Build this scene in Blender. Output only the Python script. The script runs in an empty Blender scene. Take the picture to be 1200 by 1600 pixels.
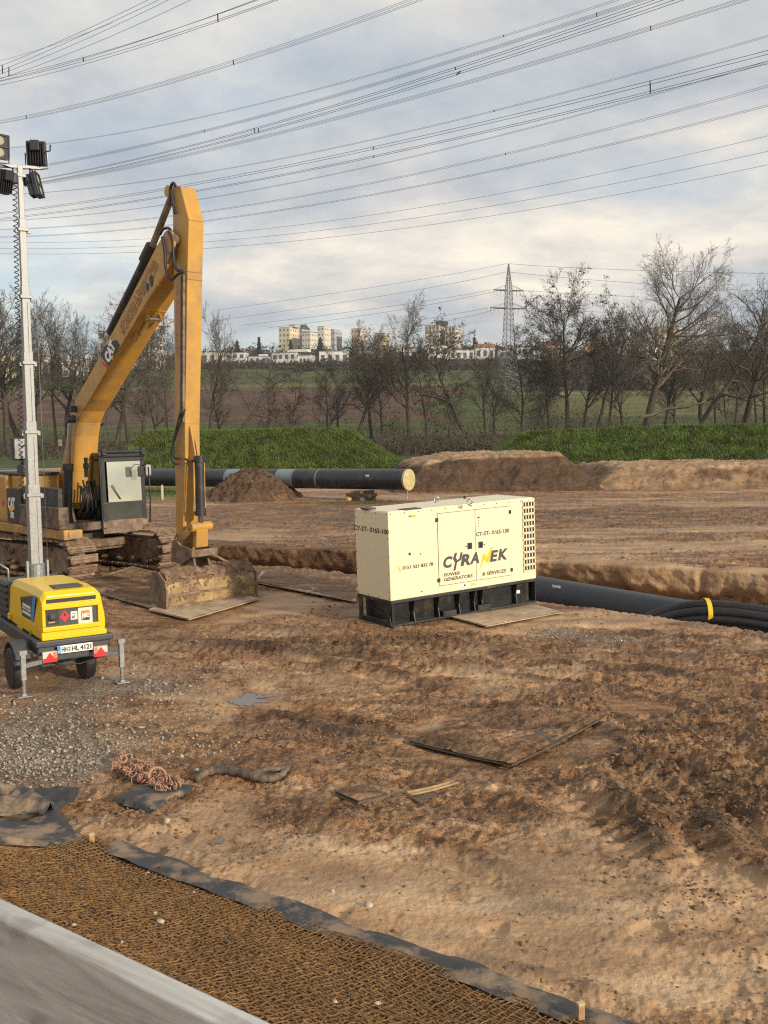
import bpy, bmesh, math, random
import numpy as np
from mathutils import Vector, Matrix, Euler

SC = bpy.context.scene
COL = SC.collection
R = math.radians
random.seed(7)

# ------------------------------------------------------------------ camera
F = 1600.0                       # focal length in photo pixels (photo 1200 x 1600)
PITCH = math.atan(135.0 / F)
ROLL = 0.012
EYE = Vector((0, 0, 3.75))
fwd = Vector((0, math.cos(PITCH), -math.sin(PITCH)))
up0 = Vector((0, math.sin(PITCH), math.cos(PITCH)))
cx = Vector((1, 0, 0)) * math.cos(ROLL) - up0 * math.sin(ROLL)
cu = up0 * math.cos(ROLL) + Vector((1, 0, 0)) * math.sin(ROLL)
cam_d = bpy.data.cameras.new('camera')
cam = bpy.data.objects.new('camera', cam_d)
COL.objects.link(cam)
m3 = Matrix((cx, cu, -fwd)).transposed()
cam.matrix_world = Matrix.Translation(EYE) @ m3.to_4x4()
cam_d.sensor_fit = 'VERTICAL'
cam_d.sensor_height = 36
cam_d.lens = 36 * F / 1600
cam_d.clip_start = 0.05
cam_d.clip_end = 12000
cam_d.dof.use_dof = True
cam_d.dof.focus_distance = 15
cam_d.dof.aperture_fstop = 40
SC.camera = cam

# ------------------------------------------------------------------ world and sun
SUN_AZ = R(130)      # compass bearing of the sun, clockwise from +Y: behind the camera, to the right
SUN_EL = R(17)
world = bpy.data.worlds.new('World')
SC.world = world
world.use_nodes = True
def build_world():
    nt = world.node_tree; N = nt.nodes; L = nt.links
    N.clear()
    out = N.new('ShaderNodeOutputWorld')
    sky = N.new('ShaderNodeTexSky'); sky.sky_type = 'NISHITA'; sky.sun_disc = False
    sky.sun_elevation = SUN_EL; sky.sun_rotation = SUN_AZ
    b1 = N.new('ShaderNodeBackground'); b1.inputs[1].default_value = 0.13
    L.new(sky.outputs[0], b1.inputs[0])
    tc = N.new('ShaderNodeTexCoord'); sep = N.new('ShaderNodeSeparateXYZ')
    L.new(tc.outputs['Generated'], sep.inputs[0])
    def math_(op, a, b=None, clamp=False):
        n = N.new('ShaderNodeMath'); n.operation = op; n.use_clamp = clamp
        for i, v in enumerate((a, b)):
            if v is None: continue
            if hasattr(v, 'links'): L.new(v, n.inputs[i])
            else: n.inputs[i].default_value = v
        return n.outputs[0]
    zz = math_('ADD', math_('MAXIMUM', sep.outputs[2], 0.0), 0.26)
    u = math_('DIVIDE', sep.outputs[0], zz); v = math_('DIVIDE', sep.outputs[1], zz)
    cmb = N.new('ShaderNodeCombineXYZ'); L.new(u, cmb.inputs[0]); L.new(v, cmb.inputs[1])
    def noise(scale, det, rough, dist, off):
        mp = N.new('ShaderNodeMapping'); mp.inputs[1].default_value = off
        mp.inputs[2].default_value = (0, 0, R(-12))
        mp.inputs[3].default_value = (1.0, 1.05, 1)
        L.new(cmb.outputs[0], mp.inputs[0])
        n = N.new('ShaderNodeTexNoise'); n.inputs['Scale'].default_value = scale
        n.inputs['Detail'].default_value = det; n.inputs['Roughness'].default_value = rough
        n.inputs['Distortion'].default_value = dist
        L.new(mp.outputs[0], n.inputs[0]); return n.outputs[0]
    def ramp(src, stops):
        r = N.new('ShaderNodeValToRGB'); e = r.color_ramp.elements
        while len(e) < len(stops): e.new(0.5)
        for i, (p, c) in enumerate(stops): e[i].position = p; e[i].color = (*c, 1)
        L.new(src, r.inputs[0]); return r.outputs[0]
    n1 = noise(1.35, 10, 0.58, 0.25, (3.1, 1.7, 0))
    n2 = noise(3.4, 9, 0.6, 0.2, (9.4, 4.2, 2))
    cloud = ramp(n1, [(0.34, (0.36, 0.405, 0.455)), (0.43, (0.43, 0.455, 0.48)), (0.50, (0.50, 0.50, 0.50)), (0.57, (0.63, 0.59, 0.54)), (0.68, (0.80, 0.73, 0.62))])
    mod = ramp(n2, [(0.32, (0.80, 0.83, 0.88)), (0.50, (1.0, 1.0, 1.0)), (0.66, (1.18, 1.15, 1.08))])
    mul = N.new('ShaderNodeMixRGB'); mul.blend_type = 'MULTIPLY'; mul.inputs[0].default_value = 1
    L.new(cloud, mul.inputs[1]); L.new(mod, mul.inputs[2])
    b2 = N.new('ShaderNodeBackground'); b2.inputs[1].default_value = 0.95
    L.new(mul.outputs[0], b2.inputs[0])
    n3 = noise(1.7, 8, 0.56, 0.3, (-2.3, 6.6, 5))
    gap = ramp(n3, [(0.36, (0.62, 0.62, 0.62)), (0.45, (0.88, 0.88, 0.88)), (0.54, (0.97, 0.97, 0.97))])
    mix = N.new('ShaderNodeMixShader')
    L.new(gap, mix.inputs[0]); L.new(b1.outputs[0], mix.inputs[1]); L.new(b2.outputs[0], mix.inputs[2])
    L.new(mix.outputs[0], out.inputs[0])
build_world()
sun_d = bpy.data.lights.new('sun', 'SUN')
sun_d.energy = 3.0
sun_d.angle = R(5)
sun_d.color = (1.0, 0.86, 0.67)
sun = bpy.data.objects.new('sun', sun_d); COL.objects.link(sun)
sdir = Vector((math.sin(SUN_AZ) * math.cos(SUN_EL), math.cos(SUN_AZ) * math.cos(SUN_EL), math.sin(SUN_EL)))
sun.rotation_euler = sdir.to_track_quat('Z', 'Y').to_euler()
sun.location = sdir * 200
vs = SC.view_settings
vs.view_transform = 'Standard'; vs.look = 'None'; vs.gamma = 1.0; vs.exposure = 0.50
vs.use_curve_mapping = False
SC.render.engine = 'CYCLES'
SC.cycles.use_denoising = False
SC.cycles.filter_width = 1.2
SC.cycles.max_bounces = 6

# ------------------------------------------------------------------ helpers: surveying the place
def ray(px, py):
    return fwd + cx * ((px - 600) / F) - cu * ((py - 800) / F)
def G(px, py, z=0.0):
    d = ray(px, py); t = (z - EYE.z) / d.z
    return EYE + d * t
def PY(px, py, Y):
    d = ray(px, py); return EYE + d * (Y / d.y)

def _h(ix, iy, seed):
    with np.errstate(over='ignore'):
        h = (ix.astype(np.int64) * 374761393 + iy.astype(np.int64) * 668265263 + seed * 1442695041) & 0xffffffff
        h = ((h ^ (h >> 13)) * 1274126177) & 0xffffffff
        h = h ^ (h >> 16)
    return h.astype(np.float64) / 4294967295.0
def vn(x, y, seed=0):
    x = np.asarray(x, float); y = np.asarray(y, float)
    ix = np.floor(x); iy = np.floor(y); fx = x - ix; fy = y - iy
    fx = fx * fx * fx * (fx * (fx * 6 - 15) + 10); fy = fy * fy * fy * (fy * (fy * 6 - 15) + 10)
    a = _h(ix, iy, seed); b = _h(ix + 1, iy, seed); c = _h(ix, iy + 1, seed); d = _h(ix + 1, iy + 1, seed)
    return ((a + (b - a) * fx) * (1 - fy) + (c + (d - c) * fx) * fy) * 2 - 1
def fbm(x, y, octs=4, seed=0, gain=0.5):
    s = 0; a = 1; tot = 0
    ca, sa = math.cos(0.6), math.sin(0.6)
    for i in range(octs):
        s = s + a * vn(x, y, seed + i * 17); tot += a; a *= gain
        x, y = (x * ca - y * sa) * 2.03 + 5.3, (x * sa + y * ca) * 2.03 + 1.7
    return s / tot
def sst(a, b, x):
    t = np.clip((x - a) / (b - a), 0, 1); return t * t * (3 - 2 * t)

# ------------------------------------------------------------------ helpers: materials
MATS = {}
def mat(name, col, rough=0.6, metal=0.0, var=0.12, scale=6.0, bump=0.0, bscale=40.0, col2=None, mixlo=0.45, mixhi=0.6, mscale=3.0, spec=0.5, rvar=0.1, coords='Object', trans=0.0, detail=5):
    """Principled with slight noise in colour and roughness; col2 = second colour (dirt, rust, dried mud) laid over by noise."""
    if name in MATS: return MATS[name]
    m = bpy.data.materials.new(name); m.use_nodes = True
    nt = m.node_tree; N = nt.nodes; L = nt.links
    p = N['Principled BSDF']
    p.inputs['Metallic'].default_value = metal
    p.inputs['Specular IOR Level'].default_value = spec
    if trans: p.inputs['Transmission Weight'].default_value = trans
    tc = N.new('ShaderNodeTexCoord')
    n = N.new('ShaderNodeTexNoise'); n.inputs['Scale'].default_value = scale; n.inputs['Detail'].default_value = detail
    L.new(tc.outputs[coords], n.inputs[0])
    r = N.new('ShaderNodeValToRGB'); e = r.color_ramp.elements
    e[0].position = 0.3; e[1].position = 0.7
    e[0].color = (*[c * (1 - var) for c in col], 1); e[1].color = (*[min(1, c * (1 + var)) for c in col], 1)
    L.new(n.outputs[0], r.inputs[0]); csock = r.outputs[0]
    if col2:
        n2 = N.new('ShaderNodeTexNoise'); n2.inputs['Scale'].default_value = mscale; n2.inputs['Detail'].default_value = 9
        n2.inputs['Roughness'].default_value = 0.62
        L.new(tc.outputs[coords], n2.inputs[0])
        r2 = N.new('ShaderNodeValToRGB'); e2 = r2.color_ramp.elements
        e2[0].position = mixlo; e2[1].position = mixhi
        L.new(n2.outputs[0], r2.inputs[0])
        mx = N.new('ShaderNodeMixRGB'); mx.inputs[2].default_value = (*col2, 1)
        L.new(r2.outputs[0], mx.inputs[0]); L.new(csock, mx.inputs[1]); csock = mx.outputs[0]
    L.new(csock, p.inputs['Base Color'])
    mr = N.new('ShaderNodeMapRange'); mr.inputs[3].default_value = max(0.02, rough - rvar); mr.inputs[4].default_value = min(1, rough + rvar)
    L.new(n.outputs[0], mr.inputs[0]); L.new(mr.outputs[0], p.inputs['Roughness'])
    if bump:
        n3 = N.new('ShaderNodeTexNoise'); n3.inputs['Scale'].default_value = bscale; n3.inputs['Detail'].default_value = 6
        L.new(tc.outputs[coords], n3.inputs[0])
        b = N.new('ShaderNodeBump'); b.inputs['Strength'].default_value = bump; b.inputs['Distance'].default_value = 0.02
        L.new(n3.outputs[0], b.inputs['Height']); L.new(b.outputs[0], p.inputs['Normal'])
    MATS[name] = m
    return m

MUD = (0.15, 0.090, 0.052); MUDL = (0.30, 0.20, 0.125)
yellow = mat('digger_yellow', (0.49, 0.265, 0.045), 0.45, var=0.08, scale=2.0, col2=(0.30, 0.19, 0.085), mixlo=0.44, mixhi=0.72, mscale=1.6)
yellow_dirty = mat('digger_yellow_dirty', (0.50, 0.27, 0.05), 0.5, var=0.1, scale=3.0, col2=(0.28, 0.18, 0.10), mixlo=0.44, mixhi=0.62, mscale=3.2)
digger_dark = mat('digger_dark', (0.022, 0.024, 0.028), 0.5, var=0.2, col2=(0.12, 0.085, 0.055), mixlo=0.55, mixhi=0.75)
digger_muddy = mat('digger_muddy_dark', (0.035, 0.033, 0.032), 0.6, var=0.2, col2=(0.16, 0.105, 0.065), mixlo=0.42, mixhi=0.56, mscale=5)
black_rubber = mat('black_rubber', (0.018, 0.018, 0.02), 0.55, var=0.2)
steel = mat('steel_bare', (0.45, 0.45, 0.46), 0.3, 1.0, var=0.1)
rod_chrome = mat('rod_chrome', (0.5, 0.5, 0.5), 0.2, 1.0, var=0.05)
mud_mat = mat('mud', MUD, 0.8, var=0.3, scale=9, bump=0.6, bscale=25, col2=MUDL, mixlo=0.5, mixhi=0.7, mscale=4)
mud_steel = mat('muddy_steel', (0.23, 0.165, 0.115), 0.65, var=0.25, scale=7, bump=0.4, bscale=30, col2=(0.13, 0.082, 0.05), mixlo=0.42, mixhi=0.58, mscale=5)
shoe_mat = mat('track_shoe_steel', (0.30, 0.215, 0.145), 0.6, var=0.25, scale=9, bump=0.4, bscale=40, col2=(0.17, 0.105, 0.06), mixlo=0.42, mixhi=0.6, mscale=6)
white_print = mat('white_print', (0.78, 0.78, 0.76), 0.5, var=0.03)
black_print = mat('black_print', (0.022, 0.021, 0.02), 0.5, var=0.05)
red_print = mat('red_print', (0.55, 0.02, 0.03), 0.45, var=0.05)
orange_print = mat('orange_print', (0.72, 0.20, 0.05), 0.5, var=0.05)
amber_print = mat('amber_print', (0.86, 0.50, 0.01), 0.5, var=0.03)
blue_print = mat('blue_print', (0.02, 0.25, 0.60), 0.4, var=0.05)
galv = mat('galvanised', (0.28, 0.29, 0.29), 0.55, 0.55, var=0.22, scale=28, detail=3)
lt_yellow = mat('tower_yellow', (0.80, 0.53, 0.006), 0.33, var=0.03, scale=2)
lt_grey = mat('tower_grey', (0.050, 0.055, 0.062), 0.5, var=0.15, col2=(0.10, 0.09, 0.08), mixlo=0.6, mixhi=0.85)
cream = mat('generator_cream', (0.78, 0.70, 0.48), 0.42, var=0.025, scale=1.5, col2=(0.62, 0.54, 0.36), mixlo=0.62, mixhi=0.9, mscale=2.5)
gen_black = mat('generator_base_black', (0.020, 0.021, 0.023), 0.45, var=0.2, col2=(0.13, 0.088, 0.055), mixlo=0.56, mixhi=0.72, mscale=3.5)
pipe_black = mat('pipe_coating', (0.020, 0.024, 0.032), 0.36, var=0.15, scale=2, col2=(0.06, 0.055, 0.05), mixlo=0.5, mixhi=0.8, mscale=2)
pipe_grey = mat('pipe_primer', (0.20, 0.25, 0.27), 0.5, var=0.08)
glass_mat = mat('cab_glass', (0.50, 0.53, 0.46), 0.05, 0.75, var=0.12, scale=1.2, spec=0.7, rvar=0.02)
lens_mat = mat('lamp_lens', (0.55, 0.48, 0.34), 0.10, 0.6, var=0.1)
timber = mat('timber', (0.42, 0.27, 0.14), 0.75, var=0.2, scale=14, bump=0.3)
timber_grey = mat('timber_dark', (0.12, 0.09, 0.065), 0.8, var=0.25, scale=14, bump=0.3)

# ------------------------------------------------------------------ helpers: mesh building and the object tree
def tag(o, label=None, cat=None, group=None, kind=None):
    if label: o['label'] = label
    if cat: o['category'] = cat
    if group: o['group'] = group
    if kind: o['kind'] = kind
    return o
def empty(name, loc=(0, 0, 0), rot=(0, 0, 0)):
    o = bpy.data.objects.new(name, None); COL.objects.link(o)
    o.location = loc; o.rotation_euler = rot; o.empty_display_size = 0.3
    return o
def link(name, me, parent=None, loc=None, rot=None, scale=None):
    o = bpy.data.objects.new(name, me); COL.objects.link(o)
    if parent is not None: o.parent = parent
    if loc is not None: o.location = loc
    if rot is not None: o.rotation_euler = rot
    if scale is not None: o.scale = scale
    return o

class MB:
    """Collects faces of one part; build() links them as ONE mesh object."""
    def __init__(s, M=None): s.v = []; s.f = []; s.mi = []; s.M = M; s.cur = 0
    def add(s, vs, fs):
        b = len(s.v)
        for p in vs:
            p = Vector(p)
            if s.M is not None: p = s.M @ p
            s.v.append((p.x, p.y, p.z))
        for f in fs: s.f.append(tuple(b + i for i in f)); s.mi.append(s.cur)
        return s
    def box(s, c, size, rot=None, taper=1.0):
        hx, hy, hz = size[0] / 2, size[1] / 2, size[2] / 2
        vs = [Vector((sx * hx * (taper if sz > 0 else 1), sy * hy * (taper if sz > 0 else 1), sz * hz)) for sz in (-1, 1) for sy in (-1, 1) for sx in (-1, 1)]
        if rot is not None:
            Rm = rot if isinstance(rot, Matrix) else Euler(rot).to_matrix()
            vs = [Rm @ v for v in vs]
        c = Vector(c)
        return s.add([v + c for v in vs], [(0, 2, 3, 1), (4, 5, 7, 6), (0, 1, 5, 4), (2, 6, 7, 3), (0, 4, 6, 2), (1, 3, 7, 5)])
    def bar(s, a, b, w, h=None, upv=(0, 0, 1)):
        a = Vector(a); b = Vector(b); d = (b - a); L = d.length; d = d / L
        h = h or w; upv = Vector(upv)
        if abs(d.dot(upv)) > 0.95: upv = Vector((1, 0, 0))
        sx = d.cross(upv).normalized(); uz = sx.cross(d)
        Rm = Matrix((d, sx, uz)).transposed()
        return s.box((a + b) / 2, (L, w, h), Rm)
    def prism(s, prof, lo, hi, axis='y', caps=True):
        """prof: 2D polygon in the plane across the axis; (x,z) for 'y', (y,z) for 'x', (x,y) for 'z'."""
        n = len(prof)
        def P(p, t): return {'y': (p[0], t, p[1]), 'x': (t, p[0], p[1]), 'z': (p[0], p[1], t)}[axis]
        vs = [P(p, lo) for p in prof] + [P(p, hi) for p in prof]
        fs = [(i, (i + 1) % n, n + (i + 1) % n, n + i) for i in range(n)]
        if caps: fs += [tuple(range(n))[::-1], tuple(range(n, 2 * n))]
        return s.add(vs, fs)
    def tube(s, pts, r, n=8, cap=True):
        pts = [Vector(p) for p in pts]; m = len(pts)
        rs = r if isinstance(r, (list, tuple)) else [r] * m
        vs = []; prev = None
        for i, p in enumerate(pts):
            d = (pts[min(i + 1, m - 1)] - pts[max(i - 1, 0)])
            d = d.normalized() if d.length > 1e-9 else Vector((0, 0, 1))
            if prev is None:
                a = Vector((0, 0, 1)) if abs(d.z) < 0.9 else Vector((1, 0, 0))
                sx = d.cross(a).normalized()
            else:
                sx = (prev - d * prev.dot(d)); sx = sx.normalized() if sx.length > 1e-6 else d.orthogonal().normalized()
            prev = sx; sy = d.cross(sx)
            for k in range(n):
                t = 2 * math.pi * k / n
                vs.append(p + (sx * math.cos(t) + sy * math.sin(t)) * rs[i])
        fs = [(i * n + k, i * n + (k + 1) % n, (i + 1) * n + (k + 1) % n, (i + 1) * n + k) for i in range(m - 1) for k in range(n)]
        if cap: fs += [tuple(range(n))[::-1], tuple(range((m - 1) * n, m * n))]
        return s.add(vs, fs)
    def cyl(s, a, b, r, n=16, r2=None): return s.tube([a, b], [r, r if r2 is None else r2], n)
    def ring(s, c, nrm, R0, r, n=18, m=6):
        nrm = Vector(nrm).normalized(); a = nrm.orthogonal().normalized(); b = nrm.cross(a); c = Vector(c)
        vs = []
        for i in range(n):
            t = 2 * math.pi * i / n; d = a * math.cos(t) + b * math.sin(t)
            for k in range(m):
                q = 2 * math.pi * k / m
                vs.append(c + d * (R0 + r * math.cos(q)) + nrm * (r * math.sin(q)))
        fs = [(i * m + k, ((i + 1) % n) * m + k, ((i + 1) % n) * m + (k + 1) % m, i * m + (k + 1) % m) for i in range(n) for k in range(m)]
        return s.add(vs, fs)
    def lathe(s, c, axis, prof, n=24):
        """prof: (distance along axis, radius)."""
        axis = Vector(axis).normalized(); a = axis.orthogonal().normalized(); b = axis.cross(a); c = Vector(c)
        vs = []; k = len(prof)
        for h, r in prof:
            for i in range(n):
                t = 2 * math.pi * i / n
                vs.append(c + axis * h + (a * math.cos(t) + b * math.sin(t)) * r)
        fs = [(j * n + i, j * n + (i + 1) % n, (j + 1) * n + (i + 1) % n, (j + 1) * n + i) for j in range(k - 1) for i in range(n)]
        fs += [tuple(range(n))[::-1], tuple(range((k - 1) * n, k * n))]
        return s.add(vs, fs)
    def mesh(s, name, mats, smooth=False, fix=True):
        me = bpy.data.meshes.new(name); me.from_pydata(s.v, [], s.f)
        for m in (mats if isinstance(mats, (list, tuple)) else [mats]): me.materials.append(m)
        if any(s.mi): me.polygons.foreach_set('material_index', s.mi)
        if fix:
            bm = bmesh.new(); bm.from_mesh(me); bmesh.ops.recalc_face_normals(bm, faces=bm.faces); bm.to_mesh(me); bm.free()
        if smooth: me.shade_smooth()
        me.update(); return me
    def build(s, name, mats, parent=None, bevel=0.0, smooth=False, fix=True, seg=2):
        o = link(name, s.mesh(name, mats, smooth, fix), parent)
        if bevel:
            b = o.modifiers.new('edge', 'BEVEL'); b.width = bevel; b.segments = seg; b.limit_method = 'ANGLE'; b.angle_limit = R(35)
            b.harden_normals = False
        if smooth and not bevel:
            pass
        return o
def autosmooth(o, ang=40):
    me = o.data; me.shade_smooth()
    me.set_sharp_from_angle(angle=R(ang)) if hasattr(me, 'set_sharp_from_angle') else None
    return o

TEXTS = {}
def text_mesh(body, bold=0.0, shear=0.0, extrude=0.0015):
    key = (body, bold, shear)
    if key in TEXTS: return TEXTS[key]
    cu_ = bpy.data.curves.new('lettering', 'FONT'); cu_.body = body; cu_.size = 1; cu_.offset = bold; cu_.shear = shear
    cu_.resolution_u = 3; cu_.extrude = extrude
    o = bpy.data.objects.new('lettering', cu_); COL.objects.link(o)
    dg = bpy.context.evaluated_depsgraph_get()
    me = bpy.data.meshes.new_from_object(o.evaluated_get(dg))
    bpy.data.objects.remove(o)
    v = np.empty(len(me.vertices) * 3); me.vertices.foreach_get('co', v); v = v.reshape(-1, 3)
    lo = v.min(0); hi = v.max(0)
    TEXTS[key] = (me, lo, hi); return TEXTS[key]
def letter(body, m, parent, p0, right, upv, w, h, bold=0.0, shear=0.0, name='lettering'):
    """Flat lettering whose ink box starts at p0, w wide along right and h high along upv (parent space)."""
    me0, lo, hi = text_mesh(body, bold, shear)
    me = me0.copy(); me.name = name; me.materials.clear(); me.materials.append(m)
    right = Vector(right).normalized(); upv = Vector(upv).normalized(); n = right.cross(upv).normalized()
    sx = w / (hi[0] - lo[0]); sy = h / (hi[1] - lo[1])
    Mx = Matrix.Translation(Vector(p0)) @ Matrix((right, upv, n)).transposed().to_4x4() @ Matrix.Diagonal((sx, sy, 1, 1)) @ Matrix.Translation((-lo[0], -lo[1], 0))
    me.transform(Mx)
    return tag(link(name, me, parent), kind='stuff')
def copy_tree(o, parent=None):
    c = o.copy(); COL.objects.link(c)
    if parent is not None: c.parent = parent
    for ch in [x for x in o.children]: copy_tree(ch, c)
    return c
# ------------------------------------------------------------------ terrain shape
def XY(px, py):
    p = G(px, py); return p.x, p.y
farE = np.array(sorted([XY(340, 848), XY(840, 872), XY(1200, 893)] + [(-14.0, 37.0), (24.0, 19.5)]))
nearE = np.array(sorted([XY(400, 889), XY(550, 897), XY(840, 938), XY(1200, 984)] + [(-14.0, 33.0), (14.0, 12.6), (24, 5.0)]))
def far_y(x): return np.interp(x, farE[:, 0], farE[:, 1])
def near_y(x): return np.interp(x, nearE[:, 0], nearE[:, 1])
NP0 = np.array(XY(150, 1325)); NP1 = np.array(XY(890, 1595))
ND = (NP1 - NP0) / np.linalg.norm(NP1 - NP0); NN = np.array([-ND[1], ND[0]])
if NN[1] > 0: NN = -NN            # points towards the embankment the viewer stands on
def bank_s(x, y): return (x - NP0[0]) * NN[0] + (y - NP0[1]) * NN[1]

def blob(x, y, px, py, rx, ry):
    c = G(px, py); sx = rx * c.y / F; sy = ry * c.y * c.y / (EYE.z * F)
    return np.exp(-(((x - c.x) / sx) ** 2 + ((y - c.y) / sy) ** 2))

EX_YAW = R(-46); EX = (-7.8, 25.7)
FLAT = []           # (x, y, radius, strength): places pressed level by what stands there
def base_h(x, y):
    x = np.asarray(x, float); y = np.asarray(y, float)
    h = 0.25 * np.exp(-(((x + 7.6) / 5.0) ** 2 + ((y - 25.6) / 3.6) ** 2))
    s = bank_s(x, y)
    up = np.maximum(0, s)
    h = h + np.where(up > 0, np.minimum(0.36 * up * up / (up + 0.5), 2.1 + 0.02 * up), 0)
    return h
def trench_h(x, y):
    wob = 0.18 * vn(x * 0.6, y * 0.6, 91)
    a = sst(-0.1, 0.9, y - near_y(x) + wob); b = sst(0.0, 0.22, far_y(x) - y)
    e = sst(-7.4, -6.2, x)
    return -1.55 * a * b * e
def zones(x, y):
    wx = x + 0.5 * fbm(x * 0.7, y * 0.7, 3, 301); wy = y + 0.8 * fbm(x * 0.7, y * 0.7, 3, 302)
    B = lambda *a: blob(wx, wy, *a)
    farm = sst(23, 27, y)
    st = fbm(x * 0.10 + 3, y * 0.55, 4, 310)        # bands lying across the view beyond the trench
    mid = fbm(wx * 0.45, wy * 0.45, 4, 311)
    sand = 0.22 + 0.45 * mid + 0.55 * fbm(wx * 1.3, wy * 1.3, 4, 314)
    sand = sand + 0.85 * B(860, 1440, 330, 120) + 0.8 * B(1080, 1530, 260, 110) + 0.6 * B(300, 1300, 170, 55) + 0.5 * B(640, 1450, 130, 90) + 0.6 * B(480, 1400, 120, 60)
    sand = sand - 0.8 * B(1050, 1150, 260, 85) - 0.9 * B(1150, 1260, 150, 100) - 0.5 * B(600, 1010, 330, 22) - 0.6 * B(720, 1440, 55, 28) - 0.5 * B(860, 1490, 70, 25)
    sand = sand + 0.5 * B(1020, 975, 240, 16) + 0.4 * B(930, 1018, 50, 9) + 0.35 * B(680, 1130, 60, 15) + 0.35 * B(560, 1060, 120, 10) + 0.3 * B(830, 1080, 130, 10)
    sand = sand * (1 - farm) + farm * (0.30 + 1.5 * st + 0.55 * B(1000, 858, 300, 14) + 0.35 * B(480, 832, 220, 9) - 0.5 * B(900, 805, 420, 20) - 0.3 * B(420, 800, 200, 20))
    gravel = 0.38 * B(60, 1100, 200, 70) + 1.0 * B(30, 1185, 150, 48) + 0.3 * B(230, 1080, 130, 60) + 0.40 * B(880, 985, 90, 14) + 0.35 * B(950, 1000, 70, 10) + 0.25 * B(300, 1180, 130, 40)
    gravel = gravel + 0.25 * fbm(wx * 0.9, wy * 0.9, 3, 313) * sst(0.1, 0.5, gravel)
    grass = sst(66, 80, y) * sst(-0.25, 0.25, fbm(x * 0.12, y * 0.12, 3, 320) + sst(70, 100, y) * 1.2) + 0.9 * B(250, 768, 80, 8) + 0.5 * B(560, 785, 140, 5) + 0.4 * B(330, 778, 120, 5)
    grass = np.clip(grass, 0, 1)
    sand = sand - 0.25 * B(1010, 1110, 200, 20)
    sand = np.clip(sand, 0, 1); gravel = np.clip(gravel, 0, 1)
    clod = np.clip(0.62 - 0.62 * sand + 0.35 * B(1080, 1180, 260, 130) + 0.25 * B(650, 1010, 300, 30) + 0.2 * mid, 0.05, 1.2) * (1 - 0.6 * gravel) * (1 - 0.7 * grass)
    s = bank_s(x, y); clod = clod * (1 - 0.75 * sst(-0.25, 0.1, s))
    return sand, gravel, grass, clod
TRACKS = [((250, 1010), (1230, 1085), 0.30), ((330, 985), (1230, 1050), 0.30), ((520, 1100), (880, 1190), 0.26), ((560, 1240), (790, 1130), 0.22), ((860, 1175), (1230, 1330), 0.32), ((820, 1230), (1180, 1420), 0.3),
          ((420, 1020), (150, 1010), .28)]
def ruts(x, y):
    h = 0; cl = 0
    for (a, b, w) in TRACKS:
        a = np.array(XY(*a)); b = np.array(XY(*b)); d = b - a; L = np.linalg.norm(d); d = d / L
        t = (x - a[0]) * d[0] + (y - a[1]) * d[1]; q = -(x - a[0]) * d[1] + (y - a[1]) * d[0] + 0.25 * vn(t * 0.35, t * 0 + 2.5, 77)
        inside = sst(-0.3, 0.4, t) * sst(-0.3, 0.4, L - t)
        k = np.exp(-(q / w) ** 4) * inside
        rim = np.exp(-((np.abs(q) - w * 1.35) / (w * 0.4)) ** 2) * inside
        brk = 0.55 + 0.45 * vn(x * 0.8, y * 0.8, 79)
        h = h - 0.045 * k * brk + 0.055 * rim * brk + 0.013 * k * np.tanh(3 * np.sin(t * 2 * math.pi / 0.19 + 1.5 * q)) * sst(-0.2, 0.4, vn(t * 0.7, q * 0 + 1.0, 80))
        cl = np.maximum(cl, k)
    return h, cl
RIDGES = [((935, 1135), (1040, 1215), (1230, 1400), .10, .16), ((700, 1000), (900, 1035), (1230, 1075), .09, .22), ((560, 1010), (760, 1045), (1000, 1080), .06, .18), ((640, 1300), (800, 1360), (960, 1420), .04, .12), ((820, 1395), (960, 1450), (1150, 1480), .045, .12),
          ((330, 1000), (520, 1030), (700, 1075), .06, .18), ((430, 1115), (520, 1140), (640, 1160), .06, .15), ((1000, 985), (1120, 1000), (1230, 1012), .05, .18), ((760, 1500), (880, 1530), (1010, 1570), .035, .10), ((480, 1500), (640, 1560), (800, 1590), .05, .12), ((870, 1150), (1000, 1280), (1060, 1420), .06, .2)]
def ridges(x, y):
    h = 0
    for (a, b, c, hh, w) in RIDGES:
        P = [np.array(XY(*p)) for p in (a, b, c)]
        pts = [(1 - t) ** 2 * P[0] + 2 * t * (1 - t) * (2 * P[1] - .5 * P[0] - .5 * P[2]) + t * t * P[2] for t in np.linspace(0, 1, 13)]
        d = np.full(x.shape, 1e9)
        for p, q in zip(pts[:-1], pts[1:]):
            e = q - p; L = e @ e; t = np.clip(((x - p[0]) * e[0] + (y - p[1]) * e[1]) / L, 0, 1); d = np.minimum(d, np.hypot(x - p[0] - t * e[0], y - p[1] - t * e[1]))
        n = .55 + .9 * fbm(x * 1.1, y * 1.1, 3, 83); ww = w * (1 + .5 * fbm(x * 2.2, y * 2.2, 3, 84))
        h = h + hh * np.exp(-(d / ww) ** 2) * n - .5 * hh * np.exp(-((d - 2.1 * ww) / ww) ** 2) * n
    return h
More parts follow.
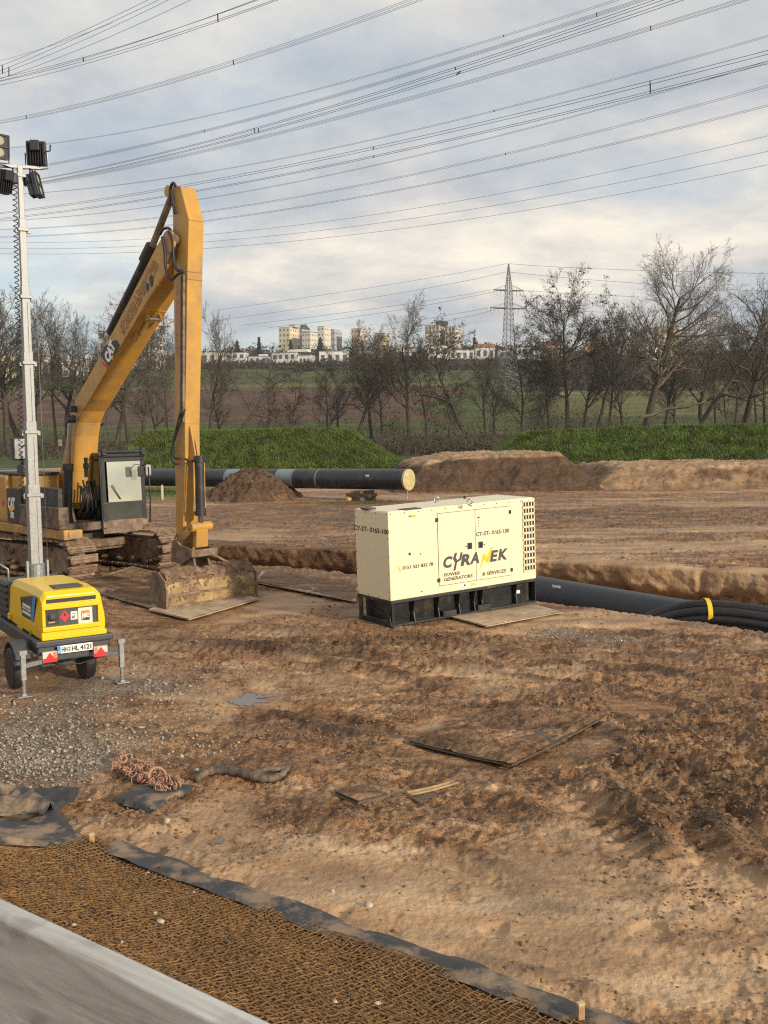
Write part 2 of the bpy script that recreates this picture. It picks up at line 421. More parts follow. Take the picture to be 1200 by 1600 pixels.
def ground_h(x, y, Z=None):
    x = np.asarray(x, float); y = np.asarray(y, float)
    sand, gravel, grass, clod = Z if Z is not None else zones(x, y)
    h = base_h(x, y)
    s = bank_s(x, y); nb = 1 - 0.8 * sst(-0.2, 0.2, s)
    d = 0.05 * fbm(x * 0.35, y * 0.35, 4, 5)
    r, cl = ruts(x, y); rd = ridges(x, y); d = d + r + rd
    # thrown-up clods: billowed noise, mostly on the churned ground
    a = 1 - np.abs(fbm(x * 1.6, y * 1.6, 3, 21)) * 2.4
    b = 1 - np.abs(fbm(x * 4.1 + 7, y * 4.1, 3, 22)) * 2.4
    c = fbm(x * 11, y * 11, 3, 23)
    e_ = 1 - np.abs(fbm(x * 9 + 3, y * 9, 3, 28)) * 2.6
    d = d + clod * (0.052 * a + 0.046 * b + 0.030 * e_ + 0.026 * c) - 0.045 * clod
    ca, sa = math.cos(R(-17)), math.sin(R(-17))
    xr, yr = x * ca + y * sa, -x * sa + y * ca
    d = d + 0.030 * (1 - 0.4 * sand) * fbm(xr * 0.8, yr * 4.0, 3, 24)
    d = d + (0.006 + 0.016 * clod) * fbm(x * 24, y * 24, 3, 25) + 0.010 * sand * sst(.1, .5, fbm(x * 1.3, y * 1.3, 3, 29)) * (1 - np.abs(fbm(x * 7, y * 7, 3, 30)) * 2.4) + 0.010 * gravel * fbm(x * 14, y * 14, 2, 26)
    # footprints and small hollows in the smooth clay
    f = fbm(x * 2.6, y * 2.6, 2, 27); d = d - 0.03 * sst(0.35, 0.6, f) * sand
    fl = 0 * x
    for (fx, fy, fr, fs) in FLAT:
        fl = np.maximum(fl, fs * sst(fr * 1.25, fr * 0.8, np.hypot(x - fx, y - fy)))
    h = h + d * nb * (1 - fl) - 0.012 * fl
    return h + trench_h(x, y)
def gh(x, y): return float(ground_h(np.array([x]), np.array([y]))[0])
def bh(x, y): return float(base_h(np.array([x]), np.array([y]))[0])

FARZ = np.array([(100, 0), (165, 0.4), (230, 2.0), (300, 6.0), (380, 13.0), (450, 20.6), (520, 29.0), (600, 37.5), (700, 50), (800, 61), (900, 67), (1100, 66), (1600, 50), (3000, 40), (6000, 40)])
def far_z(x, y):
    x = np.asarray(x, float); y = np.asarray(y, float)
    z = np.interp(y, FARZ[:, 0], FARZ[:, 1])
    side = 1 - 0.10 * sst(60, 320, x) - 0.16 * sst(-90, -260, x)
    return z * side + sst(150, 260, y) * 1.2 * fbm(x * 0.012, y * 0.012, 3, 61)

def ground_material():
    m = bpy.data.materials.new('site_ground'); m.use_nodes = True
    nt = m.node_tree; N = nt.nodes; L = nt.links; p = N['Principled BSDF']
    tc = N.new('ShaderNodeTexCoord')
    def att(n):
        a = N.new('ShaderNodeAttribute'); a.attribute_name = n; return a.outputs['Fac']
    def noise(sc, det=6, ro=0.6, st=None):
        n = N.new('ShaderNodeTexNoise'); n.inputs['Scale'].default_value = sc; n.inputs['Detail'].default_value = det; n.inputs['Roughness'].default_value = ro
        src = tc.outputs['Object']
        if st:
            mp = N.new('ShaderNodeMapping'); mp.inputs[3].default_value = st; mp.inputs[2].default_value = (0, 0, R(15)); L.new(src, mp.inputs[0]); src = mp.outputs[0]
        L.new(src, n.inputs[0]); return n.outputs[0]
    def ramp(src, *st):
        r = N.new('ShaderNodeValToRGB'); e = r.color_ramp.elements
        while len(e) < len(st): e.new(0.5)
        for i, (q, c) in enumerate(st): e[i].position = q; e[i].color = (*c, 1) if isinstance(c, tuple) else (c, c, c, 1)
        L.new(src, r.inputs[0]); return r.outputs[0]
    def mix(f, a, b, mode='MIX'):
        n = N.new('ShaderNodeMixRGB'); n.blend_type = mode
        for i, v in enumerate((f, a, b)):
            if hasattr(v, 'links'): L.new(v, n.inputs[i])
            else: n.inputs[i].default_value = v if not isinstance(v, tuple) else (*v, 1)
        return n.outputs[0]
    def mth(op, a, b):
        n = N.new('ShaderNodeMath'); n.operation = op; n.use_clamp = op != 'MULTIPLY_ADD'
        for i, v in enumerate((a, b)):
            if hasattr(v, 'links'): L.new(v, n.inputs[i])
            else: n.inputs[i].default_value = v
        return n.outputs[0]
    mud = ramp(noise(1.3, 10, 0.66, (.5, 1.5, 1)), (0.31, (0.105, 0.054, 0.026)), (0.45, (0.285, 0.157, 0.080)), (0.55, (0.44, 0.255, 0.135)), (0.69, (0.60, 0.405, 0.245)))
    mud2 = ramp(noise(9, 8, 0.7, (.6, 1.3, 1)), (0.33, (0.34, 0.32, 0.30)), (0.5, (1, 1, 1)), (0.67, (1.5, 1.47, 1.42)))
    mud = mix(0.85, mud, mud2, 'MULTIPLY')
    clay = ramp(noise(1.0, 9, 0.66, (.4, 1.5, 1)), (0.34, (0.36, 0.212, 0.108)), (0.52, (0.51, 0.332, 0.190)), (0.68, (0.63, 0.45, 0.285)))
    clay = mix(0.4, clay, ramp(noise(16, 7, 0.7), (0.32, (0.55, 0.53, 0.50)), (0.5, (1, 1, 1)), (0.7, (1.15, 1.15, 1.12))), 'MULTIPLY')
    sandf = ramp(mth('ADD', mth('MULTIPLY', att('sand'), 1.0), mth('SUBTRACT', mth('MULTIPLY', noise(2.7, 9, 0.7), 0.75), 0.36)), (0.30, 0.0), (0.62, 1.0))
    col = mix(sandf, mud, clay)
    rust = ramp(noise(0.5, 6, 0.6), (0.56, 0.0), (0.70, 0.55))
    col = mix(rust, col, (0.40, 0.205, 0.085))
    vor = N.new('ShaderNodeTexVoronoi'); vor.inputs['Scale'].default_value = 34; L.new(tc.outputs['Object'], vor.inputs[0])
    hsv = N.new('ShaderNodeSeparateColor'); L.new(vor.outputs['Color'], hsv.inputs[0])
    grav = ramp(hsv.outputs[0], (0.0, (0.13, 0.105, 0.08)), (0.5, (0.25, 0.21, 0.165)), (0.9, (0.42, 0.375, 0.31)))
    gf = ramp(mth('ADD', att('gravel'), mth('SUBTRACT', mth('MULTIPLY', noise(3.3, 9, 0.75), 0.9), 0.46)), (0.28, 0.0), (0.60, 0.85))
    col = mix(gf, col, grav)
    grs = ramp(noise(5, 8, 0.7), (0.3, (0.035, 0.055, 0.014)), (0.6, (0.085, 0.115, 0.03)), (0.75, (0.17, 0.16, 0.06)))
    grf = ramp(mth('ADD', att('grass'), mth('SUBTRACT', mth('MULTIPLY', noise(1.4, 8, 0.75), 0.9), 0.45)), (0.35, 0.0), (0.6, 1.0))
    col = mix(grf, col, grs)
    wet = ramp(noise(0.7, 7, 0.6, (1, 2.2, 1)), (0.44, 1.0), (0.58, 0.0))
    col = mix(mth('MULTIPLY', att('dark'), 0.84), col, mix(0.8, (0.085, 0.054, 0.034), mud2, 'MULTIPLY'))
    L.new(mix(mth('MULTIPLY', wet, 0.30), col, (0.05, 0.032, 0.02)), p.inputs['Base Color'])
    rr = N.new('ShaderNodeMapRange'); rr.inputs[3].default_value = 0.88; rr.inputs[4].default_value = 0.50
    L.new(wet, rr.inputs[0]); L.new(rr.outputs[0], p.inputs['Roughness'])
    p.inputs['Specular IOR Level'].default_value = 0.2
    b = N.new('ShaderNodeBump'); L.new(mth('SUBTRACT', 1.0, mth('MULTIPLY', sandf, 0.62)), b.inputs['Strength']); b.inputs['Distance'].default_value = 0.05
    def crumbs(sc):
        v = N.new('ShaderNodeTexVoronoi'); v.inputs['Scale'].default_value = sc
        mp = N.new('ShaderNodeVectorMath'); mp.operation = 'ADD'; nz = N.new('ShaderNodeTexNoise'); nz.inputs['Scale'].default_value = sc * .35; L.new(tc.outputs['Object'], nz.inputs[0])
        sc_ = N.new('ShaderNodeVectorMath'); sc_.operation = 'SCALE'; sc_.inputs['Scale'].default_value = 1.6 / sc; L.new(nz.outputs['Color'], sc_.inputs[0])
        L.new(tc.outputs['Object'], mp.inputs[0]); L.new(sc_.outputs[0], mp.inputs[1]); L.new(mp.outputs[0], v.inputs[0]); return v.outputs['Distance']
    hs = N.new('ShaderNodeMath'); hs.operation = 'MULTIPLY_ADD'; L.new(crumbs(15), hs.inputs[0]); hs.inputs[1].default_value = -0.55; L.new(noise(17, 9, 0.7), hs.inputs[2])
    h3 = N.new('ShaderNodeMath'); h3.operation = 'MULTIPLY_ADD'; L.new(crumbs(42), h3.inputs[0]); h3.inputs[1].default_value = -0.30; L.new(hs.outputs[0], h3.inputs[2]); hh = h3.outputs[0]
    L.new(hh, b.inputs['Height']); L.new(b.outputs[0], p.inputs['Normal'])
    return m
ground_mat = ground_material()

def grid_mesh(name, X, Y, Zv, mats, attrs=None, mi=None, smooth=True):
    """X, Y, Zv: 2D arrays [row, col]."""
    nr, nc = X.shape
    co = np.stack([X, Y, Zv], -1).reshape(-1, 3)
    idx = np.arange(nr * nc).reshape(nr, nc)
    q = np.stack([idx[:-1, :-1], idx[:-1, 1:], idx[1:, 1:], idx[1:, :-1]], -1).reshape(-1, 4)
    me = bpy.data.meshes.new(name)
    me.vertices.add(len(co)); me.vertices.foreach_set('co', co.ravel())
    me.loops.add(q.size); me.loops.foreach_set('vertex_index', q.ravel().astype(np.int32))
    me.polygons.add(len(q)); me.polygons.foreach_set('loop_start', np.arange(0, q.size, 4, dtype=np.int32))
    for m in (mats if isinstance(mats, (list, tuple)) else [mats]): me.materials.append(m)
    if mi is not None: me.polygons.foreach_set('material_index', mi.ravel().astype(np.int32))
    me.update(calc_edges=True)
    for k, a in (attrs or {}).items():
        at = me.attributes.new(k, 'FLOAT', 'POINT'); at.data.foreach_set('value', a.ravel().astype(np.float32))
    if smooth: me.shade_smooth()
    return me

def in_quad(x, y, poly):
    r = np.ones_like(x, bool); n = len(poly)
    sgn = 0
    for i in range(n):
        a = poly[i]; b = poly[(i + 1) % n]; sgn += (a[0] * b[1] - a[1] * b[0])
    for i in range(n):
        a = poly[i]; b = poly[(i + 1) % n]
        c = (b[0] - a[0]) * (y - a[1]) - (b[1] - a[1]) * (x - a[0])
        r &= (c * np.sign(sgn) > 0)
    return r
# ------------------------------------------------------------------ ground sheet (near), field and hillside (far)
# places pressed level under what stands on the ground
FLAT += [(1.2, 20.9, 2.1, 0.85), (2.0, 20.6, 1.9, 0.85), (-4.47, 14.8, 0.9, 0.6), (-3.5, 21.3, 2.0, 0.8)]
FLAT += [(*XY(800, 1150), 1.25, .8)]
for q in ((390, 1092), (252, 1330), (337, 1313), (1000, 1105)):
    c = G(*q); FLAT.append((c.x, c.y, 0.42 if q[1] < 1200 else 0.16, 1.0))
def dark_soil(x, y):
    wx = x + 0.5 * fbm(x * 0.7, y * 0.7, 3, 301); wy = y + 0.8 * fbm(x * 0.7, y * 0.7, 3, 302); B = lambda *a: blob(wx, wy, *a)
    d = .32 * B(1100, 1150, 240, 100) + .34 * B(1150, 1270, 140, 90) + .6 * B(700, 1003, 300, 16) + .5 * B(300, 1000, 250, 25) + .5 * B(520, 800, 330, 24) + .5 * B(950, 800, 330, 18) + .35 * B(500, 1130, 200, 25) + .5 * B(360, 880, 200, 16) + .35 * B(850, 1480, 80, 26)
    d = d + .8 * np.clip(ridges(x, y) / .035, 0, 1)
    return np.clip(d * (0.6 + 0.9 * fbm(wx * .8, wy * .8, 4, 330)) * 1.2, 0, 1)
def build_ground():
    pys = np.concatenate([np.arange(709.5, 760, 1.3), np.arange(760, 1730, 1.8)])
    Yr = EYE.z * F / (pys - 665.0)
    Yr = np.concatenate([Yr, [5.0, 4.0, 3.0, 1.5, 0, -4, -12]])[::-1]
    pxs = np.concatenate([np.arange(-1880, -160, 40), np.arange(-160, 1360, 2.25), np.arange(1360, 3100, 40)])
    X = np.outer(np.maximum(Yr, 5.5), (pxs - 600) / F); Y = np.repeat(Yr[:, None], len(pxs), 1)
    x = X.ravel(); y = Y.ravel()
    Z = zones(x, y)
    cl = ruts(x, y)[1]; Z = (np.clip(Z[0] + .40 * cl * (.6 + fbm(x * .9, y * .9, 3, 88)), 0, 1), Z[1], Z[2], Z[3] * (1 - .35 * cl))
    z = ground_h(x, y, Z)
    z = z + sst(104, 132, y) * 0.02
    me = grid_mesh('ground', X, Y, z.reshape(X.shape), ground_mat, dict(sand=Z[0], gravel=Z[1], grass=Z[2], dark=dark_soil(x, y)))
    tag(link('ground', me), kind='structure')
build_ground()

def meadow_mat(name, c1, c2, c3, sc):
    m = bpy.data.materials.new(name); m.use_nodes = True
    nt = m.node_tree; N = nt.nodes; L = nt.links; p = N['Principled BSDF']; p.inputs['Roughness'].default_value = 0.9; p.inputs['Specular IOR Level'].default_value = 0.1
    tc = N.new('ShaderNodeTexCoord')
    mp = N.new('ShaderNodeMapping'); mp.inputs[3].default_value = (0.55, 1.0, 1); L.new(tc.outputs['Object'], mp.inputs[0])
    n = N.new('ShaderNodeTexNoise'); n.inputs['Scale'].default_value = sc; n.inputs['Detail'].default_value = 10; n.inputs['Roughness'].default_value = 0.68; L.new(mp.outputs[0], n.inputs[0])
    r = N.new('ShaderNodeValToRGB'); e = r.color_ramp.elements; e.new(0.5)
    for i, (q, c) in enumerate(((0.33, c1), (0.5, c2), (0.68, c3))): e[i].position = q; e[i].color = (*c, 1)
    L.new(n.outputs[0], r.inputs[0]); L.new(r.outputs[0], p.inputs['Base Color'])
    n2 = N.new('ShaderNodeTexNoise'); n2.inputs['Scale'].default_value = 1.2; n2.inputs['Detail'].default_value = 6; L.new(tc.outputs['Object'], n2.inputs[0])
    b = N.new('ShaderNodeBump'); b.inputs['Distance'].default_value = 0.5; b.inputs['Strength'].default_value = 0.8
    L.new(n2.outputs[0], b.inputs['Height']); L.new(b.outputs[0], p.inputs['Normal'])
    return m
green_field = meadow_mat('meadow_green', (0.042, 0.060, 0.018), (0.075, 0.095, 0.028), (0.135, 0.135, 0.048), 0.06)
pale_field = meadow_mat('meadow_pale', (0.085, 0.085, 0.032), (0.14, 0.135, 0.05), (0.20, 0.175, 0.075), 0.05)
plough_field = meadow_mat('ploughed_soil', (0.075, 0.045, 0.028), (0.115, 0.068, 0.042), (0.16, 0.10, 0.06), 0.08)
scrub_floor = meadow_mat('scrub_floor', (0.030, 0.026, 0.016), (0.055, 0.045, 0.026), (0.085, 0.072, 0.04), 0.12)
def build_far():
    Yr = np.concatenate([np.arange(120, 300, 6), np.arange(300, 640, 6.5), np.arange(640, 1000, 14), np.array([1050, 1120, 1200, 1290, 1380])])
    u = np.linspace(-1.2, 1.2, 170)
    X = np.outer(Yr, u); Y = np.repeat(Yr[:, None], len(u), 1)
    Zv = far_z(X, Y) - 1.0 * sst(134, 121, Y)
    xc = (X[:-1, :-1] + X[1:, 1:]) / 2; yc = (Y[:-1, :-1] + Y[1:, 1:]) / 2; uc = xc / yc
    jag = 10 * fbm(xc * 0.02, yc * 0.02, 3, 66)
    mi = np.zeros(xc.shape, int)
    mi[(yc + jag > 292) & (yc < 452 + 40 * uc) & (uc < 0.055 + 0.02 * np.sin(yc * .05))] = 2
    mi[(yc > 452 + 40 * uc) & (yc < 474 + 40 * uc) & (uc < 0.06)] = 1
    mi[(yc > 300) & (yc < 420) & (uc > 0.17)] = 1
    mi[(yc > 600 - 250 * sst(.02, .2, uc) )& (yc < 5000) & (yc + jag > 612 - 40 * sst(0.05, 0.2, uc))] = 3
    mi[(yc < 205) & (yc + jag > 148)] = 3
    me = grid_mesh('hillside', X, Y, Zv, [green_field, pale_field, plough_field, scrub_floor], mi=mi)
    tag(link('hillside', me), kind='structure')
build_far()

# far wall of the trench: cut clay face with slumped scallops
def build_trench_wall():
    s = np.linspace(-7.2, 15, 520); v = np.linspace(0, 1, 46)
    S, V = np.meshgrid(s, v)
    fy = far_y(S)
    lump = 0.6 * np.abs(vn(S * 0.55 + 3, S * 0 + 0.5, 401)); notch = sst(0.75, 0.95, 1 - np.abs(vn(S * 0.42 + 9, V * 0.35, 402)) * 1.6)
    under = sst(0.30, 0.62, V + 0.16 * fbm(S * 0.9, S * 0, 3, 403)) * 0.38
    out = 0.30 + 0.12 * lump + 0.07 * fbm(S * 1.3, V * 2.2, 4, 404) + 0.022 * (1 - 2.4 * np.abs(fbm(S * 2.9, V * 3.4, 3, 408))) - 0.10 * notch - under + 0.04 * fbm(S * 5, V * 8, 3, 405) + 0.35 * sst(0.72, 1.0, V)
    out = out * sst(0.0, 0.05, V) + (1 - sst(0.0, 0.05, V)) * -0.25
    Xw = S - out * 0.45; Yw = fy - out
    top = 0.03 + 0.05 * fbm(S * 1.1, S * 0, 3, 406)
    Zw = top - 1.65 * V ** 1.05
    one = np.ones_like(S)
    me = grid_mesh('trench_wall', Xw, Yw, Zw, ground_mat, dict(sand=np.clip(0.75 - 0.95 * sst(0.40, 0.58, V + 0.13 * fbm(S * .55, V * .3, 4, 407)) - 0.55 * sst(2.5, -1.0, S), 0, 1), gravel=0 * one, grass=0 * one, dark=.8 * sst(0.40, 0.58, V + 0.13 * fbm(S * .55, V * .3, 4, 407)) + .6 * sst(2.5, -1.0, S)))  # shade of the undercut painted in: lower face darker and less sandy
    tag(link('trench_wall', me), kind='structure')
build_trench_wall()

# heaps and banks: a polygon footprint, sides at the angle of repose, a flattened top
def inset(x, y, poly):
    d = np.full(x.shape, 1e9); n = len(poly)
    area = sum(poly[i][0] * poly[(i + 1) % n][1] - poly[i][1] * poly[(i + 1) % n][0] for i in range(n))
    sg = 1 if area > 0 else -1
    for i in range(n):
        a = np.array(poly[i]); b = np.array(poly[(i + 1) % n]); e = (b - a) / np.linalg.norm(b - a)
        d = np.minimum(d, sg * (e[0] * (y - a[1]) - e[1] * (x - a[0])))
    return d
def heap(name, poly, H0, slope, res, mats, amp=0.1, seed=0, rnd=0.35, zones_=(0.2, 0, 0), topz=None, mi_fn=None, fine=0.05, rimn=0.5):
    xs = [p[0] for p in poly]; ys = [p[1] for p in poly]
    gx = np.arange(min(xs) - 1, max(xs) + 1 + res, res); gy = np.arange(min(ys) - 1, max(ys) + 1 + res, res)
    X, Y = np.meshgrid(gx, gy)
    d = inset(X, Y, poly) + rimn * fbm(X * 0.5, Y * 0.5, 4, seed + 1) + 0.4 * rimn * fbm(X * 1.7, Y * 1.7, 3, seed + 2)
    h = d * slope
    Ht = H0 + amp * fbm(X * 0.4, Y * 0.4, 4, seed + 3)
    if topz is not None: Ht = Ht + topz(X, Y)
    k = rnd * 0.5 + 0.02
    hm = np.minimum(h, Ht); q = np.clip(1 - np.abs(h - Ht) / k, 0, 1); hm = hm - q * q * k * 0.25
    hm = np.maximum(hm, -0.35) + (fine * fbm(X * 2.2, Y * 2.2, 4, seed + 4) + fine * 0.7 * fbm(X * 7, Y * 7, 3, seed + 5) + fine * .8 * (1 - 2.4 * np.abs(fbm(X * 3.7, Y * 3.7, 3, seed + 9)))) * sst(-0.2, 0.4, hm)
    Zv = np.where(h < -0.3, -0.35, hm)
    one = np.ones_like(X)
    top = sst(Ht - 0.25, Ht - 0.02, hm)
    sandv = zones_[0] * one + zones_[1] * top + 0.3 * fbm(X * 0.6, Y * 0.6, 3, seed + 6)
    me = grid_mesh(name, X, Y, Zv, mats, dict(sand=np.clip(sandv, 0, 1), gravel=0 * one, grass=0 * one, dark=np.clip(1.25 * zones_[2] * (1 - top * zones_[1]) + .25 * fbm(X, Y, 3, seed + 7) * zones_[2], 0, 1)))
    o = link(name, me)
    def hz(x, y):
        fx = np.clip((np.asarray(x) - gx[0]) / res, 0, len(gx) - 1.001); fy = np.clip((np.asarray(y) - gy[0]) / res, 0, len(gy) - 1.001)
        ix, iy = fx.astype(int), fy.astype(int); fx = fx - ix; fy = fy - iy
        return (Zv[iy, ix] * (1 - fx) + Zv[iy, ix + 1] * fx) * (1 - fy) + (Zv[iy + 1, ix] * (1 - fx) + Zv[iy + 1, ix + 1] * fx) * fy
    return o, hz
o, _ = heap('soil_heap', [(0.6, 57.2), (12.4, 56.4), (13.2, 70), (-.4, 70)], 1.96, 0.82, 0.11, ground_mat, amp=0.12, seed=510, zones_=(0.05, 0.85, .85), fine=0.085, topz=lambda X, Y: -0.20 * np.clip(4.2 - X, 0, 8))
tag(o, 'long dark brown soil heap with a flat top behind the white generator', 'soil heap')
o, _ = heap('soil_heap', [(11.8, 57.6), (30, 54.0), (31, 68), (11.2, 69)], 1.22, 0.6, 0.11, ground_mat, amp=0.16, seed=530, zones_=(0.36, 0.5, .3), fine=0.09)
tag(o, 'low pale clay heap in front of the right grass bank', 'soil heap')
o, _ = heap('soil_heap', [(-9.6, 52.6), (-7.4, 51.3), (-4.8, 52.1), (-4.0, 54.2), (-5.4, 57.0), (-8.6, 56.8)], 1.44, 0.95, 0.07, ground_mat, amp=0.15, seed=550, rnd=1.2, zones_=(0.03, 0.0, .75), fine=0.14, topz=lambda X, Y: -0.16 * (np.abs(X + 6.9) - 0.2).clip(0))
tag(o, 'pointed brown soil heap burying the middle of the black pipe', 'soil heap')

bank_turf = meadow_mat('bank_turf', (0.050, 0.076, 0.016), (0.098, 0.135, 0.030), (0.18, 0.195, 0.058), 0.8)
o, hz1 = heap('grass_bank', [(-25.5, 90.5), (3.6, 90.5), (3.6, 107), (-25.5, 107)], 3.3, 0.86, 0.35, bank_turf, amp=0.16, seed=610, rnd=0.3, fine=0.03, rimn=.22, topz=lambda X, Y: -0.62 * np.clip(X + 3.2, 0, 9)); tag(o, kind='structure')
o, hz2 = heap('grass_bank', [(9.8, 93.5), (66, 88.5), (66, 106), (9.8, 108)], 3.3, 0.80, 0.35, bank_turf, amp=0.22, seed=640, rnd=0.4, fine=0.03, rimn=.25, topz=lambda X, Y: -0.35 + 0.012 * (X - 10)); tag(o, kind='structure')
grass_mat = mat('grass_blades', (0.118, 0.168, 0.040), 0.7, var=0.55, scale=0.9, col2=(0.15, 0.15, 0.045), mixlo=0.5, mixhi=0.78, mscale=0.5, spec=0.2)
def blades(name, n, xr, yr, hz, hmin, seed, size=(0.15, 0.48), lim=None):
    rg = np.random.default_rng(seed)
    x = rg.uniform(*xr, n); y = rg.uniform(*yr, n); z = hz(x, y); k = z > hmin
    if lim is not None: k &= lim(x, y)
    x, y, z = x[k], y[k], z[k]; m = len(x)
    a = rg.uniform(0, 2 * math.pi, m); hgt = rg.uniform(*size, m); w = rg.uniform(0.02, 0.05, m) * size[1] / 0.4
    la = rg.uniform(0, 2 * math.pi, m); lean = rg.uniform(0.2, 0.8, m) * hgt
    v = np.empty((m, 3, 3))
    v[:, 0] = np.stack([x - np.cos(a) * w, y - np.sin(a) * w, z - 0.03], 1); v[:, 1] = np.stack([x + np.cos(a) * w, y + np.sin(a) * w, z - 0.03], 1)
    v[:, 2] = np.stack([x + np.cos(la) * lean, y + np.sin(la) * lean - 0.3 * hgt, z + hgt * 0.75], 1)
    me = bpy.data.meshes.new(name); me.vertices.add(m * 3); me.vertices.foreach_set('co', v.ravel())
    me.loops.add(m * 3); me.loops.foreach_set('vertex_index', np.arange(m * 3, dtype=np.int32))
    me.polygons.add(m); me.polygons.foreach_set('loop_start', np.arange(0, m * 3, 3, dtype=np.int32))
    me.materials.append(grass_mat); me.update(calc_edges=True)
    tag(link(name, me), 'short green grass growing on the earth banks', 'grass', kind='stuff')
blades('grass', 80000, (-26, 4), (90, 97), hz1, 0.02, 1)
blades('grass', 95000, (10, 50), (88, 97), hz2, 0.02, 2)
tg = XY(250, 768)
blades('grass', 26000, (-24, 4), (50, 66), lambda x, y: base_h(x, y), -1, 3, (0.06, 0.16), lim=lambda x, y: zones(x, y)[2] > 0.3)
# ------------------------------------------------------------------ bare trees
def grow(rg, p, d, L, r, lvl, S, out, tips):
    n = S['n'][lvl]; st = L / n; r1 = r * S['end'][lvl]
    for i in range(n):
        w = S['wig'][lvl]
        d = (d + Vector((rg.gauss(0, w), rg.gauss(0, w), rg.gauss(0, w) + S['up'][lvl]))).normalized()
        q = p + d * st
        ra = r + (r1 - r) * i / n; rb = r + (r1 - r) * (i + 1) / n
        out[lvl].append((p, q, ra, rb))
        p = q
        if lvl + 1 < S['levels']:
            f = (i + 1) / n
            if f >= S['start'][lvl]:
                k = S['kids'][lvl] / max(1, n * (1 - S['start'][lvl]))
                for _ in range(int(k) + (rg.random() < k - int(k))):
                    ax = d.cross(Vector((rg.gauss(0, 1), rg.gauss(0, 1), rg.gauss(0, 1)))).normalized()
                    c = Matrix.Rotation(R(S['ang'][lvl]) * rg.uniform(0.7, 1.25), 3, ax) @ d
                    cl = L * S['ratio'][lvl] * rg.uniform(0.65, 1.1) * (1.15 - S['fall'][lvl] * f)
                    grow(rg, p, c, cl, max(S['rmin'], rb * S['rr'][lvl]), lvl + 1, S, out, tips)
    tips.append((p, lvl))
def frusta(segs, sides=3):
    A = np.array([s[0][:] for s in segs]); B = np.array([s[1][:] for s in segs]); ra = np.array([s[2] for s in segs]); rb = np.array([s[3] for s in segs])
    d = B - A; d /= np.linalg.norm(d, axis=1)[:, None] + 1e-9
    ref = np.where(np.abs(d[:, 2:3]) > 0.9, np.array([[1.0, 0, 0]]), np.array([[0, 0, 1.0]]))
    s = np.cross(d, ref); s /= np.linalg.norm(s, axis=1)[:, None]; t = np.cross(d, s)
    if sides == 1:           # hair-thin twigs seen from afar: one small leaf of bark each, turned at random
        a = np.random.default_rng(len(segs)).uniform(0, 6.28, len(segs))[:, None]; w = s * np.cos(a) + t * np.sin(a)
        V = np.stack([A - w * ra[:, None], A + w * ra[:, None], B + w * rb[:, None], B - w * rb[:, None]], 1)
        return V.reshape(-1, 3), np.arange(len(segs) * 4).reshape(-1, 4)
    V = []
    for P, r in ((A, ra), (B, rb)):
        for k in range(sides):
            a = 2 * math.pi * k / sides
            V.append(P + (s * math.cos(a) + t * math.sin(a)) * r[:, None])
    V = np.stack(V, 1); m = len(segs); base = np.arange(m)[:, None] * 2 * sides
    q = np.concatenate([base + np.array([[k, (k + 1) % sides, sides + (k + 1) % sides, sides + k]]) for k in range(sides)], 1)
    return V.reshape(-1, 3), q.reshape(-1, 4)
def mesh_q(name, V, Q, mats, smooth=True, T=None, tmat=0):
    """quads Q and optional triangles T (vertices already in V)."""
    me = bpy.data.meshes.new(name); me.vertices.add(len(V)); me.vertices.foreach_set('co', V.ravel())
    li = Q.ravel(); ls = np.arange(0, Q.size, 4); nq = len(Q)
    if T is not None and len(T): li = np.concatenate([li, T.ravel()]); ls = np.concatenate([ls, Q.size + np.arange(0, T.size, 3)])
    me.loops.add(len(li)); me.loops.foreach_set('vertex_index', li.astype(np.int32))
    me.polygons.add(len(ls)); me.polygons.foreach_set('loop_start', ls.astype(np.int32))
    for m in (mats if isinstance(mats, (list, tuple)) else [mats]): me.materials.append(m)
    if T is not None and tmat:
        mi = np.zeros(len(ls), np.int32); mi[nq:] = tmat; me.polygons.foreach_set('material_index', mi)
    me.update(calc_edges=True)
    if smooth: me.shade_smooth()
    return me
bark = mat('bark', (0.066, 0.056, 0.044), 0.9, var=0.35, scale=2.5, bump=0.5, bscale=8, spec=0.1)
twig = mat('twigs', (0.100, 0.084, 0.066), 0.9, var=0.3, scale=0.5, spec=0.1)
twig_pale = mat('twigs_pale', (0.165, 0.138, 0.104), 0.9, var=0.3, scale=0.5, spec=0.1)
dead_leaf = mat('withered_leaves', (0.060, 0.048, 0.034), 0.8, var=0.5, scale=2, spec=0.1)
rust_leaf = mat('rust_leaves', (0.24, 0.135, 0.045), 0.8, var=0.5, scale=2, spec=0.1)
ivy_leaf = mat('ivy_leaves', (0.026, 0.036, 0.013), 0.6, var=0.5, scale=2)
LV = dict(levels=5, rmin=0.0145)
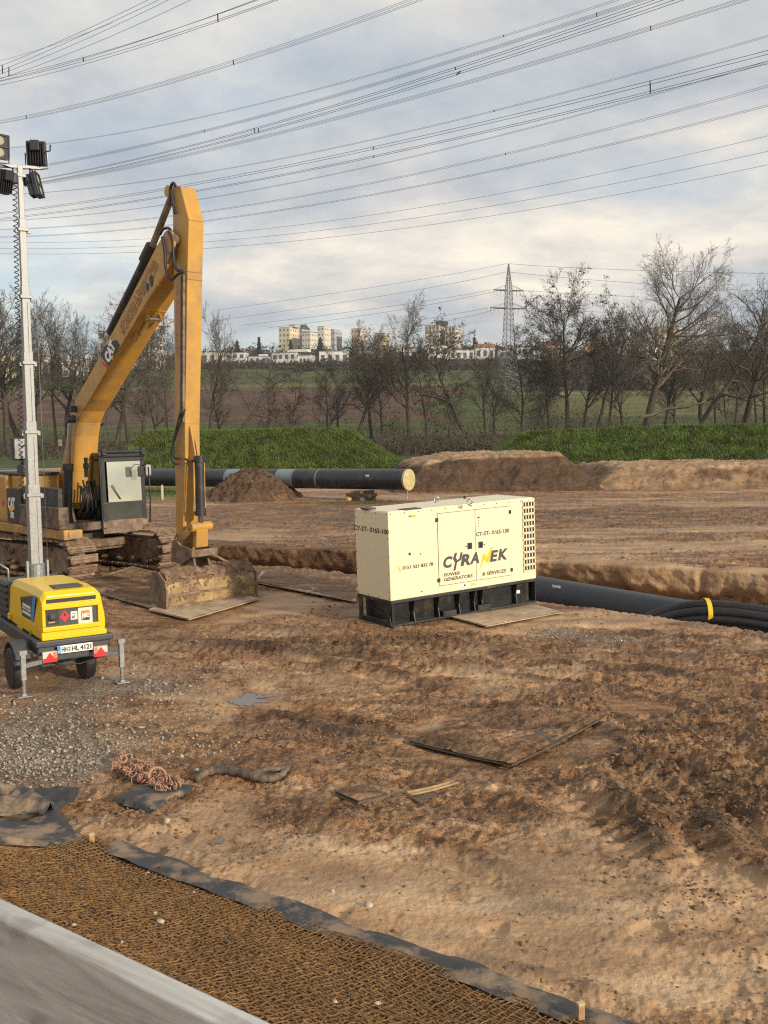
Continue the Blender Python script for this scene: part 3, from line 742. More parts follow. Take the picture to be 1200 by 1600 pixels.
SPEC = {
 'broad': dict(LV, n=(12, 8, 6, 4, 3), end=(0.25, 0.3, 0.35, 0.5, 0.7), wig=(0.035, 0.12, 0.14, 0.15, 0.16), up=(0.02, 0.075, 0.06, 0.05, 0.03), start=(0.38, 0.20, 0.2, 0.2), kids=(26, 12, 7, 5), ang=(60, 44, 40, 38), ratio=(0.50, 0.50, 0.44, 0.46), fall=(0.45, 0.5, 0.5, 0.4), rr=(0.55, 0.52, 0.52, 0.6)),
 'slender': dict(LV, n=(12, 8, 5, 4, 3), end=(0.22, 0.3, 0.4, 0.5, 0.7), wig=(0.045, 0.07, 0.10, 0.13, 0.15), up=(0.05, 0.11, 0.09, 0.06, 0.04), start=(0.36, 0.2, 0.15, 0.2), kids=(17, 8, 6, 5), ang=(38, 36, 36, 38), ratio=(0.52, 0.45, 0.46, 0.5), fall=(0.4, 0.4, 0.4, 0.4), rr=(0.50, 0.5, 0.55, 0.65)),
 'gnarled': dict(LV, n=(9, 8, 6, 4, 3), end=(0.35, 0.3, 0.35, 0.5, 0.7), wig=(0.15, 0.24, 0.24, 0.22, 0.2), up=(0.05, 0.03, 0.04, 0.03, 0.02), start=(0.36, 0.2, 0.2, 0.2), kids=(13, 8, 6, 5), ang=(58, 52, 48, 46), ratio=(0.55, 0.48, 0.44, 0.46), fall=(0.4, 0.4, 0.4, 0.4), rr=(0.58, 0.52, 0.52, 0.6)),
 'young': dict(LV, n=(12, 6, 4, 3, 3), end=(0.15, 0.3, 0.5, 0.6, 0.7), wig=(0.05, 0.10, 0.12, 0.14, 0.15), up=(0.04, 0.06, 0.06, 0.05, 0.03), start=(0.18, 0.15, 0.15, 0.2), kids=(24, 8, 5, 3), ang=(48, 40, 38, 36), ratio=(0.30, 0.45, 0.48, 0.5), fall=(0.5, 0.4, 0.4, 0.4), rr=(0.45, 0.5, 0.6, 0.7)),
}
def tree_mesh(kind, seed, H=20.0, r0=0.36, lean=(0, 0), leaf=None, nleaf=0, lsize=0.16, tmat=None, extra=None, leaf_lo=0.3):
    rg = random.Random(seed); S = dict(SPEC[kind]); out = [[] for _ in range(5)]; tips = []
    frac = {'broad': 0.78, 'slender': 0.82, 'gnarled': 0.7, 'young': 0.92}[kind]
    grow(rg, Vector((0, 0, -0.4)), Vector((lean[0], lean[1], 1)).normalized(), H * frac, r0, 0, S, out, tips)
    if extra: extra(rg, S, out, tips)
    zz = np.array([s[1].z for l in out for s in l]); top = float(np.percentile(zz, 99.3))
    k = H / top
    for l in out:
        for i, s in enumerate(l): l[i] = (s[0] * k, s[1] * k, s[2], s[3])
    V, Q = frusta(out[0], 8); tr = mesh_q('trunk', V, Q, bark)
    V1, Q1 = frusta(out[1] + out[2], 4); V2, Q2 = frusta(out[3] + out[4], 1)
    V = np.concatenate([V1, V2]); Q = np.concatenate([Q1, Q2 + len(V1)]); T = None
    mats = [tmat or twig]
    if nleaf:
        mats.append(leaf); n0 = len(V); pts = [t[0] * k for t in tips if t[1] >= 2 and t[0].z * k > H * leaf_lo]
        P = np.array([rg.choice(pts)[:] for _ in range(nleaf)]); g = np.random.default_rng(seed)
        P = P + g.normal(0, 0.12, P.shape)
        tri = P[:, None, :] + g.normal(0, lsize, (nleaf, 3, 3)); V = np.concatenate([V, tri.reshape(-1, 3)]); T = n0 + np.arange(nleaf * 3).reshape(-1, 3)
    cr = mesh_q('crown', V, Q, mats, T=T, tmat=1)
    return tr, cr
def low_limb(rg, S, out, tips):       # the long crooked limb reaching right from low on the trunk
    p = Vector((0.15, 0, 4.4)); d = Vector((1, -0.2, 0.10)).normalized(); r = 0.30
    for i in range(11):
        d = (d + Vector((0, rg.gauss(0, .06), rg.gauss(0.10 if i < 4 or i > 7 else -0.02, 0.16)))).normalized(); q = p + d * 0.72
        out[1].append((p, q, r, r * 0.9)); p = q; r *= 0.9
        if i > 4 and i % 2: grow(rg, p, (d + Vector((0, 0, 0.6))).normalized(), 2.6, r * 0.4, 2, S, out, tips)
TREE_H = dict(A=26, B=22, C=22, D=20, E=20, F=16, G=15, L=23, O=20, I=22, W=22)
TREES = {
 'A': tree_mesh('broad', 3, 26, 0.62, (0.12, 0), tmat=twig_pale, extra=low_limb), 'B': tree_mesh('slender', 5, 22, 0.30), 'C': tree_mesh('slender', 11, 22, 0.26, (0.03, 0)),
 'D': tree_mesh('broad', 8, 20, 0.42), 'E': tree_mesh('gnarled', 13, 20, 0.42, (0.10, 0)), 'F': tree_mesh('young', 4, 16, 0.16), 'G': tree_mesh('young', 9, 15, 0.14, (0.05, 0)),
 'L': tree_mesh('broad', 21, 23, 0.34, (0.02, 0), leaf=dead_leaf, nleaf=2400, lsize=0.10, leaf_lo=0.45), 'O': tree_mesh('gnarled', 23, 20, 0.3, leaf=rust_leaf, nleaf=420, lsize=0.11, leaf_lo=0.5),
 'I': tree_mesh('gnarled', 29, 22, 0.42, (-0.03, 0), leaf=ivy_leaf, nleaf=1800, lsize=0.12, leaf_lo=0.12), 'W': tree_mesh('gnarled', 37, 22, 0.40, (-0.15, 0)),
}
def set_tree(px, ytop, Y, kind, label, rot=None, wide=1.0, pxb=None):
    b = PY(px, 690, Y); zg = float(far_z(b.x, Y)) if Y > 110 else 0
    ztop = PY(px, ytop, Y).z
    tr, cr = TREES[kind]
    H0 = TREE_H[kind]
    s = (ztop - zg) / H0
    e = empty('bare_tree', (b.x, Y, zg - 0.1), (0, 0, rot if rot is not None else random.uniform(0, 6.28)))
    e.scale = (s * wide, s * wide, s)
    tag(e, label, 'tree', 'bare trees along the field edge')
    link('trunk', tr, e); link('crown', cr, e)
    return e
TL = [
 (12, 443, 150, 'D', 'thick dark bare tree at the far left edge behind the lamp heads', 1.0, 1.05), (52, 462, 168, 'B', 'bare tree directly behind the galvanised light mast', 2.2, 1.1),
 (88, 470, 172, 'C', 'slim bare tree just right of the light mast', 0.4, 1.0), (122, 478, 160, 'B', 'slim bare tree between the light mast and the digger boom', 4.0, 0.9), (150, 500, 176, 'G', 'thin young tree close to the left side of the boom', 1.0, 1.3),
 (180, 447, 158, 'O', 'tall bare tree with a few withered leaves behind the boom logo', 2.0, 1.0), (222, 492, 152, 'F', 'thin straight tree rising under the digger boom', 0.0, 1.2), (246, 520, 165, 'G', 'thin young tree left of the digger stick', 3.0, 1.2), (262, 505, 180, 'C', 'faint bare tree close behind the digger stick', 1.4, 0.8),
 (325, 478, 150, 'B', 'upright bare tree just right of the digger stick', 3.4, 1.0), (362, 532, 152, 'W', 'low spreading bare tree above the left grass bank', 3.4, 1.15), (345, 556, 170, 'F', 'small bare sapling beside the spreading tree above the left bank', 3.0, 1.3),
 (418, 590, 160, 'F', 'small thin sapling above the middle of the left bank', 0.6, 1.1), (452, 580, 160, 'G', 'small twin-stemmed sapling above the pipe joint', 0.2, 1.1), (508, 560, 165, 'G', 'small bare sapling left of the rust-leaved tree', 5.0, 1.2),
 (548, 512, 152, 'O', 'forked bare tree with a few rust coloured leaves in front of the hilltop blocks', 0.5, 1.15), (582, 505, 162, 'D', 'bare tree above the right end of the left grass bank', 2.5, 0.85),
 (640, 468, 148, 'B', 'tall upright bare tree between the hilltop flats and the grass banks', 0.9, 1.25), (668, 520, 150, 'F', 'thin straight stem just right of the tall upright tree', 2.5, 1.0),
 (728, 492, 146, 'I', 'crooked ivy-clad tree left of the pylon', 0.3, 1.0), (700, 575, 166, 'G', 'low thin bare tree beside the crooked ivy-clad tree', 0.3, 1.3), (772, 566, 168, 'B', 'low rounded bare tree in front of the pylon foot', 4.3, 1.3),
 (816, 503, 148, 'F', 'slim single-stemmed tree just right of the pylon', 1.0, 1.3), (850, 560, 160, 'G', 'small leaning sapling between the slim tree and the leafy tree', 1.0, 1.3),
 (888, 428, 140, 'L', 'tree still holding many small dark leaves near the pylon', 1.0, 1.1), (928, 452, 146, 'I', 'dark ivy-covered tree between the leafy tree and the great tree', 2.3, 0.75),
 (1004, 386, 132, 'A', 'great spreading bare tree with a thick leaning trunk', 0.0, 1.0),
 (1082, 452, 150, 'W', 'bare tree just right of the great spreading tree', 2.6, 1.0), (1118, 470, 158, 'C', 'slim bare tree second to the right of the great tree', 0.6, 1.0), (1160, 440, 142, 'E', 'crooked bare tree near the right edge', 3.0, 1.15), (1196, 452, 152, 'B', 'bare tree cut off by the right edge', 0.6, 1.2), (1056, 540, 168, 'B', 'low bushy bare tree behind the long crooked limb', 0.6, 1.5), (1138, 520, 172, 'G', 'low bushy bare tree near the right edge', 1.6, 1.4),
]
TL += [(858, 520, 162, 'C', 'thin bare tree rising behind the leafy tree on its left side', 0.7, 1.1), (908, 500, 172, 'B', 'thin bare tree filling the gap between the leafy and the ivy-covered tree', 2.9, 1.2), (952, 486, 168, 'C', 'upright bare tree just left of the great tree trunk', 4.1, 1.2), (976, 530, 176, 'B', 'lower bare tree close behind the great tree trunk', 5.2, 1.3),
       (1036, 478, 165, 'B', 'upright bare tree just right of the great tree trunk', 1.9, 1.2), (1100, 505, 172, 'E', 'crooked low tree behind the slim trees right of the great tree', 2.2, 1.1), (1148, 492, 168, 'B', 'dense upright tree left of the crooked tree near the right edge', 3.7, 1.2), (1182, 500, 175, 'C', 'slim tree between the crooked tree and the right edge', 0.2, 1.2),
       (596, 540, 170, 'C', 'slim bare tree right of the forked rust-leaved tree', 2.0, 1.2), (528, 545, 172, 'B', 'slim bare tree left of the forked rust-leaved tree', 4.4, 1.2), (758, 530, 174, 'C', 'slim bare tree close to the left side of the pylon', 1.2, 1.2), (32, 500, 178, 'E', 'crooked bare tree seen left of the light mast', 1.1, 1.2), (108, 515, 182, 'E', 'crooked low tree right of the light mast', 3.1, 1.2), (200, 520, 176, 'B', 'slim bare tree crossed by the digger boom', 0.9, 1.2)]
for (px, yt, Y, k, lb, ro, wd) in TL: set_tree(px, yt, Y, k, lb, ro, wd)

# undergrowth between the trunks, far woods on the slope
def thicket(name, spots, mats, label, cat, seed, stems=(7, 13), leafy=0, lsize=0.1, sides=3, rad=0.014, twigs=3):
    rg = random.Random(seed); segs = []
    for (x, y, z, w, h) in spots:
        for _ in range(rg.randint(*stems)):
            p = Vector((x + rg.gauss(0, w * 0.35), y + rg.gauss(0, w * 0.35), z - 0.2)); d = Vector((rg.gauss(0, 0.22), rg.gauss(0, 0.22), 1)).normalized(); L = h * rg.uniform(0.5, 1.05); r = rad * rg.uniform(0.8, 2.2)
            for i in range(4):
                d = (d + Vector((rg.gauss(0, .14), rg.gauss(0, .14), .02))).normalized(); q = p + d * L / 4; segs.append((p, q, r, r * 0.75)); p = q; r *= 0.75
                if i:
                    for _ in range(twigs):
                        e = (d + Vector((rg.gauss(0, .6), rg.gauss(0, .6), rg.gauss(0.1, .3)))).normalized(); q2 = p + e * L * rg.uniform(0.12, 0.3); segs.append((p, q2, r * 0.7, r * 0.4))
    V, Q = frusta(segs, sides); T = None
    if leafy:
        g = np.random.default_rng(seed); n0 = len(V)
        sp = np.array(spots)[g.integers(0, len(spots), leafy)]
        u = np.abs(g.normal(0, 0.45, leafy)).clip(0, 1)
        P = np.stack([sp[:, 0] + g.normal(0, 0.42, leafy) * sp[:, 3], sp[:, 1] + g.normal(0, 0.42, leafy) * sp[:, 3], sp[:, 2] + u * sp[:, 4]], 1)
        tri = P[:, None, :] + g.normal(0, lsize, (leafy, 3, 3)); V = np.concatenate([V, tri.reshape(-1, 3)]); T = n0 + np.arange(leafy * 3).reshape(-1, 3)
    o = link(name, mesh_q(name, V, Q, mats, T=T, tmat=1)); tag(o, label, cat, kind='stuff'); return o
rg = random.Random(5); sp = []
for i in range(360):
    px = rg.choice([rg.uniform(-60, 300), rg.uniform(300, 620), rg.uniform(820, 1260), rg.uniform(560, 1260), rg.uniform(600, 1000)]); Y = rg.uniform(128, 182); b = PY(px, 690, Y); big = 1.0 if px > 540 else 0.75
    sp.append((b.x, Y, float(far_z(b.x, Y)), rg.uniform(1.5, 3.5), rg.uniform(2.5, 8.0) * big))
bramble = mat('bramble', (0.045, 0.038, 0.022), 0.9, var=0.5, scale=0.6, spec=0.1)
thicket('undergrowth', sp, [twig, bramble], 'tangle of bare shrubs and stems between the tree trunks', 'undergrowth', 3, sides=1, leafy=5000, lsize=0.13)
sp = []
for i in range(130):
    px = rg.uniform(580, 1010); Y = rg.uniform(124, 140); b = PY(px, 690, Y); sp.append((b.x, Y, float(far_z(b.x, Y)), rg.uniform(1.5, 3), rg.uniform(1.2, 3.6)))
for i in range(120):
    px = rg.choice([rg.uniform(-80, 290), rg.uniform(300, 620), rg.uniform(1000, 1260)]); Y = rg.uniform(126, 140); b = PY(px, 690, Y); sp.append((b.x, Y, float(far_z(b.x, Y)), rg.uniform(1.5, 3), rg.uniform(0.8, 2.4)))
thicket('brambles', sp, [twig_pale, bramble], 'low dark brambles and dry stalks along the foot of the trees', 'undergrowth', 9, stems=(10, 18), leafy=14000, lsize=0.13, twigs=2, rad=0.013, sides=1)
wood = mat('far_wood', (0.060, 0.048, 0.036), 0.95, var=0.45, scale=0.15, spec=0.05)
sp = []
for i in range(560):
    px = rg.choice([rg.uniform(420, 1300), rg.uniform(560, 1000)]); Y = rg.uniform(560, 640) - (150 if px > 820 else 0) * rg.random(); b = PY(px, 690, Y); k = .30 if px < 540 else .95 if px < 655 else .5 if px < 865 else 1.2; sp.append((b.x, Y, float(far_z(b.x, Y)) - 0.5, rg.uniform(6, 12), rg.uniform(4, 8.0) * k))
for i in range(380):
    px = rg.uniform(-150, 1350); Y = rg.uniform(690, 960); b = PY(px, 690, Y); sp.append((b.x, Y, float(far_z(b.x, Y)) - 0.5, rg.uniform(7, 14), rg.uniform(3, 7)))
for i in range(110):
    px = rg.uniform(330, 860); Y = rg.uniform(606, 622); b = PY(px, 690, Y); sp.append((b.x, Y, float(far_z(b.x, Y)) - 0.5, rg.uniform(2, 5), rg.uniform(2.0, 4.5)))
for i in range(120):
    px = rg.uniform(-150, 420); Y = rg.uniform(600, 640); b = PY(px, 690, Y); sp.append((b.x, Y, float(far_z(b.x, Y)) - 0.5, rg.uniform(5, 9), rg.uniform(2, 4)))
for i in range(160):
    px = rg.choice([rg.uniform(150, 420), rg.uniform(560, 780), rg.uniform(820, 1300)]); Y = rg.uniform(900, 990); b = PY(px, 690, Y); sp.append((b.x, Y, float(far_z(b.x, Y)) - 0.5, rg.uniform(7, 14), rg.uniform(6, 12)))
thicket('hillside_wood', sp, [twig, wood], 'brown leafless woods and hedges covering the distant slope', 'woods', 12, stems=(4, 7), leafy=60000, lsize=0.95, rad=0.07, twigs=2, sides=1)

# dark conifers among the houses
conifer_leaf = mat('conifer_needles', (0.016, 0.026, 0.016), 0.9, var=0.4, scale=0.4, spec=0.05)
def conifer(px, ytop, Y, wpx, label, seed):
    b = PY(px, 690, Y); zg = float(far_z(b.x, Y)); H = PY(px, ytop, Y).z - zg; W = wpx / F * Y / 2
    e = empty('conifer', (b.x, Y, zg - 0.3)); tag(e, label, 'tree', 'conifers among the hilltop houses')
    t = MB(); t.tube([(0, 0, 0), (0, 0, H * 0.9)], [0.3, 0.08], 6); t.build('trunk', bark, e)
    g = np.random.default_rng(seed); n = 1500; u = g.random(n) ** 0.8; rr = W * (1 - u) * np.sqrt(g.random(n)) * (0.75 + 0.35 * np.sin(u * 30)); a = g.uniform(0, 6.28, n)
    P = np.stack([np.cos(a) * rr, np.sin(a) * rr, 1.0 + u * (H - 1)], 1); tri = P[:, None, :] + g.normal(0, 0.42, (n, 3, 3))
    link('crown', mesh_q('crown', tri.reshape(-1, 3), np.zeros((0, 4), int), conifer_leaf, T=np.arange(n * 3).reshape(-1, 3)), e)
for i, a in enumerate([(408, 527, 700, 14, 'dark conifer beside the low white houses left of the hilltop blocks'), (457, 531, 700, 13, 'dark conifer in front of the cream tower block'), (503, 528, 720, 22, 'broad dark conifer below the pale tower on the hilltop'),
                       (742, 527, 700, 12, 'dark conifer right of the block with the dark penthouse'), (930, 513, 640, 20, 'dark conifer above the orange lit house'), (836, 540, 690, 16, 'dark conifer behind the white gabled house'), (374, 533, 720, 20, 'broad dark conifer above the row of low white houses')]): conifer(*a, 40 + i)

# ------------------------------------------------------------------ buildings on the hill
w_white = mat('render_white', (0.66, 0.65, 0.62), 0.8, var=0.05, scale=0.3); w_cream = mat('render_cream', (0.66, 0.58, 0.38), 0.8, var=0.05, scale=0.3); w_grey = mat('render_grey', (0.42, 0.41, 0.40), 0.8, var=0.05, scale=0.3)
w_pink = mat('render_pink', (0.64, 0.53, 0.44), 0.8, var=0.05, scale=0.3); w_orange = mat('render_orange', (0.70, 0.42, 0.16), 0.8, var=0.05, scale=0.3); w_pale = mat('render_pale', (0.60, 0.57, 0.48), 0.8, var=0.05, scale=0.3)
roof_dark = mat('roof_dark', (0.06, 0.055, 0.055), 0.8, var=0.1, scale=0.3); roof_grey = mat('roof_grey', (0.22, 0.21, 0.20), 0.8, var=0.1, scale=0.3); roof_red = mat('roof_red', (0.26, 0.10, 0.06), 0.8, var=0.15, scale=0.4)
win_mat = mat('far_window', (0.085, 0.09, 0.10), 0.15, var=0.3, scale=0.5); slab_mat = mat('balcony_slab', (0.55, 0.54, 0.51), 0.8, var=0.05, scale=0.3)
WIN = {}
def building(name, px0, px1, yt, yb, Y, dep, wm, rows, cols, label, yaw=0.0, rm=None, roof='flat', win=(0.5, 0.5), balcony=False, steps=(), cat='building'):
    c = PY((px0 + px1) / 2, yb, Y); top = PY((px0 + px1) / 2, yt, Y).z; zb = min(c.z, float(far_z(c.x, Y))) - 1.5
    wtot = (px1 - px0) / F * Y; w = max(2.0, (wtot - dep * abs(math.sin(yaw))) / math.cos(yaw)); h = top - zb
    e = empty(name, (c.x, Y, zb), (0, 0, yaw)); tag(e, label, cat, 'houses and blocks on the hill')
    MB().box((0, 0, h / 2), (w, dep, h)).build('wall', wm, e)
    rm = rm or roof_grey
    if roof == 'flat': MB().box((0, 0, h + 0.2), (w + 0.5, dep + 0.5, 0.4)).build('roof', rm, e)
    elif roof == 'gable': MB().prism([(-w / 2 - 0.4, h), (w / 2 + 0.4, h), (0, h + w * 0.28)], -dep / 2 - 0.4, dep / 2 + 0.4).build('roof', rm, e)
    elif roof == 'side': MB().prism([(-dep / 2 - 0.4, h), (dep / 2 + 0.4, h), (0, h + dep * 0.3)], -w / 2 - 0.4, w / 2 + 0.4, 'x').build('roof', rm, e)
    elif roof == 'shed': MB().prism([(-w / 2, h), (w / 2, h), (-w / 2, h + w * 0.35)], -dep / 2, dep / 2).build('roof', rm, e)
    hv = c.z - zb; hh = h - hv
    if rows:
        sh = hh / rows; sw = w / cols; ww, wh = sw * win[0], sh * win[1]
        key = (round(ww, 2), round(wh, 2))
        if key not in WIN:
            WIN[key] = MB().box((0, 0, 0), (ww, 0.16, wh)).mesh('window', win_mat)
        for r_ in range(rows):
            for k in range(cols):
                link('window', WIN[key], e, (-w / 2 + sw * (k + .5), -dep / 2 - 0.06, hv + sh * (r_ + .52)))
        ks = max(1, int(dep / sw)) if cols else 1
        sd = dep / ks
        for side in (-1, 1):
            for r_ in range(rows):
                for k in range(ks):
                    link('window', WIN[key], e, (side * (w / 2 + 0.06), -dep / 2 + sd * (k + .5), hv + sh * (r_ + .52)), (0, 0, R(90)))
        if balcony:
            for r_ in range(rows): MB().box((0, -dep / 2 - 0.85, hv + sh * r_ + sh * 0.12), (w * 0.98, 1.7, sh * 0.30)).build('balcony', slab_mat, e)
    for (fx0, fx1, hgt, m_) in steps:
        MB().box(((fx0 + fx1) / 2 * w, 0.4, h + 0.4 + hgt / 2), ((fx1 - fx0) * w, dep * 0.6, hgt)).build('penthouse', m_, e)
    return e
BY = R(-24)
building('apartment_tower', 205, 257, 512, 590, 620, 14, w_white, 6, 4, 'white stepped apartment tower with balconies seen under the digger boom', R(-10), roof_grey, balcony=True, win=(0.6, 0.45), steps=((0.15, 0.85, 2.6, w_white), (0.38, 0.42, 7.0, galv)))
building('apartment_block', 160, 206, 520, 575, 660, 14, w_grey, 4, 4, 'grey flat-roofed block hidden behind the boom and trees', 0, roof_dark)
building('terrace_house', -6, 42, 556, 592, 610, 10, w_cream, 1, 4, 'cream low house at the far left edge behind the trees', 0, roof_grey)
building('terrace_house', 44, 82, 559, 590, 612, 10, w_cream, 1, 3, 'cream low house just right of the light mast', 0, roof_grey)
building('terrace_house', 102, 136, 562, 592, 600, 10, w_white, 2, 3, 'white two-storey house between the light mast and the boom', 0, roof_grey, steps=((0.3, 0.6, 1.6, w_cream),))
building('terrace_house', 316, 352, 551, 572, 640, 9, w_pale, 1, 3, 'pale low house next to the digger stick', 0, roof_dark)
building('terrace_house', 354, 388, 552, 575, 640, 9, w_white, 2, 3, 'white flat-roofed house, first of the low row', R(-8), roof_grey)
building('terrace_house', 390, 422, 558, 578, 642, 9, w_white, 2, 3, 'white stepped house, second of the low row', R(-8), roof_grey, steps=((0.0, 0.4, 1.2, w_white),))
building('white_house', 426, 470, 552, 578, 630, 10, w_white, 2, 4, 'large white terraced house below the cream tower block', R(-14), roof_grey, steps=((0.1, 0.95, 1.6, w_white),))
building('white_house', 468, 492, 556, 578, 632, 9, w_white, 1, 3, 'smaller white house attached right of the large white one', R(-14), roof_grey)
building('tower_block', 437, 467, 513, 545, 860, 16, w_cream, 4, 3, 'cream yellow tower block, leftmost on the hilltop', BY, w_pale, win=(0.3, 0.4), steps=((0.25, 0.75, 2.4, w_grey),))
building('tower_block', 466, 484, 515, 545, 880, 14, w_grey, 4, 2, 'grey block with a pitched roof behind the cream tower', BY, roof_dark, roof='side', win=(0.3, 0.4))
building('tower_block', 473, 496, 520, 545, 850, 13, w_pale, 3, 3, 'pale low block between the cream tower and the tall white tower', BY, roof_dark, win=(0.25, 0.35))
building('tower_block', 497, 517, 511, 545, 860, 12, w_pale, 4, 2, 'tall narrow pale tower in the middle of the hilltop', BY, w_pale, win=(0.25, 0.3))
building('tower_block', 517, 534, 517, 545, 890, 14, w_grey, 3, 2, 'grey slab with a sloping roof right of the narrow tower', BY, roof_grey, roof='shed', win=(0.3, 0.35))
building('tower_block', 550, 572, 515, 545, 880, 14, w_pink, 4, 3, 'pinkish block behind the rust-leaved tree', BY, roof_grey, win=(0.4, 0.4))
building('tower_block', 586, 608, 522, 545, 860, 13, w_cream, 3, 3, 'sunlit cream block right of the rust-leaved tree', BY, roof_grey, win=(0.4, 0.4))
building('white_house', 500, 545, 550, 572, 640, 10, w_white, 1, 4, 'white low house behind the forked tree', 0, roof_grey)
building('white_house', 560, 600, 556, 577, 650, 10, w_white, 1, 4, 'white low house left of the tall upright tree', 0, roof_grey, roof='side')
building('white_house', 620, 652, 545, 570, 660, 10, w_pale, 1, 3, 'pale low house behind the tall upright tree', 0, roof_grey)
building('apartment_block', 664, 697, 510, 545, 820, 14, w_pink, 5, 4, 'pink block of flats with a dark rooftop plant room', BY, roof_grey, win=(0.5, 0.4), steps=((0.15, 0.75, 3.2, roof_dark),))
building('apartment_block', 695, 721, 512, 545, 815, 13, w_pink, 5, 3, 'pink block of flats with a plain flat roof', BY, roof_grey, win=(0.45, 0.4), balcony=False)
building('white_house', 668, 700, 541, 558, 660, 9, w_white, 1, 3, 'white flat-roofed house under the pink flats', 0, roof_grey)
building('white_house', 702, 740, 548, 564, 665, 9, w_white, 1, 4, 'long white house right of the pink flats', 0, roof_grey)
building('white_house', 742, 772, 544, 562, 670, 9, w_white, 1, 3, 'white house with a dark red roof left of the pylon', 0, roof_red, roof='side')
building('white_house', 778, 808, 548, 574, 640, 9, w_pale, 2, 3, 'pale house behind the pylon legs', 0, roof_grey)
building('white_house', 806, 836, 543, 575, 630, 10, w_white, 2, 3, 'tall white house right of the pylon with a dark top storey', R(-10), roof_dark)
building('white_house', 832, 856, 550, 578, 625, 10, w_white, 1, 2, 'white house with a steep sloping roof right of the pylon', R(-10), w_white, roof='shed')
building('brick_house', 850, 880, 540, 560, 690, 9, w_pink, 1, 3, 'house with a red roof behind the leafy tree', 0, roof_red, roof='side')
building('apartment_block', 912, 946, 533, 560, 640, 10, w_orange, 2, 4, 'orange sunlit house behind the ivy-covered tree', R(-15), roof_dark, win=(0.55, 0.4))
building('apartment_block', 948, 980, 512, 565, 640, 12, w_grey, 5, 3, 'grey white tower block left of the great tree', R(-12), roof_grey, win=(0.4, 0.4))
building('apartment_block', 1026, 1060, 512, 560, 700, 12, w_cream, 4, 3, 'cream block seen through the branches of the great tree', 0, roof_grey, win=(0.4, 0.4))
building('terrace_house', 1000, 1030, 543, 566, 640, 9, w_white, 1, 3, 'white low house behind the trunk of the great tree', 0, roof_grey)

# ------------------------------------------------------------------ pylon and overhead lines
pyl = mat('pylon_steel', (0.15, 0.155, 0.155), 0.6, 0.3, var=0.1, scale=0.5)
def pylon():
    Y = 400.0; b = PY(795, 600, Y); zg = float(far_z(b.x, Y)) - 0.3; top = PY(793, 412, Y).z; H = top - zg
    e = empty('lattice_pylon', (b.x, Y, zg), (0, 0, R(20))); tag(e, 'tall steel lattice pylon with two cross-arms on the far field', 'pylon')
    LVL = [(0, 4.4), (0.10, 3.4), (0.20, 2.5), (0.30, 2.0), (0.40, 1.75), (0.50, 1.55), (0.58, 1.4), (0.66, 1.25), (0.74, 1.1), (0.82, 0.95), (0.90, 0.55), (1.0, 0.1)]
    for sx in (-1, 1):
        for sy in (-1, 1): MB().tube([(sx * w, sy * w, f * H) for f, w in LVL], 0.13, 4).build('leg', pyl, e)
    br = MB()
    for (f0, w0), (f1, w1) in zip(LVL[:-1], LVL[1:]):
        n = 2 if f1 - f0 > 0.06 else 1
        for j in range(n):
            a0, a1 = j / n, (j + 1) / n; g0, g1 = f0 + (f1 - f0) * a0, f0 + (f1 - f0) * a1; v0, v1 = w0 + (w1 - w0) * a0, w0 + (w1 - w0) * a1
            for (ax, ay), (bx, by) in (((-1, -1), (1, -1)), ((1, -1), (1, 1)), ((1, 1), (-1, 1)), ((-1, 1), (-1, -1))):
                br.tube([(ax * v0, ay * v0, g0 * H), (bx * v1, by * v1, g1 * H)], 0.075, 3); br.tube([(bx * v0, by * v0, g0 * H), (ax * v1, ay * v1, g1 * H)], 0.075, 3); br.tube([(ax * v1, ay * v1, g1 * H), (bx * v1, by * v1, g1 * H)], 0.06, 3)
    tag(br.build('lattice', pyl, e), kind='stuff')
    for py, hw in ((454, 6.4), (482, 7.8)):
        z = PY(793, py, Y).z - zg; m = MB()
        for s in (-1, 1):
            for sy in (-1, 1): m.tube([(s * 1.1, sy * 1.0, z), (s * hw, 0, z + 0.1)], 0.22, 4); m.tube([(s * 1.0, sy * 0.9, z + 2.2), (s * hw, 0, z + 0.2)], 0.07, 3)
            for q in (0.3, 0.55, 0.8): m.tube([(s * (1 + (hw - 1) * q), -1 + q, z), (s * (1 + (hw - 1) * q), 1 - q, z)], 0.07, 3); m.tube([(s * (1 + (hw - 1) * q), 0, z), (s * (1 + (hw - 1) * (q - .2)), 0, z + 2.2 * (1.2 - q))], 0.05, 3)
        m.build('cross_arm', pyl, e)
        for s in (-1, 1):
            for q in (0.55, 1.0):
                ins = MB(); x = s * hw * q; ins.tube([(x, 0, z), (x - s * 0.2, 0, z - 1.9)], 0.09, 5); ins.build('insulator', pyl, e)
                jp = MB(); jp.tube([(x - 2.2, -0.8, z - 0.3), (x - 1.4, -.4, z - 2.0), (x, 0, z - 2.6), (x + 1.4, .4, z - 2.0), (x + 2.2, .8, z - 0.3)], 0.035, 3); jp.build('jumper_cable', pyl, e)
    return e
pylon()
wire_mat = mat('conductor', (0.10, 0.105, 0.12), 0.5, 0.4, var=0.1)
spacer_mat = mat('spacer', (0.06, 0.06, 0.065), 0.6, var=0.1)
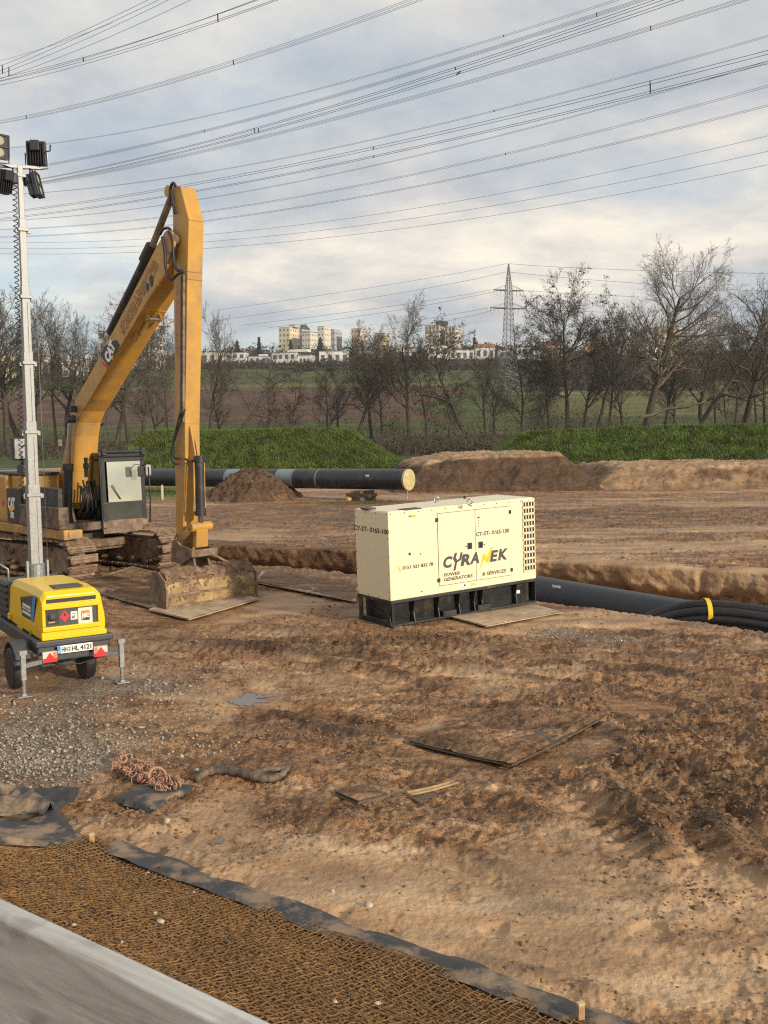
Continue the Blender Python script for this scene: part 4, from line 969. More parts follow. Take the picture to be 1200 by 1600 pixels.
def wire_path(pts, zl, zr, ext=(-350, 1550)):
    """A conductor surveyed at a few points: hangs in one vertical plane between two heights."""
    (ax, ay), (bx, by) = pts[0], pts[-1]
    A = G(ax, ay, zl); B = G(bx, by, zr)
    nrm = Vector((B.y - A.y, -(B.x - A.x), 0)).normalized()
    dxy = (B - A).to_2d(); L = dxy.length; dh = dxy / L
    S_, Z_ = [], []
    for (x, y) in pts:
        d = ray(x, y); t = (A - EYE).dot(nrm) / d.dot(nrm); P = EYE + d * t
        S_.append((P.to_2d() - A.to_2d()).dot(dh)); Z_.append(P.z)
    k = np.polyfit(S_, Z_, 2 if len(pts) > 2 else 1)
    if len(pts) > 2: k[0] = min(max(k[0], 0.0), 0.0012)
    out = []
    for s in np.concatenate([np.linspace(-L * 0.9, -L * .05, 14), np.linspace(0, L, 40), np.linspace(L * 1.06, L * 1.5, 10)]):
        q = A.to_2d() + dh * s; out.append(Vector((q.x, q.y, float(np.polyval(k, s)))))
    return out
def point_on(path, px, py=None):
    best = None
    for i in range(len(path) - 1):
        for f in (0, .25, .5, .75):
            P = path[i].lerp(path[i + 1], f); v = P - EYE
            if v.dot(fwd) <= 1: continue
            x = 600 + F * v.dot(cx) / v.dot(fwd)
            if best is None or abs(x - px) < best[0]: best = (abs(x - px), P)
    return best[1]
def power_line(wires, spacers, label, zl, zr, r=0.015):
    e = empty('power_line', (0, 0, 0)); tag(e, label, 'power line', 'overhead power lines')
    paths = [wire_path(w, zl, zr) for w in wires]
    c = paths[0][20].copy(); e.location = c
    for p in paths:
        MB(Matrix.Translation(-c)).tube(p, r, 4, False).build('wire', wire_mat, e, smooth=True)
    for (i, j, px) in spacers:
        a = point_on(paths[i], px); b = point_on(paths[j], px); MB(Matrix.Translation(-c)).bar(a, b, 0.07).build('spacer', spacer_mat, e)
    return e
off = lambda pts, d0, d1: [(x, y + d0 + (d1 - d0) * i / (len(pts) - 1)) for i, (x, y) in enumerate(pts)]
a = [(0, 103), (117, 54), (233, -1)]
power_line([a, [(0, 111), (125, 57), (250, -1)], [(0, 116), (132, 62), (265, -1)], [(0, 123), (140, 68), (280, -1)]], [(0, 2, 4), (1, 3, 14)], 'upper bundle of four cables crossing the top left corner', 31, 29)
power_line([[(0, 122), (160, 72), (317, -1)], [(0, 126), (168, 73), (333, -1)], [(0, 127), (170, 76), (341, 0)], [(0, 133), (180, 78), (358, -1)]], [(0, 2, 130), (1, 3, 340)], 'lower bundle of four cables crossing the top left corner', 31, 29)
power_line([[(0, 95), (40, 83), (110, 55)]], [], 'faint single cable above the bundles in the top left corner', 42, 40)
b = [(0, 188), (200, 143), (400, 82), (642, -2)]
power_line([b, off(b, 1.5, 3), off(b, 4, 6.5), off(b, 5, 9)], [(0, 2, 41), (1, 3, 42), (0, 2, 363), (1, 3, 366)], 'bundle of four thin cables passing above the light tower lamps', 36, 32, 0.013)
b = [(70, 225), (400, 163), (800, 50), (952, 3)]
power_line([b, off(b, .8, 3)], [(0, 1, 790)], 'pair of cables just under the topmost middle bundle', 40, 34, 0.013)
b = [(75, 256), (400, 182), (800, 63), (985, 3)]
power_line([b, off(b, 1, 2), off(b, 2, 4), off(b, 3, 6)], [(0, 2, 317), (1, 3, 319), (0, 2, 929), (1, 3, 932)], 'bundle of four thin cables over the digger, upper one', 38, 33, 0.013)
b = [(75, 277), (400, 200), (800, 75), (1030, -2)]
power_line([b, off(b, 1, 5), off(b, 5, 11), off(b, 6, 16)], [(0, 2, 398), (1, 3, 406), (0, 1, 713), (2, 3, 716)], 'heavy bundle of four dark cables over the digger', 33, 30, 0.019)
b = [(80, 283), (400, 214), (800, 107), (1140, 2)]
power_line([b, off(b, 1, 2), off(b, 2, 5), off(b, 3, 7)], [(0, 2, 1013), (1, 3, 1016)], 'bundle of four thin cables right below the heavy dark bundle', 37, 33, 0.013)
b = [(33, 303), (400, 255), (800, 165), (1200, 55)]
power_line([b, off(b, 0.5, 2.5)], [(0, 1, 768)], 'pair of thin cables above the second heavy bundle', 36, 32, 0.013)
b = [(0, 332), (400, 268), (800, 179), (1200, 79)]
power_line([b, off(b, 2, 6), [(0, 341), (400, 281), (800, 194), (1200, 96)], [(0, 343), (400, 283), (800, 197), (1200, 100)]], [(0, 2, 1010), (1, 3, 1019), (0, 1, 582), (2, 3, 582)], 'second heavy bundle of dark cables meeting the digger stick tip', 30, 28, 0.019)
b = [(0, 345), (400, 297), (800, 204), (1200, 97)]
power_line([b, off(b, 0.5, 2)], [], 'pair of thin cables below the second heavy bundle', 34, 31, 0.013)
b = [(0, 358), (400, 319), (800, 235), (1200, 134)]
power_line([b, off(b, 1, 3)], [(0, 1, 790)], 'pair of cables fifth from the bottom of the sky', 30, 29, 0.014)
b = [(0, 370), (400, 334), (800, 259), (1200, 164)]
power_line([b, off(b, 1, 2.5)], [], 'pair of cables fourth from the bottom of the sky', 29, 28, 0.014)
power_line([[(0, 378), (400, 360), (800, 296), (1200, 211)]], [], 'single cable third from the bottom of the sky', 27, 27)
power_line([[(0, 388), (400, 372), (800, 315), (1200, 237)]], [], 'single cable second from the bottom of the sky', 26, 26)
power_line([[(0, 396), (400, 383), (800, 331), (1200, 258)]], [], 'lowest single cable spanning the whole sky', 25, 25)
def far_line(pts, label, zs):
    P = [PY(x, y, Y) for (x, y, Y) in pts]
    t = np.array([0, .5, 1.0]); out = []
    for s in np.linspace(0, 1, 26): out.append(Vector([float(np.polyval(np.polyfit(t, [p[i] for p in P], 2), s)) for i in range(3)]))
    c = out[0].copy(); e = empty('power_line', c); tag(e, label, 'power line', 'lines leaving the far pylon'); MB(Matrix.Translation(-c)).tube(out, 0.055, 4, False).build('wire', wire_mat, e, smooth=True)
for pts, lb in (([(791, 412, 400), (600, 446, 430), (330, 486, 480)], 'topmost faint cable running left from the pylon tip'), ([(790, 425, 400), (600, 462, 430), (330, 502, 480)], 'second faint cable running left from the pylon'),
                ([(766, 453, 400), (600, 480, 425), (380, 508, 470)], 'cable running left from the upper cross-arm tip'), ([(780, 454, 400), (600, 488, 425), (420, 512, 470)], 'cable running left from inside the upper cross-arm'),
                ([(762, 481, 400), (690, 494, 415), (600, 507, 440)], 'cable running left from the lower cross-arm tip'), ([(778, 482, 400), (700, 501, 415), (600, 515, 440)], 'cable running left from inside the lower cross-arm'),
                ([(795, 412, 400), (960, 421, 380), (1240, 428, 350)], 'topmost faint cable running right from the pylon tip'), ([(795, 425, 400), (960, 440, 380), (1240, 458, 350)], 'second faint cable running right from the pylon'),
                ([(818, 454, 400), (900, 459, 390), (1000, 464, 375)], 'cable running right from the upper cross-arm'), ([(823, 482, 400), (900, 486, 390), (1000, 490, 375)], 'cable running right from the lower cross-arm')):
    far_line(pts, lb, 0)
# ------------------------------------------------------------------ white generator set
def plane_hit(px, py, O, n):
    d = ray(px, py); t = (O - EYE).dot(n) / d.dot(n); return EYE + d * t
class Frame:
    """A local frame standing on the ground; maps a surveyed sight line onto one of its planes."""
    def __init__(s, O, yaw, tilt=0.0, roll=0.0):
        s.M = Matrix.Translation(O) @ Matrix.Rotation(yaw, 4, 'Z') @ Matrix.Rotation(tilt, 4, 'Y') @ Matrix.Rotation(roll, 4, 'X')
        s.I = s.M.inverted(); s.R = s.M.to_3x3()
    def on(s, px, py, axis, val):
        i = 'xyz'.index(axis); n = s.R.col[i]; O = s.M @ Vector([val if k == i else 0 for k in range(3)])
        return s.I @ plane_hit(px, py, O, n)
    def root(s, name):
        e = empty(name); e.matrix_world = s.M; return e
GO = G(612, 981, 0.0); GO.z = 0.0
GF = Frame(GO, R(33.5), R(-1.6))
GL, GW, GB = GF.on(836.5, 840, 'y', 0).x, 1.16, 0.50
GH = GF.on(611.5, 800.5, 'y', 0).z
z4 = lambda x, y: (520 + x / 3.3333, 750 + y / 3.3333)
z7 = lambda x, y: (680 + x / 7.059, 830 + y / 7.059)
g4 = lambda x, y: GF.on(*z4(x, y), 'y', 0)
g7 = lambda x, y: GF.on(*z7(x, y), 'y', 0)
def generator():
    e = GF.root('generator'); tag(e, 'cream white power generator in a steel canopy on a black base frame', 'generator')
    can = MB(); can.box((GL / 2, GW / 2, (GB + GH) / 2), (GL, GW, GH - GB)); can.build('canopy', cream, e, bevel=0.012)
    rf = MB(); rf.box((GL / 2, GW / 2, GH + 0.006), (GL - 0.06, GW - 0.06, 0.012)); rf.build('roof_panel', cream, e, bevel=0.005)
    P = [g4(542, 175), g4(738, 155), g4(923, 135), g4(930, 496), g4(747, 523), g4(552, 551)]
    zt = (P[0].z + P[2].z) / 2; zb = (P[3].z + P[5].z) / 2; xa, xb, xc_ = P[0].x, P[1].x, P[2].x
    for (x0, x1) in ((xa, xb), (xb, xc_)):
        MB().box(((x0 + x1) / 2, -0.001, (zt + zb) / 2), (x1 - x0 + 0.004, 0.006, zt - zb + 0.008)).build('door_seal', black_rubber, e)
        MB().box(((x0 + x1) / 2, -0.006, (zt + zb) / 2), (x1 - x0 - 0.010, 0.010, zt - zb - 0.010)).build('door', cream, e, bevel=0.003)
    for (x, y) in ((695, 343), (768, 337)):
        p = g4(x + 16 if x < 700 else x, y)
        h = MB(); h.box((p.x, -0.014, p.z), (0.115, 0.012, 0.125)); o = h.build('handle', gen_black, e, bevel=0.006)
        k = MB(); k.box((p.x + 0.01, -0.026, p.z), (0.03, 0.014, 0.08)); k.build('latch', black_rubber, o)
        q = MB(); q.cyl((p.x + (-0.09 if x < 700 else 0.09), 0, p.z), (p.x + (-0.09 if x < 700 else 0.09), -0.02, p.z), 0.014, 10); q.build('lock', black_rubber, e)
    for (x, y) in ((540, 208), (920, 166), (551, 522), (929, 467)):
        p = g4(x, y); MB().box((p.x, -0.014, p.z), (0.055, 0.022, 0.075)).build('hinge', gen_black, e, bevel=0.005)
    # panel joint left of the vent, exhaust-side joint under the doors
    for (x0, y0, y1) in ((552, 556, 600), (932, 500, 540)):
        p = g4(x0, y0); q = g4(x0, y1); MB().box((p.x, -0.001, (p.z + q.z) / 2), (0.005, 0.004, p.z - q.z)).build('panel_joint', roof_grey, e)
    # vent grille: black cavity plate behind cream bars
    a = g4(987, 112); b = g4(1050, 468); x0, x1, z1, z0 = a.x, g4(1047, 300).x + 0.01, a.z, b.z - 0.0
    MB().box(((x0 + x1) / 2, -0.001, (z0 + z1) / 2), (x1 - x0, 0.006, z1 - z0)).build('vent_cavity', black_print, e)
    gr = MB(); nx, nz = 4, 11
    for i in range(nx + 1): gr.box((x0 + (x1 - x0) * i / nx, -0.010, (z0 + z1) / 2), (0.020, 0.018, z1 - z0 + 0.02))
    for k in range(nz + 1): gr.box(((x0 + x1) / 2, -0.0105, z0 + (z1 - z0) * k / nz), (x1 - x0 + 0.02, 0.017, 0.040))
    gr.build('vent_grille', cream, e)
    # base frame
    bm = MB(); bm.box((GL / 2, GW / 2, GB - 0.03), (GL - 0.004, GW - 0.004, 0.06)); bm.box((GL / 2 + .05, GW / 2 + .065, 0.25), (GL - 0.24, GW - 0.17, 0.46)); bm.box((GL - 0.02, GW / 2, 0.25), (0.02, GW - 0.02, 0.46)); bm.box((GL / 2, 0.06, 0.02), (GL, 0.12, 0.04)); bm.box((GL / 2, GW - 0.06, 0.02), (GL, 0.12, 0.04))
    bm.box((GL / 2, 0.16, 0.26), (GL - 0.3, 0.02, 0.44)); bm.box((0.05, GW / 2, 0.05), (0.09, GW - 0.1, 0.09)); bm.build('base_frame', gen_black, e, bevel=0.006)
    for f in (0.0, 0.155, 0.315, 0.455, 0.56, 0.615, 0.86, 1.0):
        x = min(max(f * GL, 0.012), GL - 0.012)
        for s in (0, 1):
            pr = [(0.005, GB - 0.06), (0.16, GB - 0.06), (0.16, 0.04), (0.02, 0.04), (0.06, 0.22)] if s == 0 else [(GW - 0.005, GB - 0.06), (GW - 0.16, GB - 0.06), (GW - 0.16, 0.04), (GW - 0.02, 0.04), (GW - 0.06, 0.22)]
            MB().prism(pr, x - 0.01, x + 0.01, 'x').build('gusset', gen_black, e)
    for f in (0.045, 0.955):
        for y in (0.06, GW - 0.06): MB().box((f * GL + (-.13 if f < .5 else .13), y, 0.25), (0.02, 0.12, 0.46)).build('corner_post', gen_black, e, bevel=0.004)
    for x, y in ((610, 698), (788, 668)):
        p = g4(x, y); m = MB(); m.box((p.x, 0.10, 0.085), (0.32, 0.22, 0.11)); o = m.build('fork_pocket', gen_black, e, bevel=0.006); MB().box((p.x, -0.012, 0.085), (0.25, 0.006, 0.065)).build('opening', black_print, o)
    p = g4(973, 584); MB().box((p.x, 0.1, p.z), (0.09, 0.12, 0.06)).build('label_plate', white_print, e)
    # lifting eyes, exhaust cap and roof hatch
    for x, y in ((682, 781), (734, 785)):
        q = GF.on(x, y + 4, 'z', GH + 0.012); m = MB(); m.ring((q.x, q.y, GH + 0.075), (0.5, 1, 0), 0.05, 0.013, 18, 8); m.cyl((q.x, q.y, GH), (q.x, q.y, GH + 0.035), 0.03, 10); m.build('lifting_eye', steel, e, smooth=True)
    q = GF.on(*z4(400, 151), 'z', GH + 0.012); m = MB(); m.box((q.x, q.y, GH + 0.016), (0.40, 0.22, 0.016)); m.build('roof_hatch', gen_black, e)
    q = GF.on(*z4(185, 152), 'z', GH + 0.012); m = MB(); m.box((q.x, q.y, GH + 0.025), (0.20, 0.26, 0.03)); m.build('rain_cap', gen_black, e, bevel=0.008)
    q = GF.on(*z4(688, 97), 'z', GH + 0.012); MB().cyl((q.x, q.y, GH), (q.x, q.y, GH + 0.07), 0.03, 10).build('vent_stub', gen_black, e)
    # bolts round the canopy edges
    bo = MB()
    for f in np.linspace(0.015, 0.985, 12): bo.cyl((f * GL, -0.004, GH - 0.035), (f * GL, 0.004, GH - 0.035), 0.013, 6)
    for f in np.linspace(0.04, 0.96, 4):
        bo.cyl((-0.004, f * GW, GH - 0.035), (0.004, f * GW, GH - 0.035), 0.014, 6); bo.cyl((-0.004, f * GW, GB + 0.035), (0.004, f * GW, GB + 0.035), 0.012, 6)
    for f in np.linspace(0.1, 0.9, 5):
        for y in (0.03, GW - 0.03): bo.cyl((-0.004, y, GB + f * (GH - GB)), (0.004, y, GB + f * (GH - GB)), 0.012, 6)
    for x, y, r in ((400, 385, 0.028), (457, 385, 0.014), (463, 581, 0.014)):
        p = g4(x, y); bo.cyl((p.x, -0.006, p.z), (p.x, 0.004, p.z), r, 8)
    tag(bo.build('bolt_heads', black_print, e), kind='stuff')
    # lettering
    ex = lambda a, b: (g4(*a), g4(*b))
    def line(body, a, b, h, m, shear=0.0, bold=0.022, fn=g4):
        A = fn(*a); B = fn(*b); letter(body, m, e, (A.x, -0.0025 if not (xa < A.x < xc_) else -0.0125, A.z), (1, 0, 0), (0, 0, 1), B.x - A.x, h, bold, shear)
    pxm = 1 / 84.0
    line('0151 521 832 78', (363, 468), (523, 447), 0.066, black_print, 0.12)
    line('CY-ST- 0165-100', (745, 294), (917, 272), 0.085, black_print, 0.14)
    line('POWER', (92, 503), (270, 480), 0.066, black_print, 0.16, fn=g7); line('GENERATORS', (92, 555), (410, 512), 0.068, black_print, 0.16, fn=g7); line('& SERVICES', (515, 492), (778, 455), 0.070, black_print, 0.16, fn=g7)
    A = GF.on(*z4(111, 259), 'x', 0); B = GF.on(*z4(292, 272), 'x', 0)
    letter('CY-ST- 0165-100', black_print, e, (-0.0025, A.y, A.z), (0, -1, 0), (0, 0, 1), A.y - B.y, 0.095, 0.018, 0.1)
    grey_print = mat('grey_print', (0.060, 0.062, 0.068), 0.45, var=0.05)
    for ch, a, b, h in (('C', (86, 412), (190, 392), 0.225), ('R', (275, 386), (386, 366), 0.225), ('A', (378, 366), (482, 352), 0.225), ('E', (598, 340), (692, 328), 0.225), ('K', (688, 324), (800, 312), 0.225)):
        line(ch, a, b, h, grey_print, 0.2, 0.045, g7)
    def flat(name, pts, m, y=-0.0125): 
        pp = [g7(*p) for p in pts]; MB().prism([(p.x, p.z) for p in pp], y - 0.001, y + 0.001).build(name, m, e)
    flat('lettering', [(196, 437), (213, 345), (191, 303), (212, 240), (239, 233), (224, 292), (240, 318), (262, 300), (276, 233), (298, 229), (284, 312), (237, 345), (219, 432)], grey_print)
    flat('lightning_bolt', [(478, 447), (505, 345), (518, 262), (541, 240), (563, 290), (608, 180), (629, 171), (590, 348), (574, 351), (533, 314)], amber_print)
    p = g4(348, 463); MB().prism([(p.x - .03, p.z + .05), (p.x - .01, p.z + .05), (p.x - .005, p.z + .01), (p.x + .03, p.z - .03), (p.x + .03, p.z - .05), (p.x, p.z - .05), (p.x - .03, p.z - .01)], -0.003, -0.001).build('phone_symbol', amber_print, e)
    p = g4(418, 188); MB().box((p.x + 0.02, -0.002, p.z), (0.09, 0.003, 0.045)).build('sticker', amber_print, e); letter('PRO', black_print, e, (p.x - 0.10, -0.003, p.z - 0.015), (1, 0, 0), (0, 0, 1), 0.07, 0.035, 0.02)
    p = g7(335, 594); MB().box((p.x, -0.002, p.z), (0.23, 0.003, 0.055)).build('sticker', white_print, e); MB().cyl((p.x - 0.02, -0.006, p.z), (p.x - 0.02, 0.0, p.z), 0.022, 10).build('sticker_dot', black_print, e); q = g7(420, 585); MB().box((q.x, -0.002, q.z), (0.11, 0.003, 0.04)).build('sticker', amber_print, e)
    p = g4(757, 195); MB().box((p.x, -0.012, p.z), (0.05, 0.003, 0.03)).build('sticker', black_print, e)
    for k in range(3): p = g4(756, 212 + 14 * k); MB().box((p.x, -0.012, p.z), (0.018, 0.003, 0.028)).build('sticker', roof_grey, e)
    # mud splashed along the bottom
    return e
gen = generator()
# ------------------------------------------------------------------ mobile light tower on its trailer
LO = G(115, 1078, 0.0); LO = Vector((-4.47, 14.77, 0.0))
LF = Frame(LO, R(33))
zL = lambda x, y: (x / 6.667, 890 + y / 6.667)
def light_tower():
    e = LF.root('light_tower'); tag(e, 'yellow and grey trailer light tower with a raised galvanised mast and number plate', 'light tower')
    on = lambda x, y: LF.on(x, y, 'y', 0)
    zb = on(115, 995).z; W = (LF.on(165, 985, 'y', 0).x - LF.on(65, 998, 'y', 0).x) / 2; xc0 = (LF.on(165, 985, 'y', 0).x + LF.on(65, 998, 'y', 0).x) / 2
    def sec(y, k, top, inset_):
        w = W - inset_
        pr = [(-w, zb), (-w - .012, zb + .16), (-w - .004, top - .36), (-w + .012, top - .10), (-w + .075, top), (w - .13, top), (w - .045, top - .10), (w + .004, top - .36), (w + .012, zb + .16), (w, zb)]
        return [(xc0 + a, y, b) for a, b in pr]
    T = LF.on(100, 905, 'y', 1.0).z; T0 = on(110, 928).z
    secs = [sec(0.0, 1, T0, 0.012), sec(0.07, 1, T0 + .055, 0.0), sec(0.45, 1.0, T, 0.0), sec(1.65, 1.0, T - 0.02, 0.0), sec(1.92, 1, T - 0.08, 0.01)]
    m = MB(); n = 10; vs = [p for s in secs for p in s]
    fs = [(i * n + k, i * n + (k + 1) % n, (i + 1) * n + (k + 1) % n, (i + 1) * n + k) for i in range(len(secs) - 1) for k in range(n)] + [tuple(range(n))[::-1], tuple(range((len(secs) - 1) * n, len(secs) * n))]
    m.add(vs, fs); hood = m.build('hood', lt_yellow, e, bevel=0.018, seg=3)
    # rear frame, recessed control panel and slot
    def rect(x0, y0, x1, y1): a = on(*zL(x0, y0)); b = on(*zL(x1, y1)); return a.x, b.z, b.x, a.z
    x0, z0, x1, z1 = on(70.5, 980).x, on(70.5, 980).z, on(152, 974).x, on(152, 944.5).z
    MB().box(((x0 + x1) / 2, -0.008, (z0 + z1) / 2), (x1 - x0, 0.016, z1 - z0)).build('control_panel', lt_grey, e, bevel=0.004)
    fr = MB()
    for (a, b, c, d) in ((x0 - 0.05, z0 - 0.07, x1 + 0.05, z0), (x0 - 0.05, z1, x1 + 0.05, z1 + 0.075), (x0 - 0.05, z0, x0, z1), (x1, z0, x1 + 0.05, z1)):
        fr.box(((a + c) / 2, -0.022, (b + d) / 2), (c - a, 0.06, d - b))
    fr.build('panel_frame', lt_yellow, e, bevel=0.012, seg=2)
    zs = on(110, 936.5).z
    MB().box(((x0 + x1) / 2 + 0.01, 0.004, zs), (x1 - x0 - 0.04, 0.03, 0.055)).build('air_slot', black_print, e)
    MB().box((xc0, -0.012, zb + 0.035), (2 * W + 0.01, 0.06, 0.075)).build('hood_lip', lt_yellow, e, bevel=0.012)
    px_ = lambda x, y: on(*zL(x, y))
    a = px_(540, 490); MB().box((a.x, -0.018, a.z), (0.19, 0.006, z1 - z0 - 0.02)).build('socket_recess', black_print, e); s = MB(); s.lathe((a.x, -0.02, a.z), (0, -1, 0), [(0, .062), (.02, .062), (.03, .05), (.045, .03)], 18); s.build('fuel_cap', lt_grey, e, smooth=False)
    q = px_(535, 548); MB().box((q.x, -0.023, q.z), (0.09, 0.003, 0.02)).build('sticker', mat('tan_print', (.45, .36, .2), .6), e)
    q = px_(672, 485); d = 0.075; MB().prism([(q.x - d, q.z), (q.x, q.z - d * 1.15), (q.x + d, q.z), (q.x, q.z + d * 1.15)], -0.0185, -0.0165).build('diamond_sign', red_print, e); MB().prism([(q.x - .012, q.z + .005), (q.x + .012, q.z + .005), (q.x + .016, q.z + .03), (q.x, q.z + .06), (q.x - .016, q.z + .03)], -0.0205, -0.0195).build('flame_symbol', black_print, e)
    q = px_(768, 474); MB().box((q.x, -0.0175, q.z), (0.095, 0.003, 0.12)).build('info_sticker', white_print, e); letter('max', red_print, e, (q.x - .035, -0.020, q.z + .02), (1, 0, 0), (0, 0, 1), .06, .02, .02); letter('85', black_print, e, (q.x - .035, -0.020, q.z - .045), (1, 0, 0), (0, 0, 1), .05, .045, .03)
    q = px_(885, 473); o = MB(); o.box((q.x, -0.0175, q.z), (0.205, 0.003, 0.235)); st = o.build('logo_sticker', mat('cream_print', (.78, .72, .58), .5), e)
    MB().box((q.x, -0.0200, q.z), (0.125, 0.0015, 0.145)).build('logo_square', orange_print, st); MB().prism([(q.x - .06, q.z - .072), (q.x + .0625, q.z - .072), (q.x + .0625, q.z + .005)], -0.0222, -0.0210).build('logo_shade', black_print, st); letter('NKL', white_print, st, (q.x - .055, -0.0242, q.z - .03), (1, 0.0, 0.0), (0.15, 0, 1), .11, .065, .05)
    # flank sticker and catch
    xs = xc0 - W - 0.0125
    sp = [LF.on(*zL(x, y), 'x', xs) for x, y in ((210, 285), (375, 272), (350, 545), (232, 478))]
    MB().prism([(p.y, p.z) for p in sp], xs - 0.003, xs, 'x').build('flank_panel', lt_grey, e)
    sp = [LF.on(*zL(x, y), 'x', xs) for x, y in ((345, 276), (375, 272), (350, 545), (322, 530))]; MB().prism([(p.y, p.z) for p in sp], xs - 0.005, xs - 0.0035, 'x').build('flank_stripe', blue_print, e)
    for yy in (355, 430):
        A = LF.on(*zL(238, yy), 'x', xs); B = LF.on(*zL(320, yy), 'x', xs); MB().box((xs - 0.004, (A.y + B.y) / 2, A.z), (0.003, abs(A.y - B.y), 0.04)).build('flank_bar', white_print, e)
    A = LF.on(*zL(236, 408), 'x', xs); B = LF.on(*zL(322, 404), 'x', xs); letter('Atlas Copco', white_print, e, (xs - 0.004, A.y, A.z), (0, -1, 0), (0, 0, 1), A.y - B.y, 0.06, 0.03, 0.1)
    A = LF.on(*zL(112, 485), 'x', xs); MB().box((xs - 0.01, A.y + .03, A.z), (0.04, 0.12, 0.10)).build('catch', lt_yellow, e, bevel=0.012)
    A = LF.on(*zL(318, 655), 'x', xs); MB().cyl((xs - 0.008, A.y, A.z), (xs + .01, A.y, A.z), 0.045, 14).build('plug', mat('tower_yellow_dark', (.5, .32, .01), .5), e)
    A = LF.on(*zL(210, 620), 'x', xs); MB().box((xs - 0.001, A.y, A.z), (0.012, 0.32, 0.10)).build('grip_recess', mat('tower_yellow_dark', (.5, .32, .01), .5), e, bevel=0.01)
    MB().box((xc0, 0.32, T + 0.002), (0.42, 0.30, 0.016)).build('top_hatch', lt_grey, e, bevel=0.004)
    # grey front body with louvres
    fb = MB(); fb.prism([(1.86, zb - .02), (2.85, zb - .02), (2.82, zb + .30), (2.50, T - .10), (1.86, T - .10)], xc0 - W - .01, xc0 + W + .01, 'x'); fb.build('front_body', lt_grey, e, bevel=0.05, seg=3)
    for k in range(5):
        z = zb + 0.12 + k * 0.105; l = MB(); l.box((xc0 - W - 0.016, 2.25, z), (0.03, 0.62, 0.05), (0, R(-28), 0)); l.build('louvre', black_rubber, e)
    MB().tube([(xc0 - W + .02, 1.95, T - .12), (xc0 - W + .02, 1.96, T + .10), (xc0 - W - .14, 2.0, T + .22)], .018, 8).build('lift_handle', galv, e, smooth=True)
    # chassis, bumper, plate, lights
    ch = MB(); ch.box((xc0, 1.3, zb - 0.12), (2 * W + 0.12, 2.6, 0.20)); ch.box((xc0, 0.04, zb - 0.05), (2 * W + 0.20, 0.20, 0.09)); ch.box((xc0 + .02, 0.10, zb - 0.27), (0.62, 0.14, 0.12)); ch.box((xc0, 1.0, zb - .30), (0.10, 1.9, .10)); ch.box((xc0, 3.1, zb - .28), (0.09, 1.6, .09)); ch.build('chassis', lt_grey, e, bevel=0.02)
    A = on(87.5, 1019); B = on(142, 1002.5); zc = on(115, 1011).z; pw = B.x - A.x
    pl = MB(); pl.box(((A.x + B.x) / 2, -0.075, zc), (pw, 0.008, 0.112)); plate = pl.build('number_plate', white_print, e, bevel=0.003)
    MB().box((A.x + .024, -0.081, zc), (0.044, 0.003, 0.106)).build('plate_band', blue_print, plate); letter('D', white_print, plate, (A.x + .013, -0.084, zc - .042), (1, 0, 0), (0, 0, 1), .02, .026, .02)
    letter('HH', black_print, plate, (A.x + .062, -0.081, zc - .036), (1, 0, 0), (0, 0, 1), .082, .073, .035); letter('HL 4121', black_print, plate, (A.x + .205, -0.081, zc - .036), (1, 0, 0), (0, 0, 1), pw - .225, .073, .035)
    for dz in (.018, -.018): MB().cyl((A.x + .172, -0.0795, zc + dz), (A.x + .172, -0.082, zc + dz), .017, 10).build('plate_seal', roof_grey, plate)
    for cx_, cz in ((75.5, 1025), (154.5, 1016)):
        c = on(cx_, cz); s = -1 if cx_ < 100 else 1
        hs = MB(); hs.box((c.x, -0.06, c.z), (0.205, 0.07, 0.155)); o = hs.build('tail_light', mat('tail_clear', (.62, .60, .56), .2, var=.1), e, bevel=.008)
        MB().prism([(c.x - .10, c.z - .072), (c.x + .10, c.z - .072), (c.x, c.z + .068)], -0.104, -0.0955).build('reflector', red_print, o); MB().box((c.x, -0.0965, c.z - .045), (.2, .003, .06)).build('red_lens', red_print, o)
        MB().box((c.x - s * .07, -0.0970, c.z + .03), (.05, .003, .08)).build('amber_lens', orange_print, o)
    # wheels and mudguards
    for s in (-1, 1):
        gp = LF.I @ (G(35, 1079) if s < 0 else G(139, 1065)); wx = gp.x + .04 * s; wy = .44; wc = Vector((wx, wy, 0.30)); ax = Vector((s, 0, 0))
        ty = MB(); ty.lathe(wc - ax * .085, ax, [(0, .19), (0.0, .27), (.02, .295), (.05, .302), (.12, .302), (.15, .295), (.17, .27), (.17, .19)], 36); wh = empty('wheel'); wh.parent = e
        ty.build('tyre', black_rubber, wh, smooth=False); rm = MB(); rm.lathe(wc + ax * .0, ax, [(0, .195), (.07, .192), (.07, .175), (.03, .15), (.02, .10), (.055, .085), (.06, .05), (.075, .045), (.075, .0)], 24); rm.build('rim', mat('rim_silver', (.5, .5, .5), .35, .8, var=.1), wh)
        for k in range(10):
            t = k * math.pi / 5; c = wc + ax * .036 + Vector((0, math.cos(t), math.sin(t))) * .128; MB().cyl(c, c + ax * .012, .016, 8).build('rim_slot', black_print, wh)
        mg = MB(); n = 14; pr = []
        for rr in (.40, .365):
            arc = [(wy + rr * math.cos(t), .30 + rr * math.sin(t)) for t in np.linspace(R(12), R(152), n)]; pr += arc if rr == .40 else arc[::-1]
        mg.prism(pr, *(sorted((wx - s * .15, wx + s * .07))), 'x'); mg.build('mudguard', lt_grey, e, bevel=.012)
        MB().bar((xc0, wy, .30), (wx, wy, .30), .07).build('axle', lt_grey, e)
